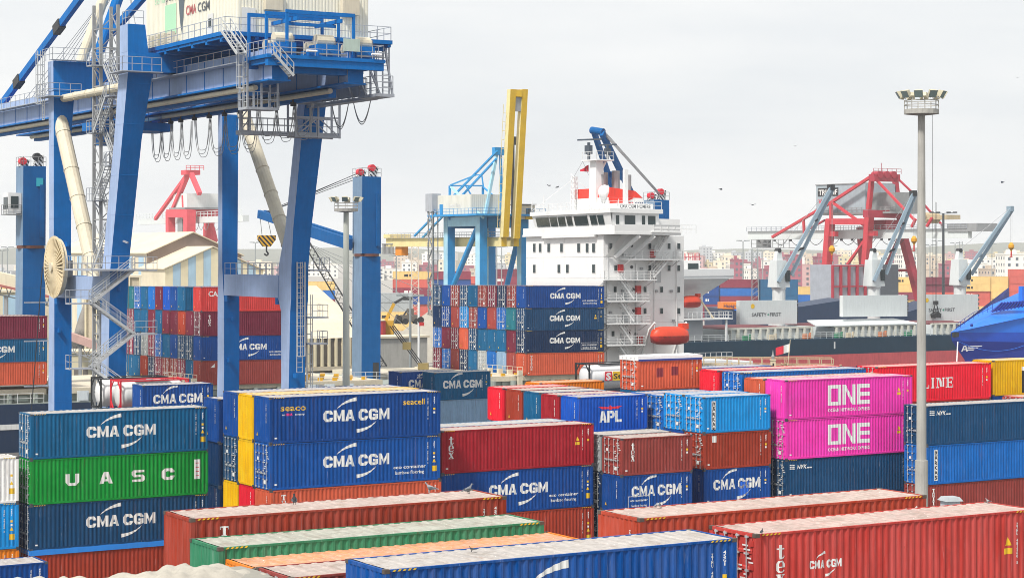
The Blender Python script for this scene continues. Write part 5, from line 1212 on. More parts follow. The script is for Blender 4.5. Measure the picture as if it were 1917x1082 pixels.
m.build('jib', [CRB, CRF], c2)
m = MB(); hb = I2 @ P(499, 452, 286)
for s in (-.7, .7): m.tube(tip + Vector((s * .8 + .3, 0, -.3)), hb + Vector((s, 0, .9)), .04, n=4)
for s, zz in ((0, 0), (.3, .5), (-.3, .2), (.15, -.3)): m.tube(Vector((-.6 + s, 0, 32.0 + zz)), rt.lerp(tip, .93) + Vector((s, 0, .6)), .045, n=4)
m.build('ropes', DARK, c2)
m = MB(); pts = [(-1.3, .85), (1.3, .85), (1.3, .25), (.5, -.75), (-.5, -.75), (-1.3, .25)]
m.prism([(hb.x + a, hb.y - .3, hb.z + b) for a, b in pts], (0, .6, 0)); hk = m.build('hook_block', HAZY, c2)
m = MB(); m.path([hb + Vector((0, 0, -.7)), hb + Vector((0, 0, -1.4)), hb + Vector((.3, 0, -1.75)), hb + Vector((0, 0, -2.0)), hb + Vector((-.35, 0, -1.75))], .12, 8); m.build('hook', DARK, hk)
c3 = pillar('blue deck crane behind the bridge tower with its twin jib raised', 29.0, 29.6, 12.0, 2.6)
I3 = (SH.M @ Matrix.Translation((29, 12, 0))).inverted()
for a, b in (((1212, 424, 296), (1127, 250, 283)), ((1172, 428, 298), (1112, 247, 285))):
    p, q = I3 @ P(*a), I3 @ P(*b); m = MB(); m.bar(p, q, .55, .9); m.build('jib_beam', CRB, c3)
m = MB(); p, q = I3 @ P(1124, 250, 283), I3 @ P(1113, 247, 285); m.tube(p + Vector((.5, 0, .2)), q - Vector((.5, 0, -.2)), .5, n=12); m.build('jib_head', CRB, c3); m = MB(); p2, q2 = I3 @ P(1165, 333, 289), I3 @ P(1140, 325, 291); m.bar(p2, q2, .7); m.build('jib_tie', CRB, c3)
m = MB()
for k in range(4): m.tube(Vector((.2 + .15 * k, -.2, 30.4)), p + Vector((.2 * k, 0, .4)), .05, n=4)
m.build('ropes', STEEL, c3)
# ------------------------------------------------------------------ helpers for steelwork measured on planes
def mem(fr, root, mt, name, a, b, w, h=None, pa=None, pb=None, tube=False):
    """One straight member between two pixels, each on its own plane of the frame."""
    p = fr.hit(*a, **pa); q = fr.hit(*b, **(pb or pa)); m = MB()
    if tube: m.tube(p, q, w / 2, n=10)
    else: m.bar(p, q, w, h or w, up=(0, 1, 0) if abs((q - p).normalized().z) > .8 else (0, 0, 1))
    return m.build(name, mt, root)
# ------------------------------------------------------------------ the bulk carrier
ob = P(1320, 600, 335); BK = Fr(ob.x, 335)
bulk = thing('bulk_carrier', 'dark green and red bulk carrier with open grey hatch covers', 'ship', (ob.x, 335, 0), TH)
GRN = paint('hull_green', lin('#08344a', 1.0), .5, fade=.2, dirt=.15, rust=.3); BOOT = paint('boot_red', lin('#c4565a', 1.1), .65, fade=.35, dirt=.3, rust=.5); CGR = paint('carrier_grey', lin('#d0d6d6', 1.0), .55, fade=.2, dirt=.2, rust=.4)
BUFF = paint('coaming_buff', lin('#d9c9ab', 1.0), .6, fade=.2, dirt=.25, rust=.4)
ol = [(-16, 3), (-10, 0), (110, 0), (125, 8), (132, 14), (125, 20), (110, 27), (-10, 27), (-16, 24)]
def ring(m, z0, z1):
    n = len(ol); m.add([(x, y, z0) for x, y in ol] + [(x, y, z1) for x, y in ol], [tuple(range(n)), tuple(range(n, 2 * n))] + [(k, (k + 1) % n, n + (k + 1) % n, n + k) for k in range(n)])
m = MB(); ring(m, 4.25, 7.0); m.build('hull', GRN, bulk)
m = MB(); ring(m, -4, 4.24); m.build('hull_bottom', BOOT, bulk)
m = MB(); m.box(27.4, -.04, 5.2, 27.7, -.005, 6.4); m.build('draught_mark', WHITE, bulk)
m = MB(); m.rail([(-9, .2, 7.0), (100, .2, 7.0)], 1.1, 1.4, .035, 3); m.build('railing', CGR, bulk)
for x0, x1 in ((7.5, 25.0), (30.5, 48.5), (53.5, 70)):
    m = MB(); m.box(x0, 3.5, 7.01, x1, 22, 8.7); m.build('hatch_coaming', CGR, bulk)
    m = MB(); m.box(x0 - .4, 3.1, 8.71, x1 + .4, 3.9, 9.0); n = int((x1 - x0) / 1.5)
    for k in range(n + 1): m.box(x0 + k * (x1 - x0) / n - .12, 2.7, 7.0, x0 + k * (x1 - x0) / n + .12, 3.49, 8.7)
    m.build('coaming_stays', paint('stay_grey', lin('#c8c8bd'), .6, rust=.4), bulk)
    m = MB(); m.box(x0 + .3, 4.0, 8.72, x1 - .3, 21.5, 8.8); m.build('hold_opening', paint('hold_red', lin('#6e3238'), .8), bulk)
for x0, x1, z0, z1, wd in ((11.7, 24.2, 9.5, 13.55, 1), (34.5, 49.5, 10.4, 14.15, 0), (53.6, 66.8, 9.4, 14.1, 1)):
    m = MB(); m.hexa([(x0, 6, z0), (x1, 6, z0 - .15), (x1, 6.9, z0 - .15), (x0, 6.9, z0), (x0, 6, z1), (x1, 6, z1 - .1), (x1, 6.9, z1 - .1), (x0, 6.9, z1)])
    for k in range(1, 4): xx = x0 + (x1 - x0) * k / 4; m.box(xx - .02, 5.985, z0 + .1, xx + .02, 5.999, z1 - .2)
    h = m.build('hatch_cover', CGR, bulk)
    m = MB()
    for k in range(6): m.box(x1 + .02, 6.1, z0 + .3 + k * (z1 - z0 - .8) / 5, x1 + .35, 6.8, z0 + .75 + k * (z1 - z0 - .8) / 5)
    m.build('hinge', DARK, h)
    if wd:
        g = G2(); q = x0 + (2.6 if x0 < 30 else 1.0); zz = z0 + (1.3 if x0 < 30 else 1.6); g.text('SAFETY', q, zz, 3.2, .62); g.text('FIRST', q + 3.9, zz, 2.5, .62); mk('safety_lettering', g.mesh('safety_lettering', y=5.97), paint('grey_print', (.12, .13, .14)), h)
        g = G2(); g.rect(q + 3.35, zz + .2, .4, .14).rect(q + 3.48, zz + .08, .14, .12).rect(q + 3.48, zz + .34, .14, .14); mk('green_cross', g.mesh('green_cross', y=5.97), plain('cross_green', (.05, .3, .2)), h)
        g = G2(); cx_, cz_ = q + .2 if x0 < 30 else q - .4, z1 - 1.0; g.poly([(cx_ + .42 * math.cos(t * .524), cz_ + .42 * math.sin(t * .524)) for t in range(12)]); mk('yellow_emblem', g.mesh('yellow_emblem', y=5.97), YEL, h)
m = MB(); m.prism([(26, 3, 8.9), (50, 3, 8.9), (48, 8, 9.7), (28, 8, 9.7)], (0, 0, .18)); m.build('closed_hatch_cover', CGR, bulk)
# aft house
m = MB(); m.box(-12, 5.0, 7.0, 3.2, 24, 17.8); m.box(-11, 5.5, 17.8, 3.0, 23, 20.4); m.box(-12.2, 1.0, 17.4, 6.6, 26, 17.85); m.hexa([(-12, 4.8, 14.5), (3, 4.8, 14.5), (3, 5, 14.5), (-12, 5, 14.5), (-12, 1.2, 17.39), (6, 1.2, 17.39), (6, 5, 17.39), (-12, 5, 17.39)]); m.build('accommodation_block', SWH, bulk)
m = MB(); m.box(-12.2, .9, 17.86, 6.6, 1.1, 19.0); m.box(6.4, 1.12, 17.86, 6.6, 25, 19.0); m.build('bridge_wing', SWH, bulk)
m = MB(); m.box(.5, 5.38, 18.3, 2.6, 5.48, 19.9); m.build('wheelhouse_window', GLASS, bulk)
m = MB(); m.rail([(-11, 5.6, 20.41), (3.0, 5.6, 20.41), (3, 12, 20.41)], 1.2, 1, .05); m.build('railing', paint('rail_red', (.6, .1, .12)), bulk)
m = MB(); m.tube((5.2, 1.0, 18.5), (5.2, .92, 18.5), .4, n=14); m.build('lifebuoy', paint('buoy_orange', (.7, .15, .03)), bulk)
m = MB(); m.box(-2, 12, 20.41, 3, 18, 24.0); m.build('funnel', paint('carrier_funnel', lin('#c83048')), bulk)
m = MB(); m.box(-9, 1.0, 10.6, 6.5, 4.9, 10.8); m.rail([(-9, 1.05, 10.8), (6.4, 1.05, 10.8), (6.4, 4.9, 10.8)], 1.1, .9, .04); m.box(5.2, 1.2, 7.0, 5.5, 1.5, 10.6); m.build('boat_deck', SWH, bulk)
q = BK.hit(1304, 577, Y=1.0)
boat('small orange lifeboat hung at the stern house of the bulk carrier', BK.M @ Matrix.Translation((q.x, 2.6, q.z)), 3.9, 2.0, 1.8, '#e8431a')
m = MB(); m.bar((q.x + 1.2, 2.6, q.z + 2.2), (q.x + 4.6, 2.6, 10.8), .25); m.bar((q.x - 2.2, 2.6, 10.8), (q.x - 2.2, 2.6, q.z + 2.6), .25); m.build('davit', BUFF, bulk)
for k, x in enumerate((9, 14.5, 22, 29, 31.5, 39, 45)):
    m = MB(); m.box(x, 1.2, 7.0, x + .9, 1.9, 7.8); m.tube((x + 1.4, 1.5, 7), (x + 1.4, 1.5, 8.0), .2, n=8); m.build('deck_machinery', [plain('deck_green', (.02, .22, .1)), BUFF, plain('deck_orange', (.6, .2, .08))][k % 3], bulk)
# its cranes
JB = paint('jib_bluegrey', lin('#8fa4b2', 1.0), .5, fade=.2, dirt=.2)
for k, (px, ztop, tip, foot, lab) in enumerate(((1458, 21.2, (1556, 352), (1457, 528), 'grey ship crane raising its jib before the red gantry, beside the first hatch cover'), (1636, 21.2, (1710, 363), (1636, 526), 'grey ship crane between the two lettered hatch covers'), (1797, 21.6, (1892, 392), (1797, 526), 'grey ship crane with a yellow hook block, beside the blue ship bow'))):
    c_ = BK.hit(px, 555, Y=13.0); r = thing('ship_crane', lab, 'crane', tuple(BK.M @ Vector((c_.x, 13.0, 7.0))), TH, 'cranes of the bulk carrier'); I_ = (Matrix.Translation(BK.M @ Vector((c_.x, 13.0, 7.0))) @ Matrix.Rotation(TH, 4, 'Z')).inverted()
    m = MB(); m.lathe([(1.15, 0), (1.15, 8.2), (1.3, 8.3), (1.3, 8.6)], 18); m.build('pedestal', CGR, r)
    m = MB(); m.hexa([(-1.5, -1.3, 8.61), (1.5, -1.3, 8.61), (1.5, 1.3, 8.61), (-1.5, 1.3, 8.61), (-1.25, -1, 13.4), (.9, -1, 13.4), (.9, 1, 13.4), (-1.25, 1, 13.4)]); m.hexa([(-.9, -.5, 13.41), (.5, -.5, 13.41), (.5, .5, 13.41), (-.9, .5, 13.41), (-.5, -.4, 15.3), (.2, -.4, 15.3), (.2, .4, 15.3), (-.5, .4, 15.3)]); m.build('crane_house', CGR, r)
    m = MB(); m.box(.5, -1.5, 9.6, 1.4, -1.02, 11.6); m.build('cab_window', GLASS, r)
    m = MB(); m.tube((-.2, -.52, 15.1), (-.2, .52, 15.1), .4, n=12); m.build('sheave', DARK, r)
    dp = 13.0 + 3; tp = I_ @ BK.M @ BK.hit(*tip, Y=9.0); ft = I_ @ BK.M @ BK.hit(*foot, Y=11.6)
    sd_ = Vector((0, 1, 0))
    for s, f2 in ((0, ft), (1, ft + Vector((2.9, 0, 1.2)))):
        m = MB(); m.bar(f2, tp + Vector((.6 * s, .1 * s, 0)), .42, .6); m.build('jib_beam', JB, r)
    f2 = ft + Vector((2.9, 0, 1.2)); m = MB()
    for t in (.32, .64): m.bar(ft.lerp(tp, t), f2.lerp(tp + Vector((.6, .1, 0)), t), .3)
    m.box(tp.x - .3, tp.y - .3, tp.z - .4, tp.x + .6, tp.y + .8, tp.z + .6); m.build('jib_head', JB if k == 2 else DARK, r)
    m = MB()
    for i in range(3): m.tube((-.3 + .15 * i, .2 * i - .2, 15.2), tp + Vector((.1 * i, .1 * i, .3)), .035, n=4)
    hz_ = {0: (1551, 468), 1: (1707, 450), 2: (1886, 462)}[k]; hp = I_ @ BK.M @ BK.hit(*hz_, Y=9.0)
    m.tube(tp, (tp.x, tp.y, hp.z), .03, n=4); m.tube(tp + Vector((.35, 0, 0)), (tp.x + .35, tp.y, hp.z), .03, n=4); m.build('ropes', STEEL, r)
    m = MB(); m.lathe([(.12, -.9), (.2, -.6), (.55, -.2), (.55, .3), (.2, .8)], 10, (tp.x + .15, tp.y, hp.z)); hb_ = m.build('hook_block', paint('hook_yellow', lin('#d99a1a')), r)
    m = MB(); m.tube((tp.x + .15, tp.y, hp.z - 1.8), (tp.x + .15, tp.y, hp.z - .9), .14, n=6); m.bar((tp.x - .2, tp.y, hp.z - 1.9), (tp.x + .4, tp.y, hp.z - 1.9), .16); m.build('hook', RED, hb_)
gb = BK.hit(1752, 585, Y=5.2)
r = thing('clamshell_grab', 'dark clamshell grab hanging over the open hold', 'grab', tuple(BK.M @ gb), TH)
m = MB()
for s in (-1, 1): m.prism([(0, -.5, .2), (s * .9, -.5, -.3), (s * .7, -.5, -1.0), (s * .05, -.5, -.9)], (0, 1.0, 0)); m.bar((s * .7, 0, -.2), (s * .15, 0, 1.6), .14)
m.build('grab_shell', DARK, r); m = MB(); m.box(-.35, -.3, 1.4, .35, .3, 2.1); m.tube((-.1, 0, 2.1), (-.1, 0, 20), .03, n=4); m.tube((.15, 0, 2.1), (.15, 0, 20), .03, n=4); m.build('grab_head', DARK, r)
# ------------------------------------------------------------------ the blue ship bow
BB = paint('vivid_blue', lin('#1a74ee', 1.05), .35, fade=.08, dirt=.05); BD = paint('deep_blue', lin('#0a2f96', 1.0), .4, fade=.06, dirt=.06)
oB = P(1780, 600, 290); BF = Fr(oB.x, 290, TH + .12)
bs = thing('blue_ship', 'bright blue ship whose angular bow and winged emblem point at the bulk carrier', 'ship', (oB.x, 290, 0), TH + .12)
hb = lambda px, py, Y: tuple(BF.hit(px, py, Y=Y))
m = MB()
def plate(m, pts): m.add(pts, [tuple(range(len(pts)))])
S = hb(1780, 622, 0); S2 = hb(1782, 638, 0); K = hb(1806, 674, 0)
def far(px, py, Y, X): q = BF.hit(px, py, Y=Y); return q
X1 = hb(1990, 500, -2)[0]
tz = lambda px, py, Y=-3.0: tuple(BF.hit(px, py, Y=Y))
A0, A1, A2, A3, A4 = S, tz(1850, 604), tz(1990, 560), tz(1990, 636), tz(1990, 700)
m = MB(); plate(m, [S, tz(1990, 622), tz(1990, 579), hb(1815, 616, -1.0)]); m.build('upper_strake', BB, bs)
m = MB(); plate(m, [S, hb(1815, 616, -1.0), tz(1990, 579), (X1, 4, tz(1990, 540)[2]), (hb(1875, 575, 1)[0], 3, hb(1875, 572, 1)[2])]); m.build('foredeck', BB, bs)
m = MB(); plate(m, [S, S2, tz(1990, 642), tz(1990, 622)]); m.build('middle_strake', paint('mid_blue', lin('#0f4fc4', 1.0), .35, fade=.06, dirt=.06), bs)
m = MB(); plate(m, [S2, K, (K[0], K[1], -3), (X1, -3, -3), tz(1990, 642)]); m.build('hull', BD, bs)
m = MB(); m.box(X1 + .02, tz(1990, 642)[1] + .02, -3, X1 + 55, 10, tz(1990, 579)[2] - .02); m.build('midship_body', BD, bs)
m = MB(); plate(m, [S, (X1, 8, tz(1990, 540)[2]), (X1, 8, -3), (K[0], K[1], -3), K, S2]); m.build('hull_far_side', BD, bs)
q = hb(1789, 627, -.45); m = MB(); m.box(q[0] - .45, q[1] - .1, q[2] - .3, q[0] + .6, q[1] + .3, q[2] + .35); m.build('hawse_opening', DARK, bs)
q = hb(1850, 572, .5); q1 = hb(1917, 566, -1)
m = MB(); n = 9
m.prism([hb(1856, 584, .5), hb(1920, 573, -1.5), hb(1920, 563, -1.5), hb(1876, 567, .3)], (0, .3, 0))
for k in range(n): t = k / n; a = Vector(hb(1858, 584, .4)).lerp(Vector(hb(1920, 574, -1.6)), t); b = Vector(hb(1876, 566, .2)).lerp(Vector(hb(1925, 563, -1.6)), t); m.bar(a, b, .16)
m.build('bulwark', BD, bs)
m = MB(); q = hb(1912, 560, 1); q = hb(1914, 536, .5); m.box(q[0], .5, q[2] - 4.5, q[0] + 3, 1.2, q[2]); m.build('deck_house', BB, bs)
g = G2(); q = hb(1797, 658, -1.0)
g.poly([(0, 0), (.25, 0), (.75, .85), (.5, .85)]); g.poly([(.95, 0), (1.25, 0), (.95, .85), (.76, .85)]); g.rect(.4, .22, .5, .15)
for k in range(3): g.poly([(1.3 - .1 * k, .78 - .25 * k), (4.1 - .75 * k, .78 - .25 * k), (3.85 - .75 * k, .64 - .25 * k), (1.35 - .1 * k, .64 - .25 * k)])
dz_ = Vector(tz(1990, 642)) - Vector(S2); ang = math.atan2(dz_.y, dz_.x)
mk('winged_emblem', g.mesh('winged_emblem', y=-.25), WHITE, bs, M=Matrix.Translation(q) @ Matrix.Rotation(ang, 4, 'Z'))
m = MB(); pa_ = [Vector(hb(1790, 619, -.2)), Vector(hb(1822, 597, 0)), Vector(hb(1858, 581, .3))]; m.rail(pa_, .9, 1.2, .03); m.build('bow_rail', BD, bs)
q = hb(1818, 609, -1.2); m = MB(); m.tube(q, (q[0], q[1] - .2, q[2]), .22, n=10); m.build('fairlead', BD, bs)
m = MB(); a_ = Vector(hb(1795, 640, -1.6)); b_ = Vector(hb(1920, 645, -3.2)); m.path([a_.lerp(b_, k / 10) - Vector((0, .1, 1.1 * (1 - (2 * k / 10 - 1) ** 2))) for k in range(11)], .035, 4); m.build('slack_line', BB, bs)
q = hb(1793, 640, -.6); m = MB(); m.tube(q, hb(1790, 700, -2.5), .09, n=5); m.build('mooring_rope', SWH, bs)
# ------------------------------------------------------------------ dockside clutter beyond the yard: gangway, flag, beacon
DUSTY = paint('dusty_steel', lin('#b9a888', 1.0), .8, fade=.3, dirt=.5, rust=.6)
og = P(1330, 690, 255); GF = Fr(og.x, 255, TH - .62)
gw = thing('pontoon_walkway', 'rusty tan railed walkway lying on the dock before the bulk carrier', 'walkway', (og.x, 255, 0), TH - .62)
m = MB(); a, b = GF.hit(1318, 690, Y=0), GF.hit(1560, 697, Y=0); zz = a.z
m.box(a.x, 0, zz - .9, b.x, 3.2, zz - .3); m.rail([(a.x, 0, zz - .3), (b.x, 0, zz - .3)], 1.6, 1.4, .06); m.rail([(a.x, 3.1, zz - .3), (b.x, 3.1, zz - .3)], 1.6, 1.4, .06)
m.build('walkway_deck', DUSTY, gw); m = MB(); rr = random.Random(4)
for k in range(46): x = rr.uniform(a.x, b.x); y = rr.uniform(.2, 2.8); q = Vector((x, y, zz - .25)); m.bar(q, q + Vector((rr.uniform(-1.6, 1.6), rr.uniform(-.8, .8), rr.uniform(.05, .9))), rr.uniform(.06, .2))
m.build('scrap', DUSTY, gw)['kind'] = 'stuff'
for x in (a.x + 1, (a.x + b.x) / 2, b.x - 1): m = MB(); m.tube((x, 1.5, 0), (x, 1.5, zz - .9), .4, n=10); m.build('support_pile', DUSTY, gw)
q = P(1447, 690, 252); r = thing('beacon_lantern', 'tan beacon post with lantern cap beside the walkway', 'beacon', (q.x, q.y, 0), 0)
m = MB(); m.box(-.3, -.3, 0, .3, .3, q.z + 1.0); m.box(-.36, -.36, q.z + 1.0, .36, .36, q.z + 1.15); m.build('post', BUFF, r); m = MB(); m.lathe([(.18, q.z + 1.16), (.22, q.z + 1.5), (.1, q.z + 1.8), (.03, q.z + 2.3)], 10); m.build('lantern', STEEL, r); m = MB(); m.box(-.1, -.34, q.z + .1, .1, -.305, q.z + .7); m.build('slot', DARK, r)
q = P(1472, 690, 253); r = thing('stern_flag', 'red and white flag on a leaning staff before the bulk carrier hull', 'flag', (q.x, q.y, 0), 0)
m = MB(); m.tube((0, 0, 0), (.15, 0, q.z), .06, n=6); m.tube((.15, 0, q.z), (.5, 0, q.z + 3.6), .05, n=6); m.build('staff', BUFF, r)
for nm, mt, t0, t1 in (('white_half', WHITE, 0, .45), ('red_half', paint('flag_red', (.65, .02, .05), .7), .45, 1)):
    m = MB(); vs = []
    for i in range(6):
        t = t0 + (t1 - t0) * i / 5; x = .45 - 1.75 * t; z = q.z + 3.1 - .5 * t; y = .12 * math.sin(t * 8); vs += [(x, y, z - 1.0), (x, y, z), (x, y + .03, z - 1.0), (x, y + .03, z)]
    m.add(vs, [(4 * i, 4 * i + 4, 4 * i + 5, 4 * i + 1) for i in range(5)] + [(4 * i + 2, 4 * i + 3, 4 * i + 7, 4 * i + 6) for i in range(5)] + [(4 * i + 1, 4 * i + 5, 4 * i + 7, 4 * i + 3) for i in range(5)]); m.build(nm, mt, r)
# ------------------------------------------------------------------ floodlight masts
def mast(label, x, ytop, d, r0, r1, w, n=6, step_y=None):
    q = P(x, ytop, d); z = q.z; r = thing('light_mast', label, 'light mast', (q.x, d, 0), 0)
    m = MB(); m.lathe([(r0, 0), (r0 * .93, z * .3), (r0 * .72, z * .3 + .02), ((r0 + r1) / 2 * .85, z * .65), (r1, z)], 14); m.build('pole', CONC if d > 110 and d < 150 else paint('pale_pole', lin('#c9cdc2'), .6), r, smooth=False)
    hh = w / 2
    m = MB(); m.lathe([(hh * .2, z - .1), (hh, z), (hh, z + .28), (hh * .9, z + .3)], 18)
    for k in range(8):
        t = 2 * math.pi * k / 8; m.bar((hh * .97 * math.cos(t), hh * .97 * math.sin(t), z + .28), (hh * .97 * math.cos(t), hh * .97 * math.sin(t), z + .85), .05)
    for zz in (.55, .82):
        for k in range(16):
            t, t2 = 2 * math.pi * k / 16, 2 * math.pi * (k + 1) / 16; m.bar((hh * .97 * math.cos(t), hh * .97 * math.sin(t), z + zz), (hh * .97 * math.cos(t2), hh * .97 * math.sin(t2), z + zz), .05)
    m.build('platform', CONC, r)
    for k in range(n * 2 - 2):
        t = math.pi * 2 * k / (n * 2 - 2); dx, dy = math.cos(t), math.sin(t); ce = Vector((dx * hh * 1.35, dy * hh * 1.3, z + 1.15)); u = Vector((dx, dy, 0)); sd_ = Vector((-dy, dx, 0)); up = (Vector((0, 0, 1)) + u * .6).normalized(); nn = (u - Vector((0, 0, .6))).normalized()
        s_ = w * .125
        m = MB(); f = [ce + sd_ * a * s_ + up * b * s_ * .9 for a, b in ((-1, -1), (1, -1), (1, 1), (-1, 1))]; bk = [ce + nn * -.35 + sd_ * a * s_ * .55 + up * b * s_ * .5 for a, b in ((-1, -1), (1, -1), (1, 1), (-1, 1))]
        m.add(f + bk, [(0, 1, 2, 3), (7, 6, 5, 4), (0, 4, 5, 1), (1, 5, 6, 2), (2, 6, 7, 3), (3, 7, 4, 0)]); h = m.build('floodlight', paint('lamp_housing', lin('#c9c2a8'), .5), r)
        m = MB(); m.add([p + nn * .012 + (p - ce) * -.1 for p in f], [(0, 1, 2, 3)]); m.build('lamp_glass', paint('lamp_glass', (.25, .33, .32), .12, fade=0, dirt=.1), h)
        m = MB(); m.bar(ce - nn * .2 - up * s_ * .4, Vector((dx * hh * .97, dy * hh * .97, z + .95)), .06); m.build('bracket', STEEL, h)
    m = MB(); m.tube((r1 + .5, 0, z * .55), (r1 + .45, 0, z), .012, n=4); m.build('cable', DARK, r)
    return r
mast('tall concrete light mast standing beside the magenta containers', 1725, 214, 125, .43, .22, 2.15, 6)
mast('shorter pale light mast in front of the blue deck crane column', 648, 396, 200, .5, .26, 2.35, 5)
# grey shaft by the big red container
q = P(1779, 931, 120); r = thing('vent_shaft', 'slim pale grey shaft with a flat cap beside the large red container', 'shaft', (q.x, q.y, 0), .3)
m = MB(); m.box(-.42, -.42, 0, .42, .42, q.z - .18); m.build('shaft', paint('shaft_paint', lin('#c3cad0'), .6), r); m = MB(); m.hexa([(-.56, -.56, q.z - .17), (.56, -.56, q.z - .17), (.56, .56, q.z - .17), (-.56, .56, q.z - .17), (-.4, -.4, q.z + .06), (.4, -.4, q.z + .06), (.4, .4, q.z + .06), (-.4, .4, q.z + .06)]); m.build('cap', paint('cap_paint', lin('#a9b0b4'), .6), r)
# ------------------------------------------------------------------ the pale blue crane with the yellow raised boom
PBL = paint('pale_blue_steel', lin('#0f8fd0', 1.0), .5, fade=.3, dirt=.15, rust=.2); PBL_PALE = paint('pale_blue_lighter', lin('#a4d2ea', 1.0), .6, fade=.3, dirt=.15)  # the second blue is paler: -X faces and a couple of frame members
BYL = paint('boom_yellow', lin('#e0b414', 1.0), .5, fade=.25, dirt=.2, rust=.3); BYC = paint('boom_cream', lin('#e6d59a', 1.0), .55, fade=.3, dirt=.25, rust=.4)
oP = P(898, 600, 400); PF = Fr(oP.x, 400)
pc = thing('quay_crane', 'pale blue quay crane with its twin yellow boom raised upright', 'crane', (oP.x, 400, 0), TH)
Y1 = PF.hit(838, 470, X=0).y; X1_ = 9.6
def boxleg(root, X, Y, zs, w, mats, shift=0.0):
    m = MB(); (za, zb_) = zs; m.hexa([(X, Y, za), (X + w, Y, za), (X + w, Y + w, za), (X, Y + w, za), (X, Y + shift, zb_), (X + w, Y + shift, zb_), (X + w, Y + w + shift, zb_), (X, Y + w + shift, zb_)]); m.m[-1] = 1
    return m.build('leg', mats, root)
for X in (0, X1_):
    boxleg(pc, X, 0, (0, 28.9), 1.7, [PBL, PBL_PALE]); boxleg(pc, X, Y1, (0, 28.9), 1.7, [PBL, PBL_PALE])
    m = MB(); m.box(X + .05, 1.72, 26.9, X + 1.6, Y1 - .02, 28.8); m.m[-1] = 1; m.build('portal_beam', [PBL, PBL_PALE], pc)
    mem(PF, pc, PBL, 'brace_tube', (893 + (81 if X else 0), 428), (838 + (105 if X else 0), 560), 1.1, None, dict(X=X + .9), None, True)
for Y in (.2, Y1 + .2): m = MB(); m.box(2.03, Y, 26.6, X1_ - .03, Y + 1.6, 28.7); m.build('portal_beam', PBL, pc)
m = MB(); m.box(-2.5, -3, 28.92, X1_ + 4, Y1 + 4, 29.3); m.rail([(-2.4, Y1 + 4, 29.3), (-2.4, -2.9, 29.3), (X1_ + 3.9, -2.9, 29.3)], 1.1, 1.5, .04); m.build('house_platform', PBL, pc)
hx0 = -1.5; hx1 = PF.hit(945, 400, Y=1.0).x
m = MB(); ribbed(m, hx0, 1.0, 29.31, X1_ - 2.0, Y1 + 2, 33.2, .45, .05); m.build('machine_house', paint('house_grey', lin('#d8d8cf', 1.0), .6, fade=.2, dirt=.2), pc)
g = G2(); g.text('Comarit Tanger', .6, 1.2, 5.2, .8); mk('house_lettering', g.mesh('house_lettering', y=0), WHITE, pc, M=Matrix.Translation((hx0 - .07, Y1 - 2.5, 29.6)) @ Matrix.Rotation(-math.pi / 2, 4, 'Z'))
m = MB(); m.box(hx0 - .1, Y1 - .8, 29.31, hx0 - .06, Y1 + .5, 31.4); m.build('house_door', PBL, pc)
for X in (2.6, 5.4):
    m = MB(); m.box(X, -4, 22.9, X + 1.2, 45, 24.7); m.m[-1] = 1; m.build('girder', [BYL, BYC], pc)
    m = MB(); m.rail([(X - .4, -3, 24.7), (X - .4, 45, 24.7)], 1.1, 2, .04); m.box(X - .5, -3, 24.72, X - .02, 45, 24.78); m.build('girder_walkway', ZINC, pc)
m = MB(); m.box(2.0, 42, 24.8, 7.2, 45, 25.6); m.build('girder_end', BYC, pc)
# boom
b0 = PF.hit(941, 442, Y=-4.5); b1 = PF.hit(959, 168, Y=-7.0)
for k, (pb, pt, w) in enumerate((((944, 444), (958, 168), 1.3), ((965, 447), (980, 168), 1.3))):
    a, b = PF.hit(*pb, Y=-4.5), PF.hit(*pt, Y=-7.2); m = MB(); h = w / 2
    m.hexa([(a.x - h, a.y - h, a.z), (a.x + h, a.y - h, a.z), (a.x + h, a.y + h, a.z), (a.x - h, a.y + h, a.z), (b.x - h, b.y - h, b.z), (b.x + h, b.y - h, b.z), (b.x + h, b.y + h, b.z), (b.x - h, b.y + h, b.z)]); m.m[-1] = 1
    m.build('boom_girder', [BYL, BYC], pc)
    if k == 0: ba, bb = a, b
    else: m = MB(); m.box(bb.x + h + .02, bb.y - h + .02, bb.z - 1.4, b.x - h - .02, bb.y + 1, bb.z - .02); m.build('boom_tie', BYL, pc); m = MB(); m.box(bb.x + h + .03, bb.y - .2, bb.z - 4.2, b.x - h - .03, bb.y + .8, bb.z - 1.45); m.build('boom_sheaves', STEEL, pc)
m = MB(); q = ba.lerp(bb, .5); m.rail([(ba.x - 1.1, ba.y, ba.z + 2), (ba.x - 1.1, ba.y, ba.z + 2)], 1, 1, .04)
for t in range(14): q = ba.lerp(bb, .06 + t * .06); m.bar(q + Vector((-.95, .3, 0)), q + Vector((-1.5, .3, 0)), .1); m.bar(q + Vector((-1.5, .3, 0)), q + (bb - ba) * .06 + Vector((-1.5, .3, 0)), .08)
m.build('boom_ladder', BYC, pc)
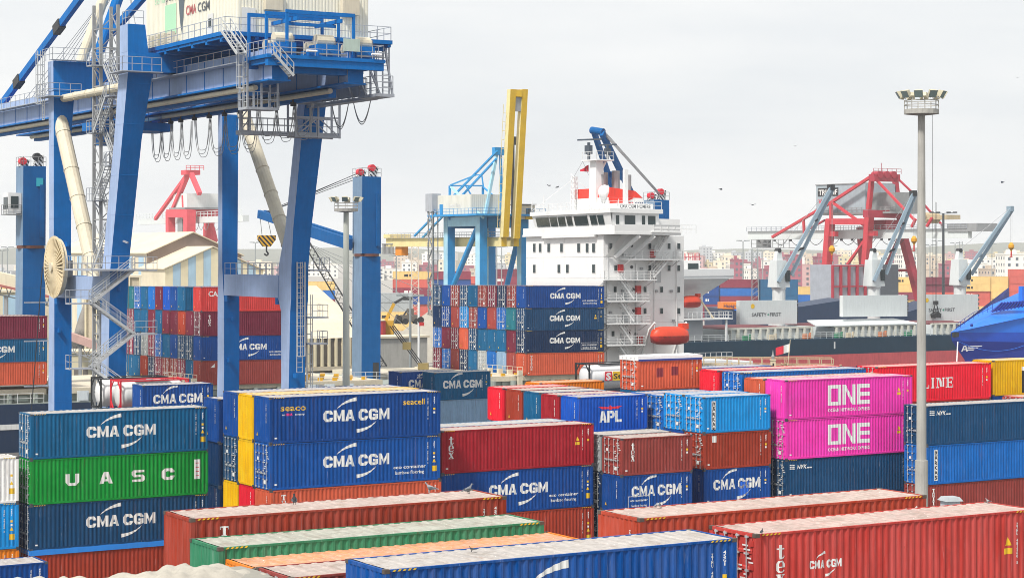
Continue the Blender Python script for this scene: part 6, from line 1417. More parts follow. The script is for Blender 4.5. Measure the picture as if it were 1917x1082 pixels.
# A-frame above the house
AP = (931, 283); XA, XB = 1.0, 6.0
for (a, b, w, t, pa, pb) in ((AP, (906, 412), 1.0, 0, dict(Y=1.5), dict(Y=.6)), ((937, 290), (940, 408), .8, 0, dict(Y=1.5), dict(Y=.6)), (AP, (776, 442), .65, 0, dict(X=2.0), None), ((929, 298), (785, 452), .65, 0, dict(X=4.2), None),
                         ((842, 348), (842, 412), .7, 0, dict(X=0), None), ((904, 350), (904, 372), .7, 0, dict(X=8.5), None), ((843, 347), (891, 328), .45, 0, dict(X=0), None), ((843, 348), (905, 348), .5, 0, dict(X=0), dict(X=8.5)), ((844, 350), (905, 408), .7, 0, dict(X=0), None), ((878, 349), (868, 366), .4, 0, dict(X=3), None), ((904, 350), (925, 368), .5, 0, dict(X=8.5), None), ((872, 348), (887, 374), .4, 0, dict(X=5), None), ((890, 328), (902, 328), .4, 0, dict(X=2), None), ((902, 329), (905, 350), .4, 0, dict(X=6), None)):
    mem(PF, pc, PBL if b != (906, 412) and b != (905, 408) else PBL_PALE, 'frame_member', a, b, w * .55, None, pa, pb)
q = PF.hit(*AP, Y=1.5); m = MB(); m.box(q.x - .8, 1.0, q.z - .8, q.x + 2.4, 2.2, q.z + .7); m.build('apex_head', PBL, pc)
a, b = PF.hit(960, 262, Y=-3), PF.hit(960, 440, Y=-3); m = MB(); m.bar(a, b, .5); m.box(a.x - .7, -3.5, a.z - 1, a.x + 1.4, -2.6, a.z + .6); m.bar((a.x + 1.2, -3, a.z - .4), (b.x + 1, -3, b.z), .12); m.build('boom_latch', DARK, pc)
# cabs
q = PF.hit(985, 402, Y=-2.0); m = MB(); m.box(q.x - 1.6, -2.2, q.z - .9, q.x + 1.9, 1.2, q.z + 1.9); c_ = m.build('checker_cab', CREAM, pc); m = MB(); m.box(q.x - .2, -2.28, q.z + .1, q.x + .7, -2.22, q.z + 1.2); m.box(q.x + .8, -2.28, q.z + .1, q.x + 1.5, -2.22, q.z + 1.2); m.build('cab_window', GLASS, c_); m = MB(); m.box(q.x - .3, -2.4, q.z - .95, q.x + 1.7, -2.21, q.z + .02); m.build('cab_front', BYL, c_); m = MB(); m.box(q.x - 2.0, -2.4, q.z + 1.92, q.x + 2.2, 1.4, q.z + 2.1); m.build('cab_roof', DARK, c_)
q = PF.hit(752, 467, X=4.0); m = MB(); m.box(3.0, q.y - 1.8, q.z - 1.3, 4.6, q.y + 1.0, q.z + 1.2); m.build('trolley_cab', paint('cab_orange', lin('#e38c22')), pc)
m = MB(); y0 = q.y + 1.3; m.box(2.6, y0, q.z - 1.1, 6.5, y0 + 5, q.z - .9)
for k in range(9): m.box(2.6, y0 + k * .6, q.z - .9, 2.75, y0 + k * .6 + .25, q.z + 1.1)
m.box(2.5, y0, q.z + 1.1, 6.5, y0 + 5.2, q.z + 1.3); m.build('trolley_basket', STEEL, pc)
# stair tower
q = PF.hit(814, 540, X=-1.5); ty = q.y; m = MB()
for dx in (-1, .2):
    for dy in (-.9, .9): m.bar((-1.5 + dx, ty + dy, 0), (-1.5 + dx, ty + dy, 32), .18)
z = 1; k = 0
while z < 31:
    m.bar((-2.5, ty - .9 if k % 2 else ty + .9, z), (-2.5, ty + .9 if k % 2 else ty - .9, z + 2.4), .3, .1); m.rail([(-2.6, ty - 1.2, z), (-2.6, ty + 1.2, z)], 1.1, .8, .05); m.box(-2.6, ty - 1.2, z - .1, -1.2, ty + 1.2, z); z += 2.4; k += 1
m.build('stair_tower', STEEL, pc)
m = MB(); m.box(-2.8, ty - 1.3, 30.0, -.8, ty + 1.6, 33.6); m.build('lift_head', ZINC, pc)
# ------------------------------------------------------------------ the red crane with a grey machine house
RC_ = paint('crane_red', lin('#c23340', 1.0), .5, fade=.3, dirt=.12, rust=.2); RCD = paint('crane_red_deep', lin('#a8243a', 1.0), .5, fade=.2, dirt=.15)
oR = P(1640, 600, 560); RF = Fr(oR.x, 560)
rcr = thing('quay_crane', 'red quay crane with a grey house lettered in black and white', 'crane', (oR.x, 560, 0), TH)
N_, B_ = dict(X=0), dict(X=14)
for a, b, w, pl, nm in (((1554, 412), (1538, 640), 3.2, N_, 'leg'), ((1628, 396), (1611, 640), 3.0, N_, 'leg'), ((1690, 440), (1742, 640), 3.0, B_, 'leg'), ((1610, 425), (1626, 640), 2.4, B_, 'leg'),
                    ((1550, 415), (1630, 415), 2.6, N_, 'portal_beam'), ((1549, 438), (1566, 438), 2.2, N_, 'girder_hanger'), ((1628, 437), (1640, 437), 2.2, N_, 'girder_hanger'), ((1545, 507), (1622, 507), 1.4, N_, 'tie_beam'), ((1680, 506), (1702, 506), 1.4, B_, 'tie_beam'), ((1620, 400), (1688, 402), 3.2, dict(Y=0), 'portal_beam'),
                    ((1622, 445), (1546, 553), 1.3, N_, 'diagonal'), ((1686, 440), (1648, 522), 1.6, B_, 'diagonal'), ((1557, 378), (1626, 428), 1.3, N_, 'diagonal'),
                    ((1632, 330), (1558, 378), 1.5, N_, 'stay'), ((1558, 378), (1446, 444), 1.4, N_, 'stay'), ((1556, 380), (1556, 412), 1.5, N_, 'strut'), ((1504, 410), (1506, 440), 1.2, N_, 'strut'), ((1545, 412), (1500, 437), 1.0, dict(X=6), 'stay'),
                    ((1632, 335), (1626, 392), 2.2, N_, 'mast_leg'), ((1676, 338), (1688, 440), 2.4, B_, 'mast_leg'), ((1634, 330), (1712, 412), 1.1, N_, 'stay'), ((1680, 334), (1720, 372), .9, B_, 'stay'), ((1720, 372), (1766, 424), .9, B_, 'stay'), ((1735, 424), (1745, 408), 1.2, N_, 'strut'), ((1707, 425), (1714, 410), 1.2, N_, 'strut')):
    mem(RF, rcr, RC_ if pl is N_ else RCD, nm, a, b, w * (.64 if nm in ('leg', 'portal_beam', 'girder_hanger') else .52), None, pl)
for X in (3.0, 8.5):
    a, b = RF.hit(1400, 443, X=X), RF.hit(1812, 430, X=X); m = MB(); zg = (a.z + b.z) / 2; m.box(X, b.y, zg - 1.6, X + 1.4, a.y, zg + .9); m.build('girder', CGR, rcr)
    m = MB(); m.rail([(X - .5, b.y, zg + 1.0), (X - .5, a.y, zg + 1.0)], 1.2, 2.4, .06); m.box(X - .6, b.y, zg + .92, X - .02, a.y, zg + 1.0); m.build('girder_walkway', ZINC, rcr)
for py in (1420, 1450, 1480, 1515, 1545, 1575, 1595, 1612, 1650, 1665):
    q = RF.hit(py, 450, X=2.6); m = MB(); m.path([(2.6, q.y - 6 * k / 8, zg - 1.7 - 1.6 * (1 - (2 * k / 8 - 1) ** 2)) for k in range(9)], .1, 4); m.box(2.4, q.y - .3, zg - 2.2, 2.9, q.y + .3, zg - 1.61); m.build('festoon_cable', DARK, rcr)
a = RF.hit(1425, 452, X=3); m = MB(); m.box(2.4, a.y - 14, zg - 4.2, 7, a.y + 4, zg - 4.0); m.rail([(2.4, a.y - 14, zg - 4.0), (2.4, a.y + 4, zg - 4.0)], 2.3, 2.5, .1); m.box(3, a.y - 1, zg - 4, 6, a.y + 2, zg - 1.7); m.build('trolley', STEEL, rcr)
y1, y0 = RF.hit(1528, 400, X=2).y, RF.hit(1620, 400, X=2).y; zb_, zt_ = RF.hit(1570, 398, X=2).z, RF.hit(1570, 346, X=2).z
m = MB(); m.box(2, y0, zb_, 13, y1, zt_); m.build('machine_house', paint('house_bluegrey', lin('#9fabb3', 1.0), .6, fade=.2, dirt=.2), rcr)
m = MB(); m.box(4, y0 - 10, zb_, 13, y0 - .05, zt_ - 2.6); m.box(1.5, y0 - 11, zb_ - .6, 13.5, y1 + .5, zb_ - .02); m.rail([(1.5, y1, zb_), (1.5, y0 - 11, zb_), (13, y0 - 11, zb_)], 1.2, 2, .06); m.build('rear_house', paint('house_grey2', lin('#8c8f90', 1.0), .6, fade=.2, dirt=.3), rcr)
m = MB(); m.box(1.8, y0 + 1, zt_ + .02, 13.2, y1 + .3, zt_ + .3); m.build('house_roof', STEEL, rcr)
g = G2(); g.rect(0, 0, 9.0, 2.4); M_h = Matrix.Translation((1.95, y1 - .8, zt_ - 3.2)) @ Matrix.Rotation(-math.pi / 2, 4, 'Z'); mk('name_board', g.mesh('name_board', y=0), BLACK, rcr, M=M_h)
g = G2(); g.text('TRIUMF', .4, .45, 8.2, 1.5, bold=.02); mk('name_lettering', g.mesh('name_lettering', y=-.05), WHITE, rcr, M=M_h)
g = G2(); g.text('VO.', .3, -2.2, 3.6, 1.5, bold=.02); mk('red_lettering', g.mesh('red_lettering', y=-.05), plain('red_print', (0.7, 0.02, 0.04)), rcr, M=M_h)
m = MB(); q = RF.hit(1655, 330, Y=0); m.box(q.x - 4.5, -1.2, q.z - 1.5, q.x + 4.8, 1.2, q.z + .5)
for k in range(3): m.tube((q.x - 2.5 + 2.5 * k, -1.5, q.z + .3), (q.x - 2.5 + 2.5 * k, 1.5, q.z + .3), 1.0, n=10)
m.rail([(q.x - 5, -1.4, q.z + .6), (q.x + 5, -1.4, q.z + .6)], 1.4, 1.6, .06); m.tube((q.x - 1, 0, q.z), (q.x - 1, 0, q.z + 3.6), .1, n=5); m.build('apex_head', RCD, rcr)
for px in (1656, 1662): mem(RF, rcr, RC_, 'hydraulic_post', (px, 376), (px, 408), .9, None, dict(X=5))
q = RF.hit(1655, 420, X=6); m = MB(); m.box(4, q.y - 3, q.z - 2.2, 10, q.y + 3, q.z + 1.2); m.build('boom_hinge', RCD, rcr)
q = RF.hit(1733, 408, X=3); m = MB(); m.box(3, q.y - 8, q.z - .5, 8, q.y + 2, q.z + .7); m.tube((3, q.y + 1, q.z), (8, q.y + 1, q.z), 1.5, n=10); m.build('stay_head', DUSTY, rcr)
q = RF.hit(1795, 427, X=3); m = MB(); m.box(2.6, q.y - 7, q.z - .9, 10, q.y + 4, q.z + 1.2); m.build('boom_tip', STEEL, rcr)
# hopper house between its legs
q0, q1 = RF.hit(1557, 600, Y=-6), RF.hit(1618, 600, Y=-6); zt_ = RF.hit(1557, 496, Y=-6).z
m = MB(); m.box(q0.x, -6, 3, q1.x, 3, zt_); m.build('hopper_house', paint('panel_grey', lin('#9aa0ab'), .6, fade=.2, dirt=.3), rcr)
for k in range(5): x = q0.x + (q1.x - q0.x) * k / 4; m = MB(); m.bar((x, -6.4, 3), (x, -6.4, zt_), .6); m.build('frame_post', RCD, rcr)
for t in (.35, .62, .98): m = MB(); m.bar((q0.x, -6.35, 3 + (zt_ - 3) * t), (q1.x, -6.35, 3 + (zt_ - 3) * t), .35); m.build('frame_rail', RCD, rcr)
q0, q1 = RF.hit(1648, 600, Y=-6), RF.hit(1682, 600, Y=-6); m = MB(); m.box(q0.x, -6, 3, q1.x, 3, zt_); m.build('dark_hopper', paint('panel_dark', lin('#4d545e'), .6, fade=.2, dirt=.3), rcr)
# ------------------------------------------------------------------ navy ship moored behind the bulk carrier
q = P(1350, 600, 450); NF = Fr(q.x, 450, TH * .35); ns = thing('moored_ship', 'navy hulled ship with an orange band behind the grey hatch covers', 'ship', (q.x, 450, 0), TH * .35)
def nz(px, py): h_ = NF.hit(px, py, Y=0); return h_.x, h_.z
pts = [(1352, 640), (1352, 577), (1372, 577), (1388, 600), (1500, 566), (1535, 583), (1575, 548), (1590, 566), (1655, 566), (1700, 590), (1720, 590), (1735, 560), (1750, 600), (1750, 640)]
pts = [(1352, 640), (1352, 578), (1500, 574), (1590, 560), (1700, 584), (1755, 566), (1755, 640)]
m = MB(); vs = [nz(*p) for p in pts]; m.prism([(x, 0, max(z, -3)) for x, z in vs][::-1], (0, 14, 0)); m.build('hull', NAVYH, ns)
a, b = nz(1353, 566), nz(1398, 578); m = MB(); m.box(a[0], -.12, b[1], b[0], 4, a[1]); ob_ = m.build('orange_band', paint('band_orange', lin('#f08328'), .5), ns)
g = G2(); g.text('Hapag-Lloyd', a[0] + .2, b[1] + .35, b[0] - a[0] - .6, .75); mk('band_lettering', g.mesh('band_lettering', y=-.14), plain('navy_print', (0.01, 0.03, 0.12)), ns)
m = MB(); a, b, c_ = nz(1372, 579), nz(1398, 579), nz(1398, 592); m.prism([(a[0], -.1, a[1]), (b[0], -.1, b[1]), (c_[0], -.1, c_[1])][::-1], (0, .08, 0)); m.build('blue_flash', BB, ns)
# ------------------------------------------------------------------ far pink-red crane
oQ = P(330, 600, 660); QF = Fr(oQ.x, 660); RP = paint('crane_faded_red', lin('#e0505c', 1.0), .6, fade=.3, dirt=.05)
fc = thing('quay_crane', 'distant red crane with a white house above the striped shed', 'crane', (oQ.x, 660, 0), TH)
for a, b, w, pl, nm in (((352, 326), (323, 395), 1.8, N_, 'mast_leg'), ((358, 326), (374, 363), 1.8, N_, 'mast_leg'), ((350, 328), (291, 410), 1.4, N_, 'stay'), ((319, 396), (320, 600), 3.4, N_, 'leg'), ((355, 393), (352, 600), 4.2, N_, 'leg'), ((318, 400), (352, 400), 3.6, N_, 'portal_beam'), ((356, 396), (412, 396), 5, dict(Y=0), 'portal_beam'), ((391, 400), (391, 600), 4.0, B_, 'leg'), ((394, 410), (404, 452), 1.6, B_, 'diagonal'), ((342, 366), (344, 410), .9, N_, 'strut')):
    mem(QF, fc, RP, nm, a, b, w * .72, None, pl)
a, b = QF.hit(258, 417, X=3), QF.hit(455, 405, X=3); m = MB(); m.box(3, b.y, (a.z + b.z) / 2 - 1.2, 5, a.y, (a.z + b.z) / 2 + .8); m.rail([(2.6, b.y, (a.z + b.z) / 2 + .8), (2.6, a.y, (a.z + b.z) / 2 + .8)], 1.6, 3, .1); m.build('girder', CGR, fc)
q = QF.hit(350, 388, X=0); q2 = QF.hit(412, 363, Y=q.y); m = MB(); m.box(0, q.y, q.z, q2.x, q.y + 12, q2.z); m.build('machine_house', paint('house_white', lin('#d9dddb'), .6), fc); m = MB(); m.box(-1, q.y - 1, q.z - .6, q2.x + 1, q.y + 13, q.z - .03); m.build('house_platform', STEEL, fc)
q = QF.hit(354, 319, X=0); m = MB(); m.box(q.x - 2, q.y - 2, q.z - 1.5, q.x + 3, q.y + 2, q.z); m.rail([(q.x - 2, q.y - 2.5, q.z), (q.x + 4, q.y - 2.5, q.z)], 1.4, 1.5, .1); m.build('apex_head', RP, fc)
q = QF.hit(342, 425, X=1); m = MB(); m.box(0, q.y - 2, q.z - 2, 3, q.y + 2, q.z + 2.5); m.build('operator_cab', STEEL, fc)
for py in (362, 371, 380, 400, 410): q = QF.hit(py, 416, X=3); m = MB(); m.path([(3, q.y - 5 * k / 8, q.z - 2.5 * (1 - (2 * k / 8 - 1) ** 2)) for k in range(9)], .1, 4); m.build('festoon_cable', STEEL, fc)
# ------------------------------------------------------------------ striped shed, terminal buildings
ROOFB = paint('roof_beige', lin('#d8ccb4', 1.0), .7, fade=.2, dirt=.15, streak=False, scale=.3); WALLB = paint('wall_beige', lin('#d8cdb4', 1.0), .75, fade=.2, dirt=.2, scale=.4); WALLM = paint('wall_taupe', lin('#8b7a70', 1.0), .8, fade=.2, dirt=.15, scale=.4); PSTR = paint('wall_blue', lin('#a3c2d8', 1.0), .7, fade=.25, dirt=.1, scale=.4); CRS = paint('wall_cream', lin('#e2d6b6', 1.0), .7, fade=.2, dirt=.1, scale=.4)
oS = P(276, 600, 430); SFm = Fr(oS.x, 430)
shed = thing('striped_shed', 'beige gabled port shed with pale blue and cream striped lower gable', 'building', (oS.x, 430, 0), TH)
e0, ap, e1 = SFm.hit(276, 474, Y=0), SFm.hit(361, 436, Y=0), SFm.hit(452, 478, Y=0)
def gable(nm, p0, pa, p1, y0, y1, wm, rm, rootob, ov=.5):
    m = MB(); m.prism([(p0.x, y0, 0), (p1.x, y0, 0), (p1.x, y0, p1.z), (pa.x, y0, pa.z), (p0.x, y0, p0.z)], (0, y1 - y0, 0)); m.build('wall', wm, rootob)
    m = MB(); t = .25
    for a, b in ((p0, pa), (pa, p1)):
        d = Vector((b.x - a.x, 0, b.z - a.z)).normalized() * ov; a2 = Vector((a.x, 0, a.z)) - (d if a is p0 else d * 0); b2 = Vector((b.x, 0, b.z)) + (d if b is p1 else d * 0)
        m.prism([(a2.x, y0 - ov, a2.z + .03), (b2.x, y0 - ov, b2.z + .03), (b2.x, y0 - ov, b2.z + t), (a2.x, y0 - ov, a2.z + t)], (0, y1 - y0 + 2 * ov, 0))
    return m.build('roof', rm, rootob)
gable('rear', e0, ap, e1, 0, 62, WALLM, ROOFB, shed)
m = MB()
for k in range(9): m.box(e0.x - .12, 2 + k * 6.6, .2, e0.x - .02, 5 + k * 6.6, e0.z - .6)
m.build('side_stripes', PSTR, shed)['kind'] = 'stuff'
m = MB(); m.box(e0.x - .08, .2, .1, e0.x - .01, 61.5, e0.z - .2); m.build('side_cladding', WALLB, shed)
f0, fa, f1 = SFm.hit(309, 503, Y=-14), SFm.hit(398, 463, Y=-14), SFm.hit(492, 506, Y=-14)
gable('front', f0, fa, f1, -14, -.3, WALLB, ROOFB, shed)
n = 13; xs = [f0.x + (f1.x - f0.x) * k / n for k in range(n + 1)]
hz_ = lambda x: f0.z + (fa.z - f0.z) * (x - f0.x) / (fa.x - f0.x) if x < fa.x else f1.z + (fa.z - f1.z) * (f1.x - x) / (f1.x - fa.x)
for k in range(n):
    a, b = xs[k] + .02, xs[k + 1] - .02; pts = [(a, -14.12, .1), (b, -14.12, .1), (b, -14.12, hz_(b) - .15)] + ([(fa.x, -14.12, fa.z - .15)] if a < fa.x < b else []) + [(a, -14.12, hz_(a) - .15)]
    m = MB(); m.prism(pts, (0, .1, 0)); m.build('wall_panel', PSTR if k % 2 else CRS, shed)
def simple_building(label, name, x0, x1, ytop, d, depth, wm, rm, th=TH, roof='flat', wins=(), base=0.0):
    q = P(x0, ytop, d); f = Fr(q.x, d, th); x = f.hit(x1, ytop, Y=0).x; r = thing(name, label, 'building', (q.x, d, 0), th); z = q.z
    m = MB(); m.box(0, 0, base, x, depth, z); m.build('wall', wm, r)
    m = MB()
    if roof == 'flat': m.box(-.3, -.3, z + .01, x + .3, depth + .3, z + .35)
    else: m.prism([(-.5, -.8, z), (-.5, depth + .5, z), (-.5, depth * .6, z + roof)], (x + 1, 0, 0))
    m.build('roof', rm, r); return r, f, x, z
r, f, x, z = simple_building('beige flat roofed transit shed with a shaded colonnade behind the light mast', 'transit_shed', 560, 690, 634, 372, 22, CONC, ROOFB, roof=4.6)
for k in range(11): m = MB(); m.box(k * x / 10 - .2, -1.0, z - 5.2, k * x / 10 + .2, -.4, z - .02); m.build('column', CRS, r)
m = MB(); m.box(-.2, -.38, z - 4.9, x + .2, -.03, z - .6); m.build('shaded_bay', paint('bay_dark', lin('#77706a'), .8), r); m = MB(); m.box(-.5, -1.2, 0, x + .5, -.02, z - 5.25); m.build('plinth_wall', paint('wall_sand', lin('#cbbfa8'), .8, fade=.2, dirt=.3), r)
r, f, x, z = simple_building('large pale beige hall with a broad slanting roof behind the transit shed', 'port_hall', 548, 660, 604, 405, 30, WALLB, ROOFB, roof=7.0)
r, f, x, z = simple_building('low concrete quay store beside the blue crane column', 'quay_store', 705, 800, 634, 350, 6, CONC, ROOFB)
r, f, x, z = simple_building('tall beige silo block behind the crane stair tower', 'silo_block', 160, 262, 520, 330, 14, paint('silo_beige', lin('#c9bda6'), .8, fade=.25, dirt=.3, scale=.4), ROOFB, TH - .35)
for k in range(6): m = MB(); m.bar((k * x / 5, -.2, 0), (k * x / 5, -.2, z), .3); m.build('pilaster', CRS, r)
r, f, x, z = simple_building('low beige loading house with dark bays at the foot of the silo', 'loading_house', 100, 250, 662, 318, 8, CRS, ROOFB, TH - .35)
for k in range(9): m = MB(); m.box(.4 + k * x / 9, -.1, 0, .4 + k * x / 9 + x / 16, -.02, z - 2.2); m.build('bay_door', paint('bay_dark', lin('#77706a')), r)
r, f, x, z = simple_building('pale beige warehouse with a light blue door behind the bow crane', 'warehouse', -40, 130, 548, 345, 14, WALLB, ROOFB, TH - .35)
q = f.hit(26, 570, Y=0); m = MB(); m.box(q.x - 1.8, -.1, 0, q.x + 1.8, -.02, q.z + 1.6); m.build('warehouse_door', PSTR, r)
r = thing('conveyor_gallery', 'inclined beige conveyor gallery on lattice trusses beside the silo', 'conveyor', (0, 0, 0))
a, b = P(-10, 520, 335), P(132, 552, 335); m = MB(); m.bar(a, b, 2.6, 2.2); m.build('gallery', WALLB, r)
m = MB(); u = Vector((0, 0, -2.6))
for k in range(16): p, q = a.lerp(b, k / 16), a.lerp(b, (k + 1) / 16); m.bar(p + u, q + u, .18); m.bar(p + u * (k % 2), q + u * (1 - k % 2), .14)
m.build('truss', STEEL, r); m = MB(); m.bar(a + Vector((0, -1.4, -1.0)), b + Vector((0, -1.4, -1.0)), .4); m.build('pipe', paint('pipe_rust', lin('#a8625a'), .7), r)
for t in (.15, .75): q = a.lerp(b, t); m = MB(); m.bar(q + u, (q.x, q.y, 0), .6); m.build('trestle', STEEL, r)
r = thing('conveyor_gallery', 'second conveyor gallery sloping down toward the low loading house', 'conveyor', (0, 0, 0))
a, b = P(128, 628, 316), P(240, 668, 316); m = MB(); m.bar(a, b, 1.6, 1.2); m.build('gallery', paint('pipe_pink', lin('#c9a49a'), .7), r); m = MB()
for k in range(10): p, q = a.lerp(b, k / 10), a.lerp(b, (k + 1) / 10); m.bar(p + u * .9, q + u * .9, .15); m.bar(p + u * .9 * (k % 2), q + u * .9 * (1 - k % 2), .12)
m.build('truss', STEEL, r)
for t in (.2, .8): q = a.lerp(b, t); m = MB(); m.bar(q, (q.x, q.y, 0), .5); m.build('trestle', STEEL, r)
# heap, machines
def heap(label, x0, x1, yt, d, dep, mt, seed):
    q = P((x0 + x1) / 2, yt, d); w = (x1 - x0) / F * d; rr = random.Random(seed); n = 18; vs = []
    for i in range(n + 1):
        for j in range(n + 1):
            u, v = 2 * i / n - 1, 2 * j / n - 1; rho = min(1, math.hypot(u, v)); vs.append((u * w / 2, v * dep / 2, q.z * (1 - rho) ** .9 + (rr.uniform(-.25, .25) if rho < 1 else -.3)))
    m = MB(); m.add(vs, [(i * (n + 1) + j, (i + 1) * (n + 1) + j, (i + 1) * (n + 1) + j + 1, i * (n + 1) + j + 1) for i in range(n) for j in range(n)])
    o = m.build('cargo_heap', mt, None, smooth=True, loc=(q.x, d, 0)); tag(o, label, 'heap'); return o
heap('grey heap of bulk material with machinery on its slope', 700, 960, 562, 415, 30, paint('heap_grey', lin('#a8a398'), .95, fade=.2, dirt=.3, streak=False, bump=.5), 3)
heap('dark grey heap beside the silo block', 118, 200, 560, 345, 16, paint('heap_dark', lin('#8b8782'), .95, fade=.2, dirt=.3, streak=False, bump=.5), 5)
def lattice(m, a, b, w, n, r=.09, w2=None):
    a, b = Vector(a), Vector(b); d = (b - a).normalized(); s1_ = d.cross(Vector((0, 1, 0))).normalized(); s2_ = d.cross(s1_); w2 = w2 or w
    cs = [(-1, -1), (1, -1), (1, 1), (-1, 1)]
    pt = lambda t, c: a.lerp(b, t) + (s1_ * c[0] + s2_ * c[1]) * (w + (w2 - w) * t) / 2
    for c in cs: m.bar(pt(0, c), pt(1, c), r * 1.6)
    for k in range(n):
        for i in range(4):
            c, e = cs[i], cs[(i + 1) % 4]; m.bar(pt(k / n, c), pt((k + 1) / n, e), r)
r = thing('lattice_crane', 'dark lattice boom crane leaning across the beige hall', 'crane', tuple(Vector((P(725, 690, 310).x, 310, 0))))
I_ = Matrix.Translation(-r.location); a, b = I_ @ P(716, 690, 310), I_ @ P(574, 455, 310); m = MB(); lattice(m, a, b, 1.5, 26, .07, .9); m.build('boom', DARK, r)
m = MB()
for k in range(4): m.tube(b, a + Vector((4 + k * .7, 0, 6 + 2 * k)), .04, n=4)
m.build('pendant_ropes', STEEL, r); m = MB(); m.box(a.x - 1, -2, 0, a.x + 6, 2, 1.2); m.box(a.x, -1.6, 1.22, a.x + 5.5, 1.6, 3.8); m.build('carrier', paint('machine_yellow', lin('#c99a22'), .6), r)
q = P(790, 690, 268); r = thing('derrick_boom', 'dark hydraulic boom with cables standing on the ship beside the stack', 'derrick', (q.x, 268, 0))
I_ = Matrix.Translation(-r.location); a, b = I_ @ P(791, 688, 268), I_ @ P(733, 610, 268); m = MB()
for s in (-.25, .05, .35): m.bar(a + Vector((s, 0, 0)), b + Vector((s, 0, 0)), .13)
m.build('boom', DARK, r); m = MB(); c_ = a.lerp(b, .52); m.box(c_.x - .5, -.4, c_.z - .5, c_.x + .6, .4, c_.z + .5); m.box(a.x - .6, -.6, a.z - 2.5, a.x + .8, .6, a.z + .6); m.box(-1, -1, 0, 1.4, 1, a.z - 2.5); m.build('winch', paint('winch_tan', lin('#8a7a4a'), .6), r)
q = P(718, 632, 380); r = thing('excavator', 'yellow excavator with raised dark arm beside a red bin', 'excavator', (q.x, 380, 0)); I_ = Matrix.Translation(-r.location)
a, b, c_ = I_ @ P(722, 600, 380), I_ @ P(738, 568, 380), I_ @ P(757, 557, 380); m = MB(); m.bar(a, b, .5, .6); m.build('boom', paint('machine_yellow', lin('#d9a524')), r); m = MB(); m.bar(b, c_, .4, .5); m.box(c_.x - .2, -.5, c_.z - .5, c_.x + 1.5, .5, c_.z + .2); m.build('arm', DARK, r); m = MB(); m.box(a.x - 1, -1.2, 0, a.x + 1.5, 1.2, a.z); m.build('tower_body', paint('machine_yellow', lin('#d9a524')), r)
q = P(715, 632, 378); r = thing('red_bin', 'bright red storage bin behind the blue crane column', 'bin', (q.x - .9, 378, 0)); m = MB(); m.lathe([(1.6, 0), (1.6, P(715, 602, 378).z), (1.5, P(715, 600, 378).z)], 16); m.build('shell', paint('bin_red', lin('#d23a3a'), .5), r); m = MB(); m.lathe([(1.7, P(715, 600, 378).z), (.4, P(715, 597, 378).z)], 16); m.build('lid', BUFF, r)
q = P(784, 580, 300); r = thing('signal_post', 'white post with a round dark signal beside the container ship stack', 'post', (q.x, 300, 0)); m = MB(); m.tube((0, 0, 0), (0, 0, P(784, 566, 300).z), .18, n=8); m.build('post', SWH, r); m = MB(); m.tube((.3, -.25, P(784, 599, 300).z), (.3, .1, P(784, 599, 300).z), .5, n=14); m.build('signal_disc', DARK, r); m = MB(); m.box(.1, -.3, P(784, 610, 300).z, .8, 0, P(784, 603, 300).z); m.build('signal_flag', RED, r)
q = P(786, 640, 372); r = thing('wheel_loader', 'dark loader with tipped bucket working on the grey heap', 'loader', (P(768, 600, 392).x, 392, P(768, 607, 392).z), .2)
m = MB(); m.box(-1.8, -1, .6, 1.6, 1, 1.8); m.box(-.6, -.8, 1.82, .6, .8, 3.0); m.build('body', paint('loader_grey', lin('#6d675f'), .7), r); m = MB(); m.prism([(-3.2, -1.2, .2), (-2.0, -1.2, .1), (-1.9, -1.2, 1.6), (-2.6, -1.2, 1.9)], (0, 2.4, 0)); m.bar((-1.7, 0, 1.2), (-.5, 0, 2.8), .3); m.build('bucket', DARK, r)
for sx in (-1, 1):
    for sy in (-1, 1): m = MB(); m.tube((sx * 1.1, sy * 1.0, .6), (sx * 1.1, sy * 1.35, .6), .6, n=12); m.build('wheel', DARK, r)
# ------------------------------------------------------------------ the far container yard
rf = random.Random(21)
FM = {}
def far_mesh(L, hc):
    if (L, hc) not in FM:
        m = MB(); m.box(0, 0, 0, L, W, hc); n = 10 if L > 7 else 6
        for k in range(n): x = L * (k + .25) / n; m.box(x, -.05, .18, x + L / n * .5, -.002, hc - .12)
        m.box(0, -.07, 0, .16, -.003, hc); m.box(L - .16, -.07, 0, L, -.003, hc); m.box(.17, -.06, hc - .11, L - .17, -.003, hc - .001)
        FM[(L, hc)] = m.mesh('shipping_container')
    return FM[(L, hc)]
def far_block(x0, x1, d, tiers, pal, where, th=.05, top_prob=.85, l20=.35, y0=None):
    cur = (x0 - CX) / F * d; end = (x1 - CX) / F * d; col_i = 0
    used = {}
    while cur < end:
        L = L20 if rf.random() < l20 else L40; col = None
        n = tiers if rf.random() < top_prob else tiers - 1
        for t in range(n):
            hc = ST
            if col is None or rf.random() < .75: col = rf.choice(pal)
            dy = rf.uniform(-.3, .3); o = mk('shipping_container', far_mesh(L, hc), paint('far_' + col, lin(HEX[col], 1.15), .6, fade=.2, dirt=.15, scale=.5), None, loc=(cur, d + cur * math.tan(th) * 0 + dy, t * (hc + .01)), rot=(0, 0, th))
            lab = f'{WORD[col]} container, {TIERN[t]} tier, {NTH(col_i)} in the {where}'
            tag(o, lab, 'container', 'containers of ' + where)
            if rf.random() < .3:
                g = DECO.get(('fl', L))
                if not g:
                    q = G2(); q.rect(L * .3, ST * .35, L * .1, ST * .3).rect(L * .43, ST * .35, L * .05, ST * .3); g = DECO[('fl', L)] = q.mesh('logo', y=-.08)
                mk('logo', g, BLACK if col in ('sand', 'white', 'grey') else WHITE, o)
        cur += L + rf.uniform(.15, .5); col_i += 1
TIERN = ['ground', 'second', 'third', 'fourth', 'fifth', 'sixth']
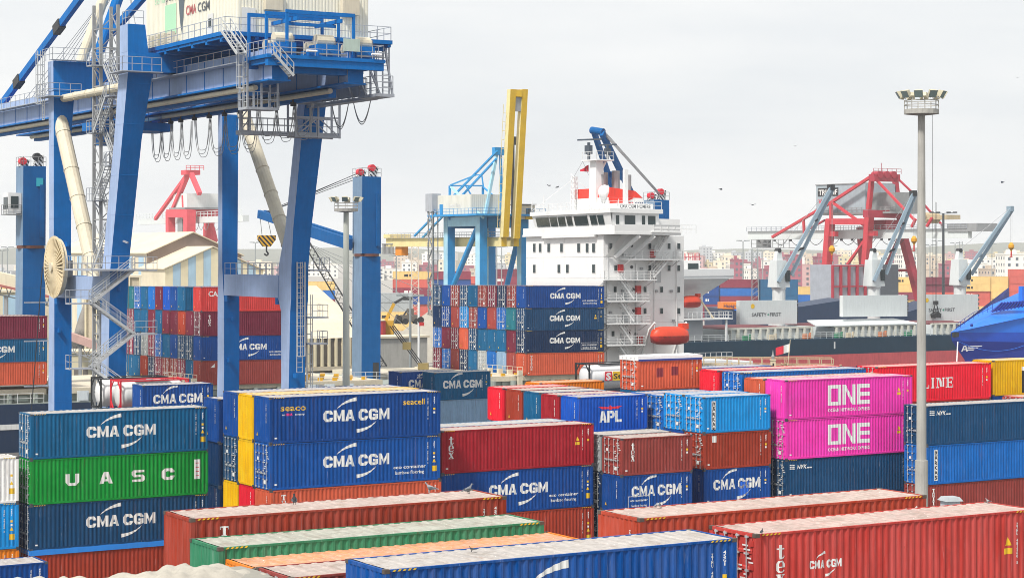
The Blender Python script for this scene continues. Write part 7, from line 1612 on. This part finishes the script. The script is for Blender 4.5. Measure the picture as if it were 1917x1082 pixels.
def NTH(i): return ['first', 'second', 'third', 'fourth', 'fifth', 'sixth', 'seventh', 'eighth', 'ninth', 'tenth', 'eleventh', 'twelfth', 'thirteenth', 'fourteenth', 'fifteenth', 'sixteenth', 'seventeenth', 'eighteenth', 'nineteenth', 'twentieth', *('twenty-' + w for w in ('first', 'second', 'third', 'fourth', 'fifth', 'sixth', 'seventh', 'eighth', 'ninth')), 'thirtieth', *('thirty-' + w for w in ('first', 'second', 'third', 'fourth', 'fifth', 'sixth', 'seventh', 'eighth', 'ninth'))][min(i, 38)]
far_block(1310, 1480, 640, 5, ['azure', 'petrol', 'sky', 'blue', 'wine', 'salmon', 'petrol', 'wine', 'azure'], 'blue stacks beyond the white stern')
far_block(1486, 1580, 660, 5, ['salmon', 'wine', 'sand', 'wine', 'azure', 'salmon', 'orangebrown'], 'mixed stacks by the red crane legs')
far_block(1660, 1790, 700, 5, ['wine', 'salmon', 'wine', 'sand', 'maroon', 'brown'], 'wine red stacks beyond the light mast')
far_block(1790, 1960, 715, 6, ['sand', 'sand', 'wine', 'sand', 'salmon', 'blue', 'sand'], 'sand yellow stacks beside the apartment blocks')
far_block(690, 760, 560, 4, ['sand', 'sand', 'wine', 'sand', 'grey'], 'sand stacks behind the crane column', l20=.2)
far_block(735, 830, 640, 6, ['wine', 'sand', 'blue', 'salmon', 'sand', 'teal', 'royal'], 'mixed stacks behind the lattice tower')
far_block(845, 985, 720, 6, ['wine', 'salmon', 'wine', 'greyblue', 'maroon'], 'reddish stacks under the pale blue crane', th=0)
far_block(470, 590, 600, 5, ['wine', 'azure', 'wine', 'sand', 'maroon'], 'stacks seen between the crane legs')
far_block(-30, 60, 640, 4, ['wine', 'sand', 'grey', 'salmon'], 'stacks behind the bow crane')
# ------------------------------------------------------------------ the town
rb = random.Random(33)
def windows(m, x0, y, z0, w, h, nx, nz, ww, wh):
    for i in range(nx):
        for j in range(nz):
            x = x0 + w * (i + .5) / nx; z = z0 + h * (j + .5) / nz; m.box(x - ww / 2, y - .12, z - wh / 2, x + ww / 2, y - .02, z + wh / 2)
def block(x, wpx, ytop, d, col, label, nfl=None, th=None, depth=16, tower=False):
    q = P(x, ytop, d); w = wpx / F * d; h = q.z; th = rb.uniform(-.25, .25) if th is None else th
    r = thing('apartment_block', label, 'building', (q.x, d, 0), th, 'buildings of the town'); mt = paint('town_' + col, lin(col, 1.0), .85, fade=.15, dirt=.15, scale=.2, streak=False)
    m = MB(); m.box(0, 0, 0, w, depth, h); m.box(w * .2, depth * .3, h, w * .45, depth * .6, h + 2.5); m.build('wall', mt, r)
    m = MB(); m.box(-.3, -.3, h + .01, w + .3, -.05, h + .6); m.box(-.3, .0, h + .01, -.05, depth, h + .6); m.build('parapet', mt, r)
    m = MB(); nz = nfl or max(2, int(h / 3.2)); nx = max(2, int(w / 3.6)); windows(m, 0, 0, .5, w, h - 1, nx, nz, 1.35, 1.5)
    for k in range(4): y = depth * (k + .5) / 4; [m.box(-.12, y - .6, z * h / nz + .9, -.02, y + .6, z * h / nz + 2.3) for z in range(nz)]
    m.build('windows', plain('window_dim', (.10, .12, .15), .3), r)['kind'] = 'stuff'
    return r
CN = {'#e9e6de': 'white', '#ddd2bd': 'cream', '#c9b9a6': 'beige', '#c9a3a3': 'pale pink', '#a5586a': 'dusky red', '#b8bcc0': 'pale grey', '#d6c9a2': 'straw'}
pal = list(CN); shp = ['broad', 'narrow', 'tall', 'low', 'square']
def row(xs, d, y0, y1, where, wmin=18, wmax=46):
    x, x1 = xs; i = 0
    while x < x1:
        w = rb.uniform(wmin, wmax); c_ = rb.choice(pal + ['#e9e6de', '#ddd2bd', '#e9e6de']); yt = rb.uniform(y0, y1)
        block(x, w, yt, d + rb.uniform(-60, 60), c_, f'{"broad" if w > 32 else "narrow"} {CN[c_]} town building, {NTH(i)} along {where}'); x += w * rb.uniform(.8, 1.15); i += 1
row((1290, 1930), 1250, 486, 506, 'the front street beyond the far stacks')
row((1280, 1950), 1650, 476, 492, 'the second street behind the front street', 16, 36)
row((1300, 1940), 2300, 470, 480, 'the hillside street', 17, 34)
row((690, 1000), 1500, 486, 505, 'the street behind the pale blue crane')
row((690, 1000), 2200, 474, 490, 'the upper street behind the pale blue crane', 14, 30)
row((-20, 240), 1800, 492, 508, 'the street behind the bow crane')
row((430, 620), 1700, 488, 505, 'the street between the crane legs')
block(1315, 19, 463, 2300, '#b8bcc0', 'slim grey tower block standing alone above the rooftops', th=.1, depth=20)
block(1882, 60, 477, 1050, '#f0efe9'.lower() if False else '#e9e6de', 'big white apartment block with regular dark windows by the frame edge', nfl=6, th=.08)
block(1690, 30, 478, 1080, '#e9e6de', 'white slab block beside the tall light mast', nfl=8, th=.1)
for x, w, yt, lab in ((1375, 17, 487, 'dusky red block behind the first ship crane'), (1480, 22, 478, 'dusky red tall block near the raised grey jib'), (1532, 18, 482, 'dusky red block touching the red crane leg')): block(x, w, yt, 1150, '#a5586a', lab, th=.05)
# hills behind the town
m = MB(); n = 60; vs = []
for i in range(n + 1):
    x = -2600 + 5200 * i / n; h = 24 + 9 * math.sin(i * .35) + 6 * math.sin(i * .9 + 2)
    vs += [(x, 3300, 0), (x, 3900, h), (x, 5200, 0)]
m.add(vs, [(3 * i + j, 3 * i + 3 + j, 3 * i + 4 + j, 3 * i + 1 + j) for i in range(n) for j in (0, 1)])
struct(m.build('hills', paint('hill_green', (.13, .14, .10), .95, fade=.2, dirt=.2, streak=False, scale=.02)))
# ------------------------------------------------------------------ thin far masts
def pole(x, yt, d, w, label, arms=3, col=None, lat=False):
    q = P(x, yt, d); r = thing('light_mast' if not lat else 'lattice_tower', label, 'light mast' if not lat else 'tower', (q.x, d, 0)); mt = col or paint('pole_grey', lin('#8f9698'), .6)
    m = MB()
    if lat: lattice(m, (0, 0, 0), (0, 0, q.z), w, int(q.z / 1.6), w * .06, w * .8)
    else: m.tube((0, 0, 0), (0, 0, q.z), w / 2, w * .35, n=8)
    m.build('mast' if lat else 'pole', mt, r)
    if arms:
        m = MB(); a = arms * .9
        for s in (-1, 1): m.bar((0, 0, q.z), (s * a, 0, q.z + .2), .14)
        m.build('cross_arm', mt, r)
        for s in (-1, -.45, .45, 1): m = MB(); m.box(s * a - .45, -.3, q.z + .1, s * a + .45, .3, q.z + .42); m.build('lamp', mt, r)
    return r
BKP = paint('pole_black', (.05, .06, .07), .5)
pole(1766, 400, 470, .75, 'dark tall light mast rising beyond the lettered hatch cover', 3, BKP)
for i, (x, yt, d, lab) in enumerate(((1391, 452, 700, 'grey light mast at the tip of the red crane girder'), (1741, 460, 760, 'grey light mast next to the tall concrete one'), (1754, 452, 900, 'slender grey mast between the dark mast and the concrete mast'), (1428, 470, 800, 'grey mast behind the hanging cage of the red crane'), (1558, 462, 900, 'thin mast between the red crane legs'), (1712, 468, 900, 'thin mast beside the red crane leg'), (1788, 456, 900, 'thin mast just beyond the dark mast'), (1857, 458, 1000, 'thin mast before the big white apartment block'),
        (930, 463, 700, 'grey mast under the pale blue crane portal'), (939, 463, 720, 'second grey mast under the pale blue crane portal'), (742, 480, 620, 'grey mast in front of the sand stacks'), (478, 455, 800, 'grey mast between the crane legs'), (4, 470, 700, 'grey mast at the very edge behind the bow crane'), (14, 464, 720, 'grey mast beside the one at the very edge'), (768, 556, 330, 'short pale mast beside the pale blue stair tower'))):
    pole(x, yt, d, .5, lab, 2)
pole(1413, 466, 640, 2.2, 'grey lattice tower below the red crane girder', 0, None, True)
pole(777, 462, 600, 2.4, 'pale lattice tower beside the pale blue crane', 0, paint('tower_pale', lin('#c9beb0'), .7), True)
pole(1799, 452, 1500, 2.6, 'distant lattice tower above the town roofs', 0, None, True)
# ------------------------------------------------------------------ pigeons on the roofs, gulls in the air
def pigeon(label, x, y, d, rz, col):
    q = P(x, y, d); r = thing('pigeon', label, 'pigeon', tuple(q), rz, 'pigeons on the container roofs'); k = .85
    m = MB(); prof = [(.02, -.17), (.05, -.12), (.075, -.03), (.08, .04), (.06, .1), (.035, .14), (.03, .17), (.036, .2), (.028, .235), (.008, .25)]
    ax = [(-.0, 0), (0, .01), (0, .015), (0, .03), (.0, .06), (0, .1), (0, .14), (0, .165), (0, .17), (0, .165)]
    vs = []; n = 10
    for (rr_, x_), (dx, dz) in zip(prof, ax):
        for j in range(n): t = 2 * math.pi * j / n; vs.append((x_ * k * (1 if x_ < .1 else .8), rr_ * math.cos(t), .13 + dz + rr_ * math.sin(t)))
    fs = [(i * n + j, i * n + (j + 1) % n, (i + 1) * n + (j + 1) % n, (i + 1) * n + j) for i in range(len(prof) - 1) for j in range(n)] + [tuple(range(n - 1, -1, -1)), tuple(range((len(prof) - 1) * n, len(prof) * n))]
    m.add(vs, fs)
    m.prism([(-.14, -.03, .13), (-.14, .03, .13), (-.3, .04, .1), (-.3, -.04, .1)], (0, 0, .015)); m.add([(.195, -.01, .295), (.195, .01, .295), (.235, 0, .285), (.195, 0, .305)], [(0, 2, 1), (0, 3, 2), (1, 2, 3), (0, 1, 3)])
    for s in (-1, 1): m.bar((.0, .03 * s, .08), (.01, .03 * s, 0), .014); m.bar((.01, .03 * s, .006), (.05, .03 * s, .006), .012)
    b = m.build('body', paint('feather_' + col, lin(col), .7, fade=.2, dirt=.2, streak=False, scale=6), r, smooth=False)
    for s in (-1, 1):
        w = MB(); w.prism([(.08, .075 * s, .17), (.02, .085 * s, .12), (-.2, .05 * s, .1), (-.22, .03 * s, .14), (-.05, .07 * s, .19)], (0, .012 * s, 0)); w.build('wing', paint('wing_grey', (.12, .125, .14), .7), b)
    r.scale = (.52, .52, .52); return r
for x, y, st_, rz, col, lab in ((883, 1029, f5, 2.9, '#3a4048', 'dark pigeon walking on the grey ribbed roof of the cobalt container'), (1426, 996, s_f6, .6, '#343a44', 'dark pigeon on the corner of the large red container roof'), (1849, 938, s_f6, 3.0, '#b9bcc0', 'pale pigeon on the far edge of the large red roof'), (1228, 947, f7, .4, '#8b8f98', 'grey pigeon on the speckled roof near the boxed small print'), (1235, 946, f7, .9, '#4a505a', 'dark grey pigeon close behind the other on the speckled roof'), (805, 918, f1, 2.4, '#8f9298', 'grey pigeon at the top edge of the faded rust roof'), (877, 921, f1, .2, '#6d727a', 'grey pigeon near the end of the faded rust roof'), (551, 941, f1, 1.2, '#23262c', 'black pigeon alone on the long faded rust roof')):
    z = st_[2] + .0; d = (H - z) * F / (y - HOR + 3); pigeon(lab, x, y + 3, d, rz + TH, col)
gm = MB(); gm.add([(0, 0, 0), (-.55, .12, .18), (-.25, -.12, .1), (.55, .12, .18), (.25, -.12, .1), (0, .3, 0), (0, -.3, -.02), (0, 0, -.08)], [(0, 1, 2), (0, 4, 3), (0, 5, 1), (0, 3, 5), (0, 2, 6), (0, 6, 4), (7, 6, 5)]); gme = gm.mesh('gull')
for i, (x, y, lab) in enumerate(((1488, 274, 'tiny gull high in the grey sky'), (1028, 348, 'tiny gull near the lattice mast of the white bridge'), (1349, 355, 'tiny gull between the bridge tower and the red crane'), (1409, 384, 'tiny gull above the red crane girder tip'), (1877, 342, 'tiny gull above the grey jib by the frame edge'), (1043, 351, 'second tiny gull near the white bridge'), (1905, 146, 'tiny gull high beside the concrete mast'))):
    o = mk('gull', gme, paint('gull_grey', (.25, .26, .27), .8), None, loc=tuple(P(x, y, 300)), rot=(.2, 0, i)); tag(o, lab, 'bird', 'gulls in the air')
# ------------------------------------------------------------------ the air over the harbour
m = MB(); m.box(-4200, -30, -7, 4200, 5600, 62); hz = m.mesh('haze'); hm = bpy.data.materials.new('haze_air'); hm.use_nodes = True; nn = hm.node_tree.nodes; nn.clear()
vo = nn.new('ShaderNodeVolumePrincipled'); vo.inputs['Color'].default_value = (.93, .95, .97, 1); vo.inputs['Density'].default_value = 0.00015; vo.inputs['Anisotropy'].default_value = 0.0
mo = nn.new('ShaderNodeOutputMaterial'); hm.node_tree.links.new(vo.outputs[0], mo.inputs['Volume'])
tag(mk('haze', hz, hm), None, None, None, 'stuff')
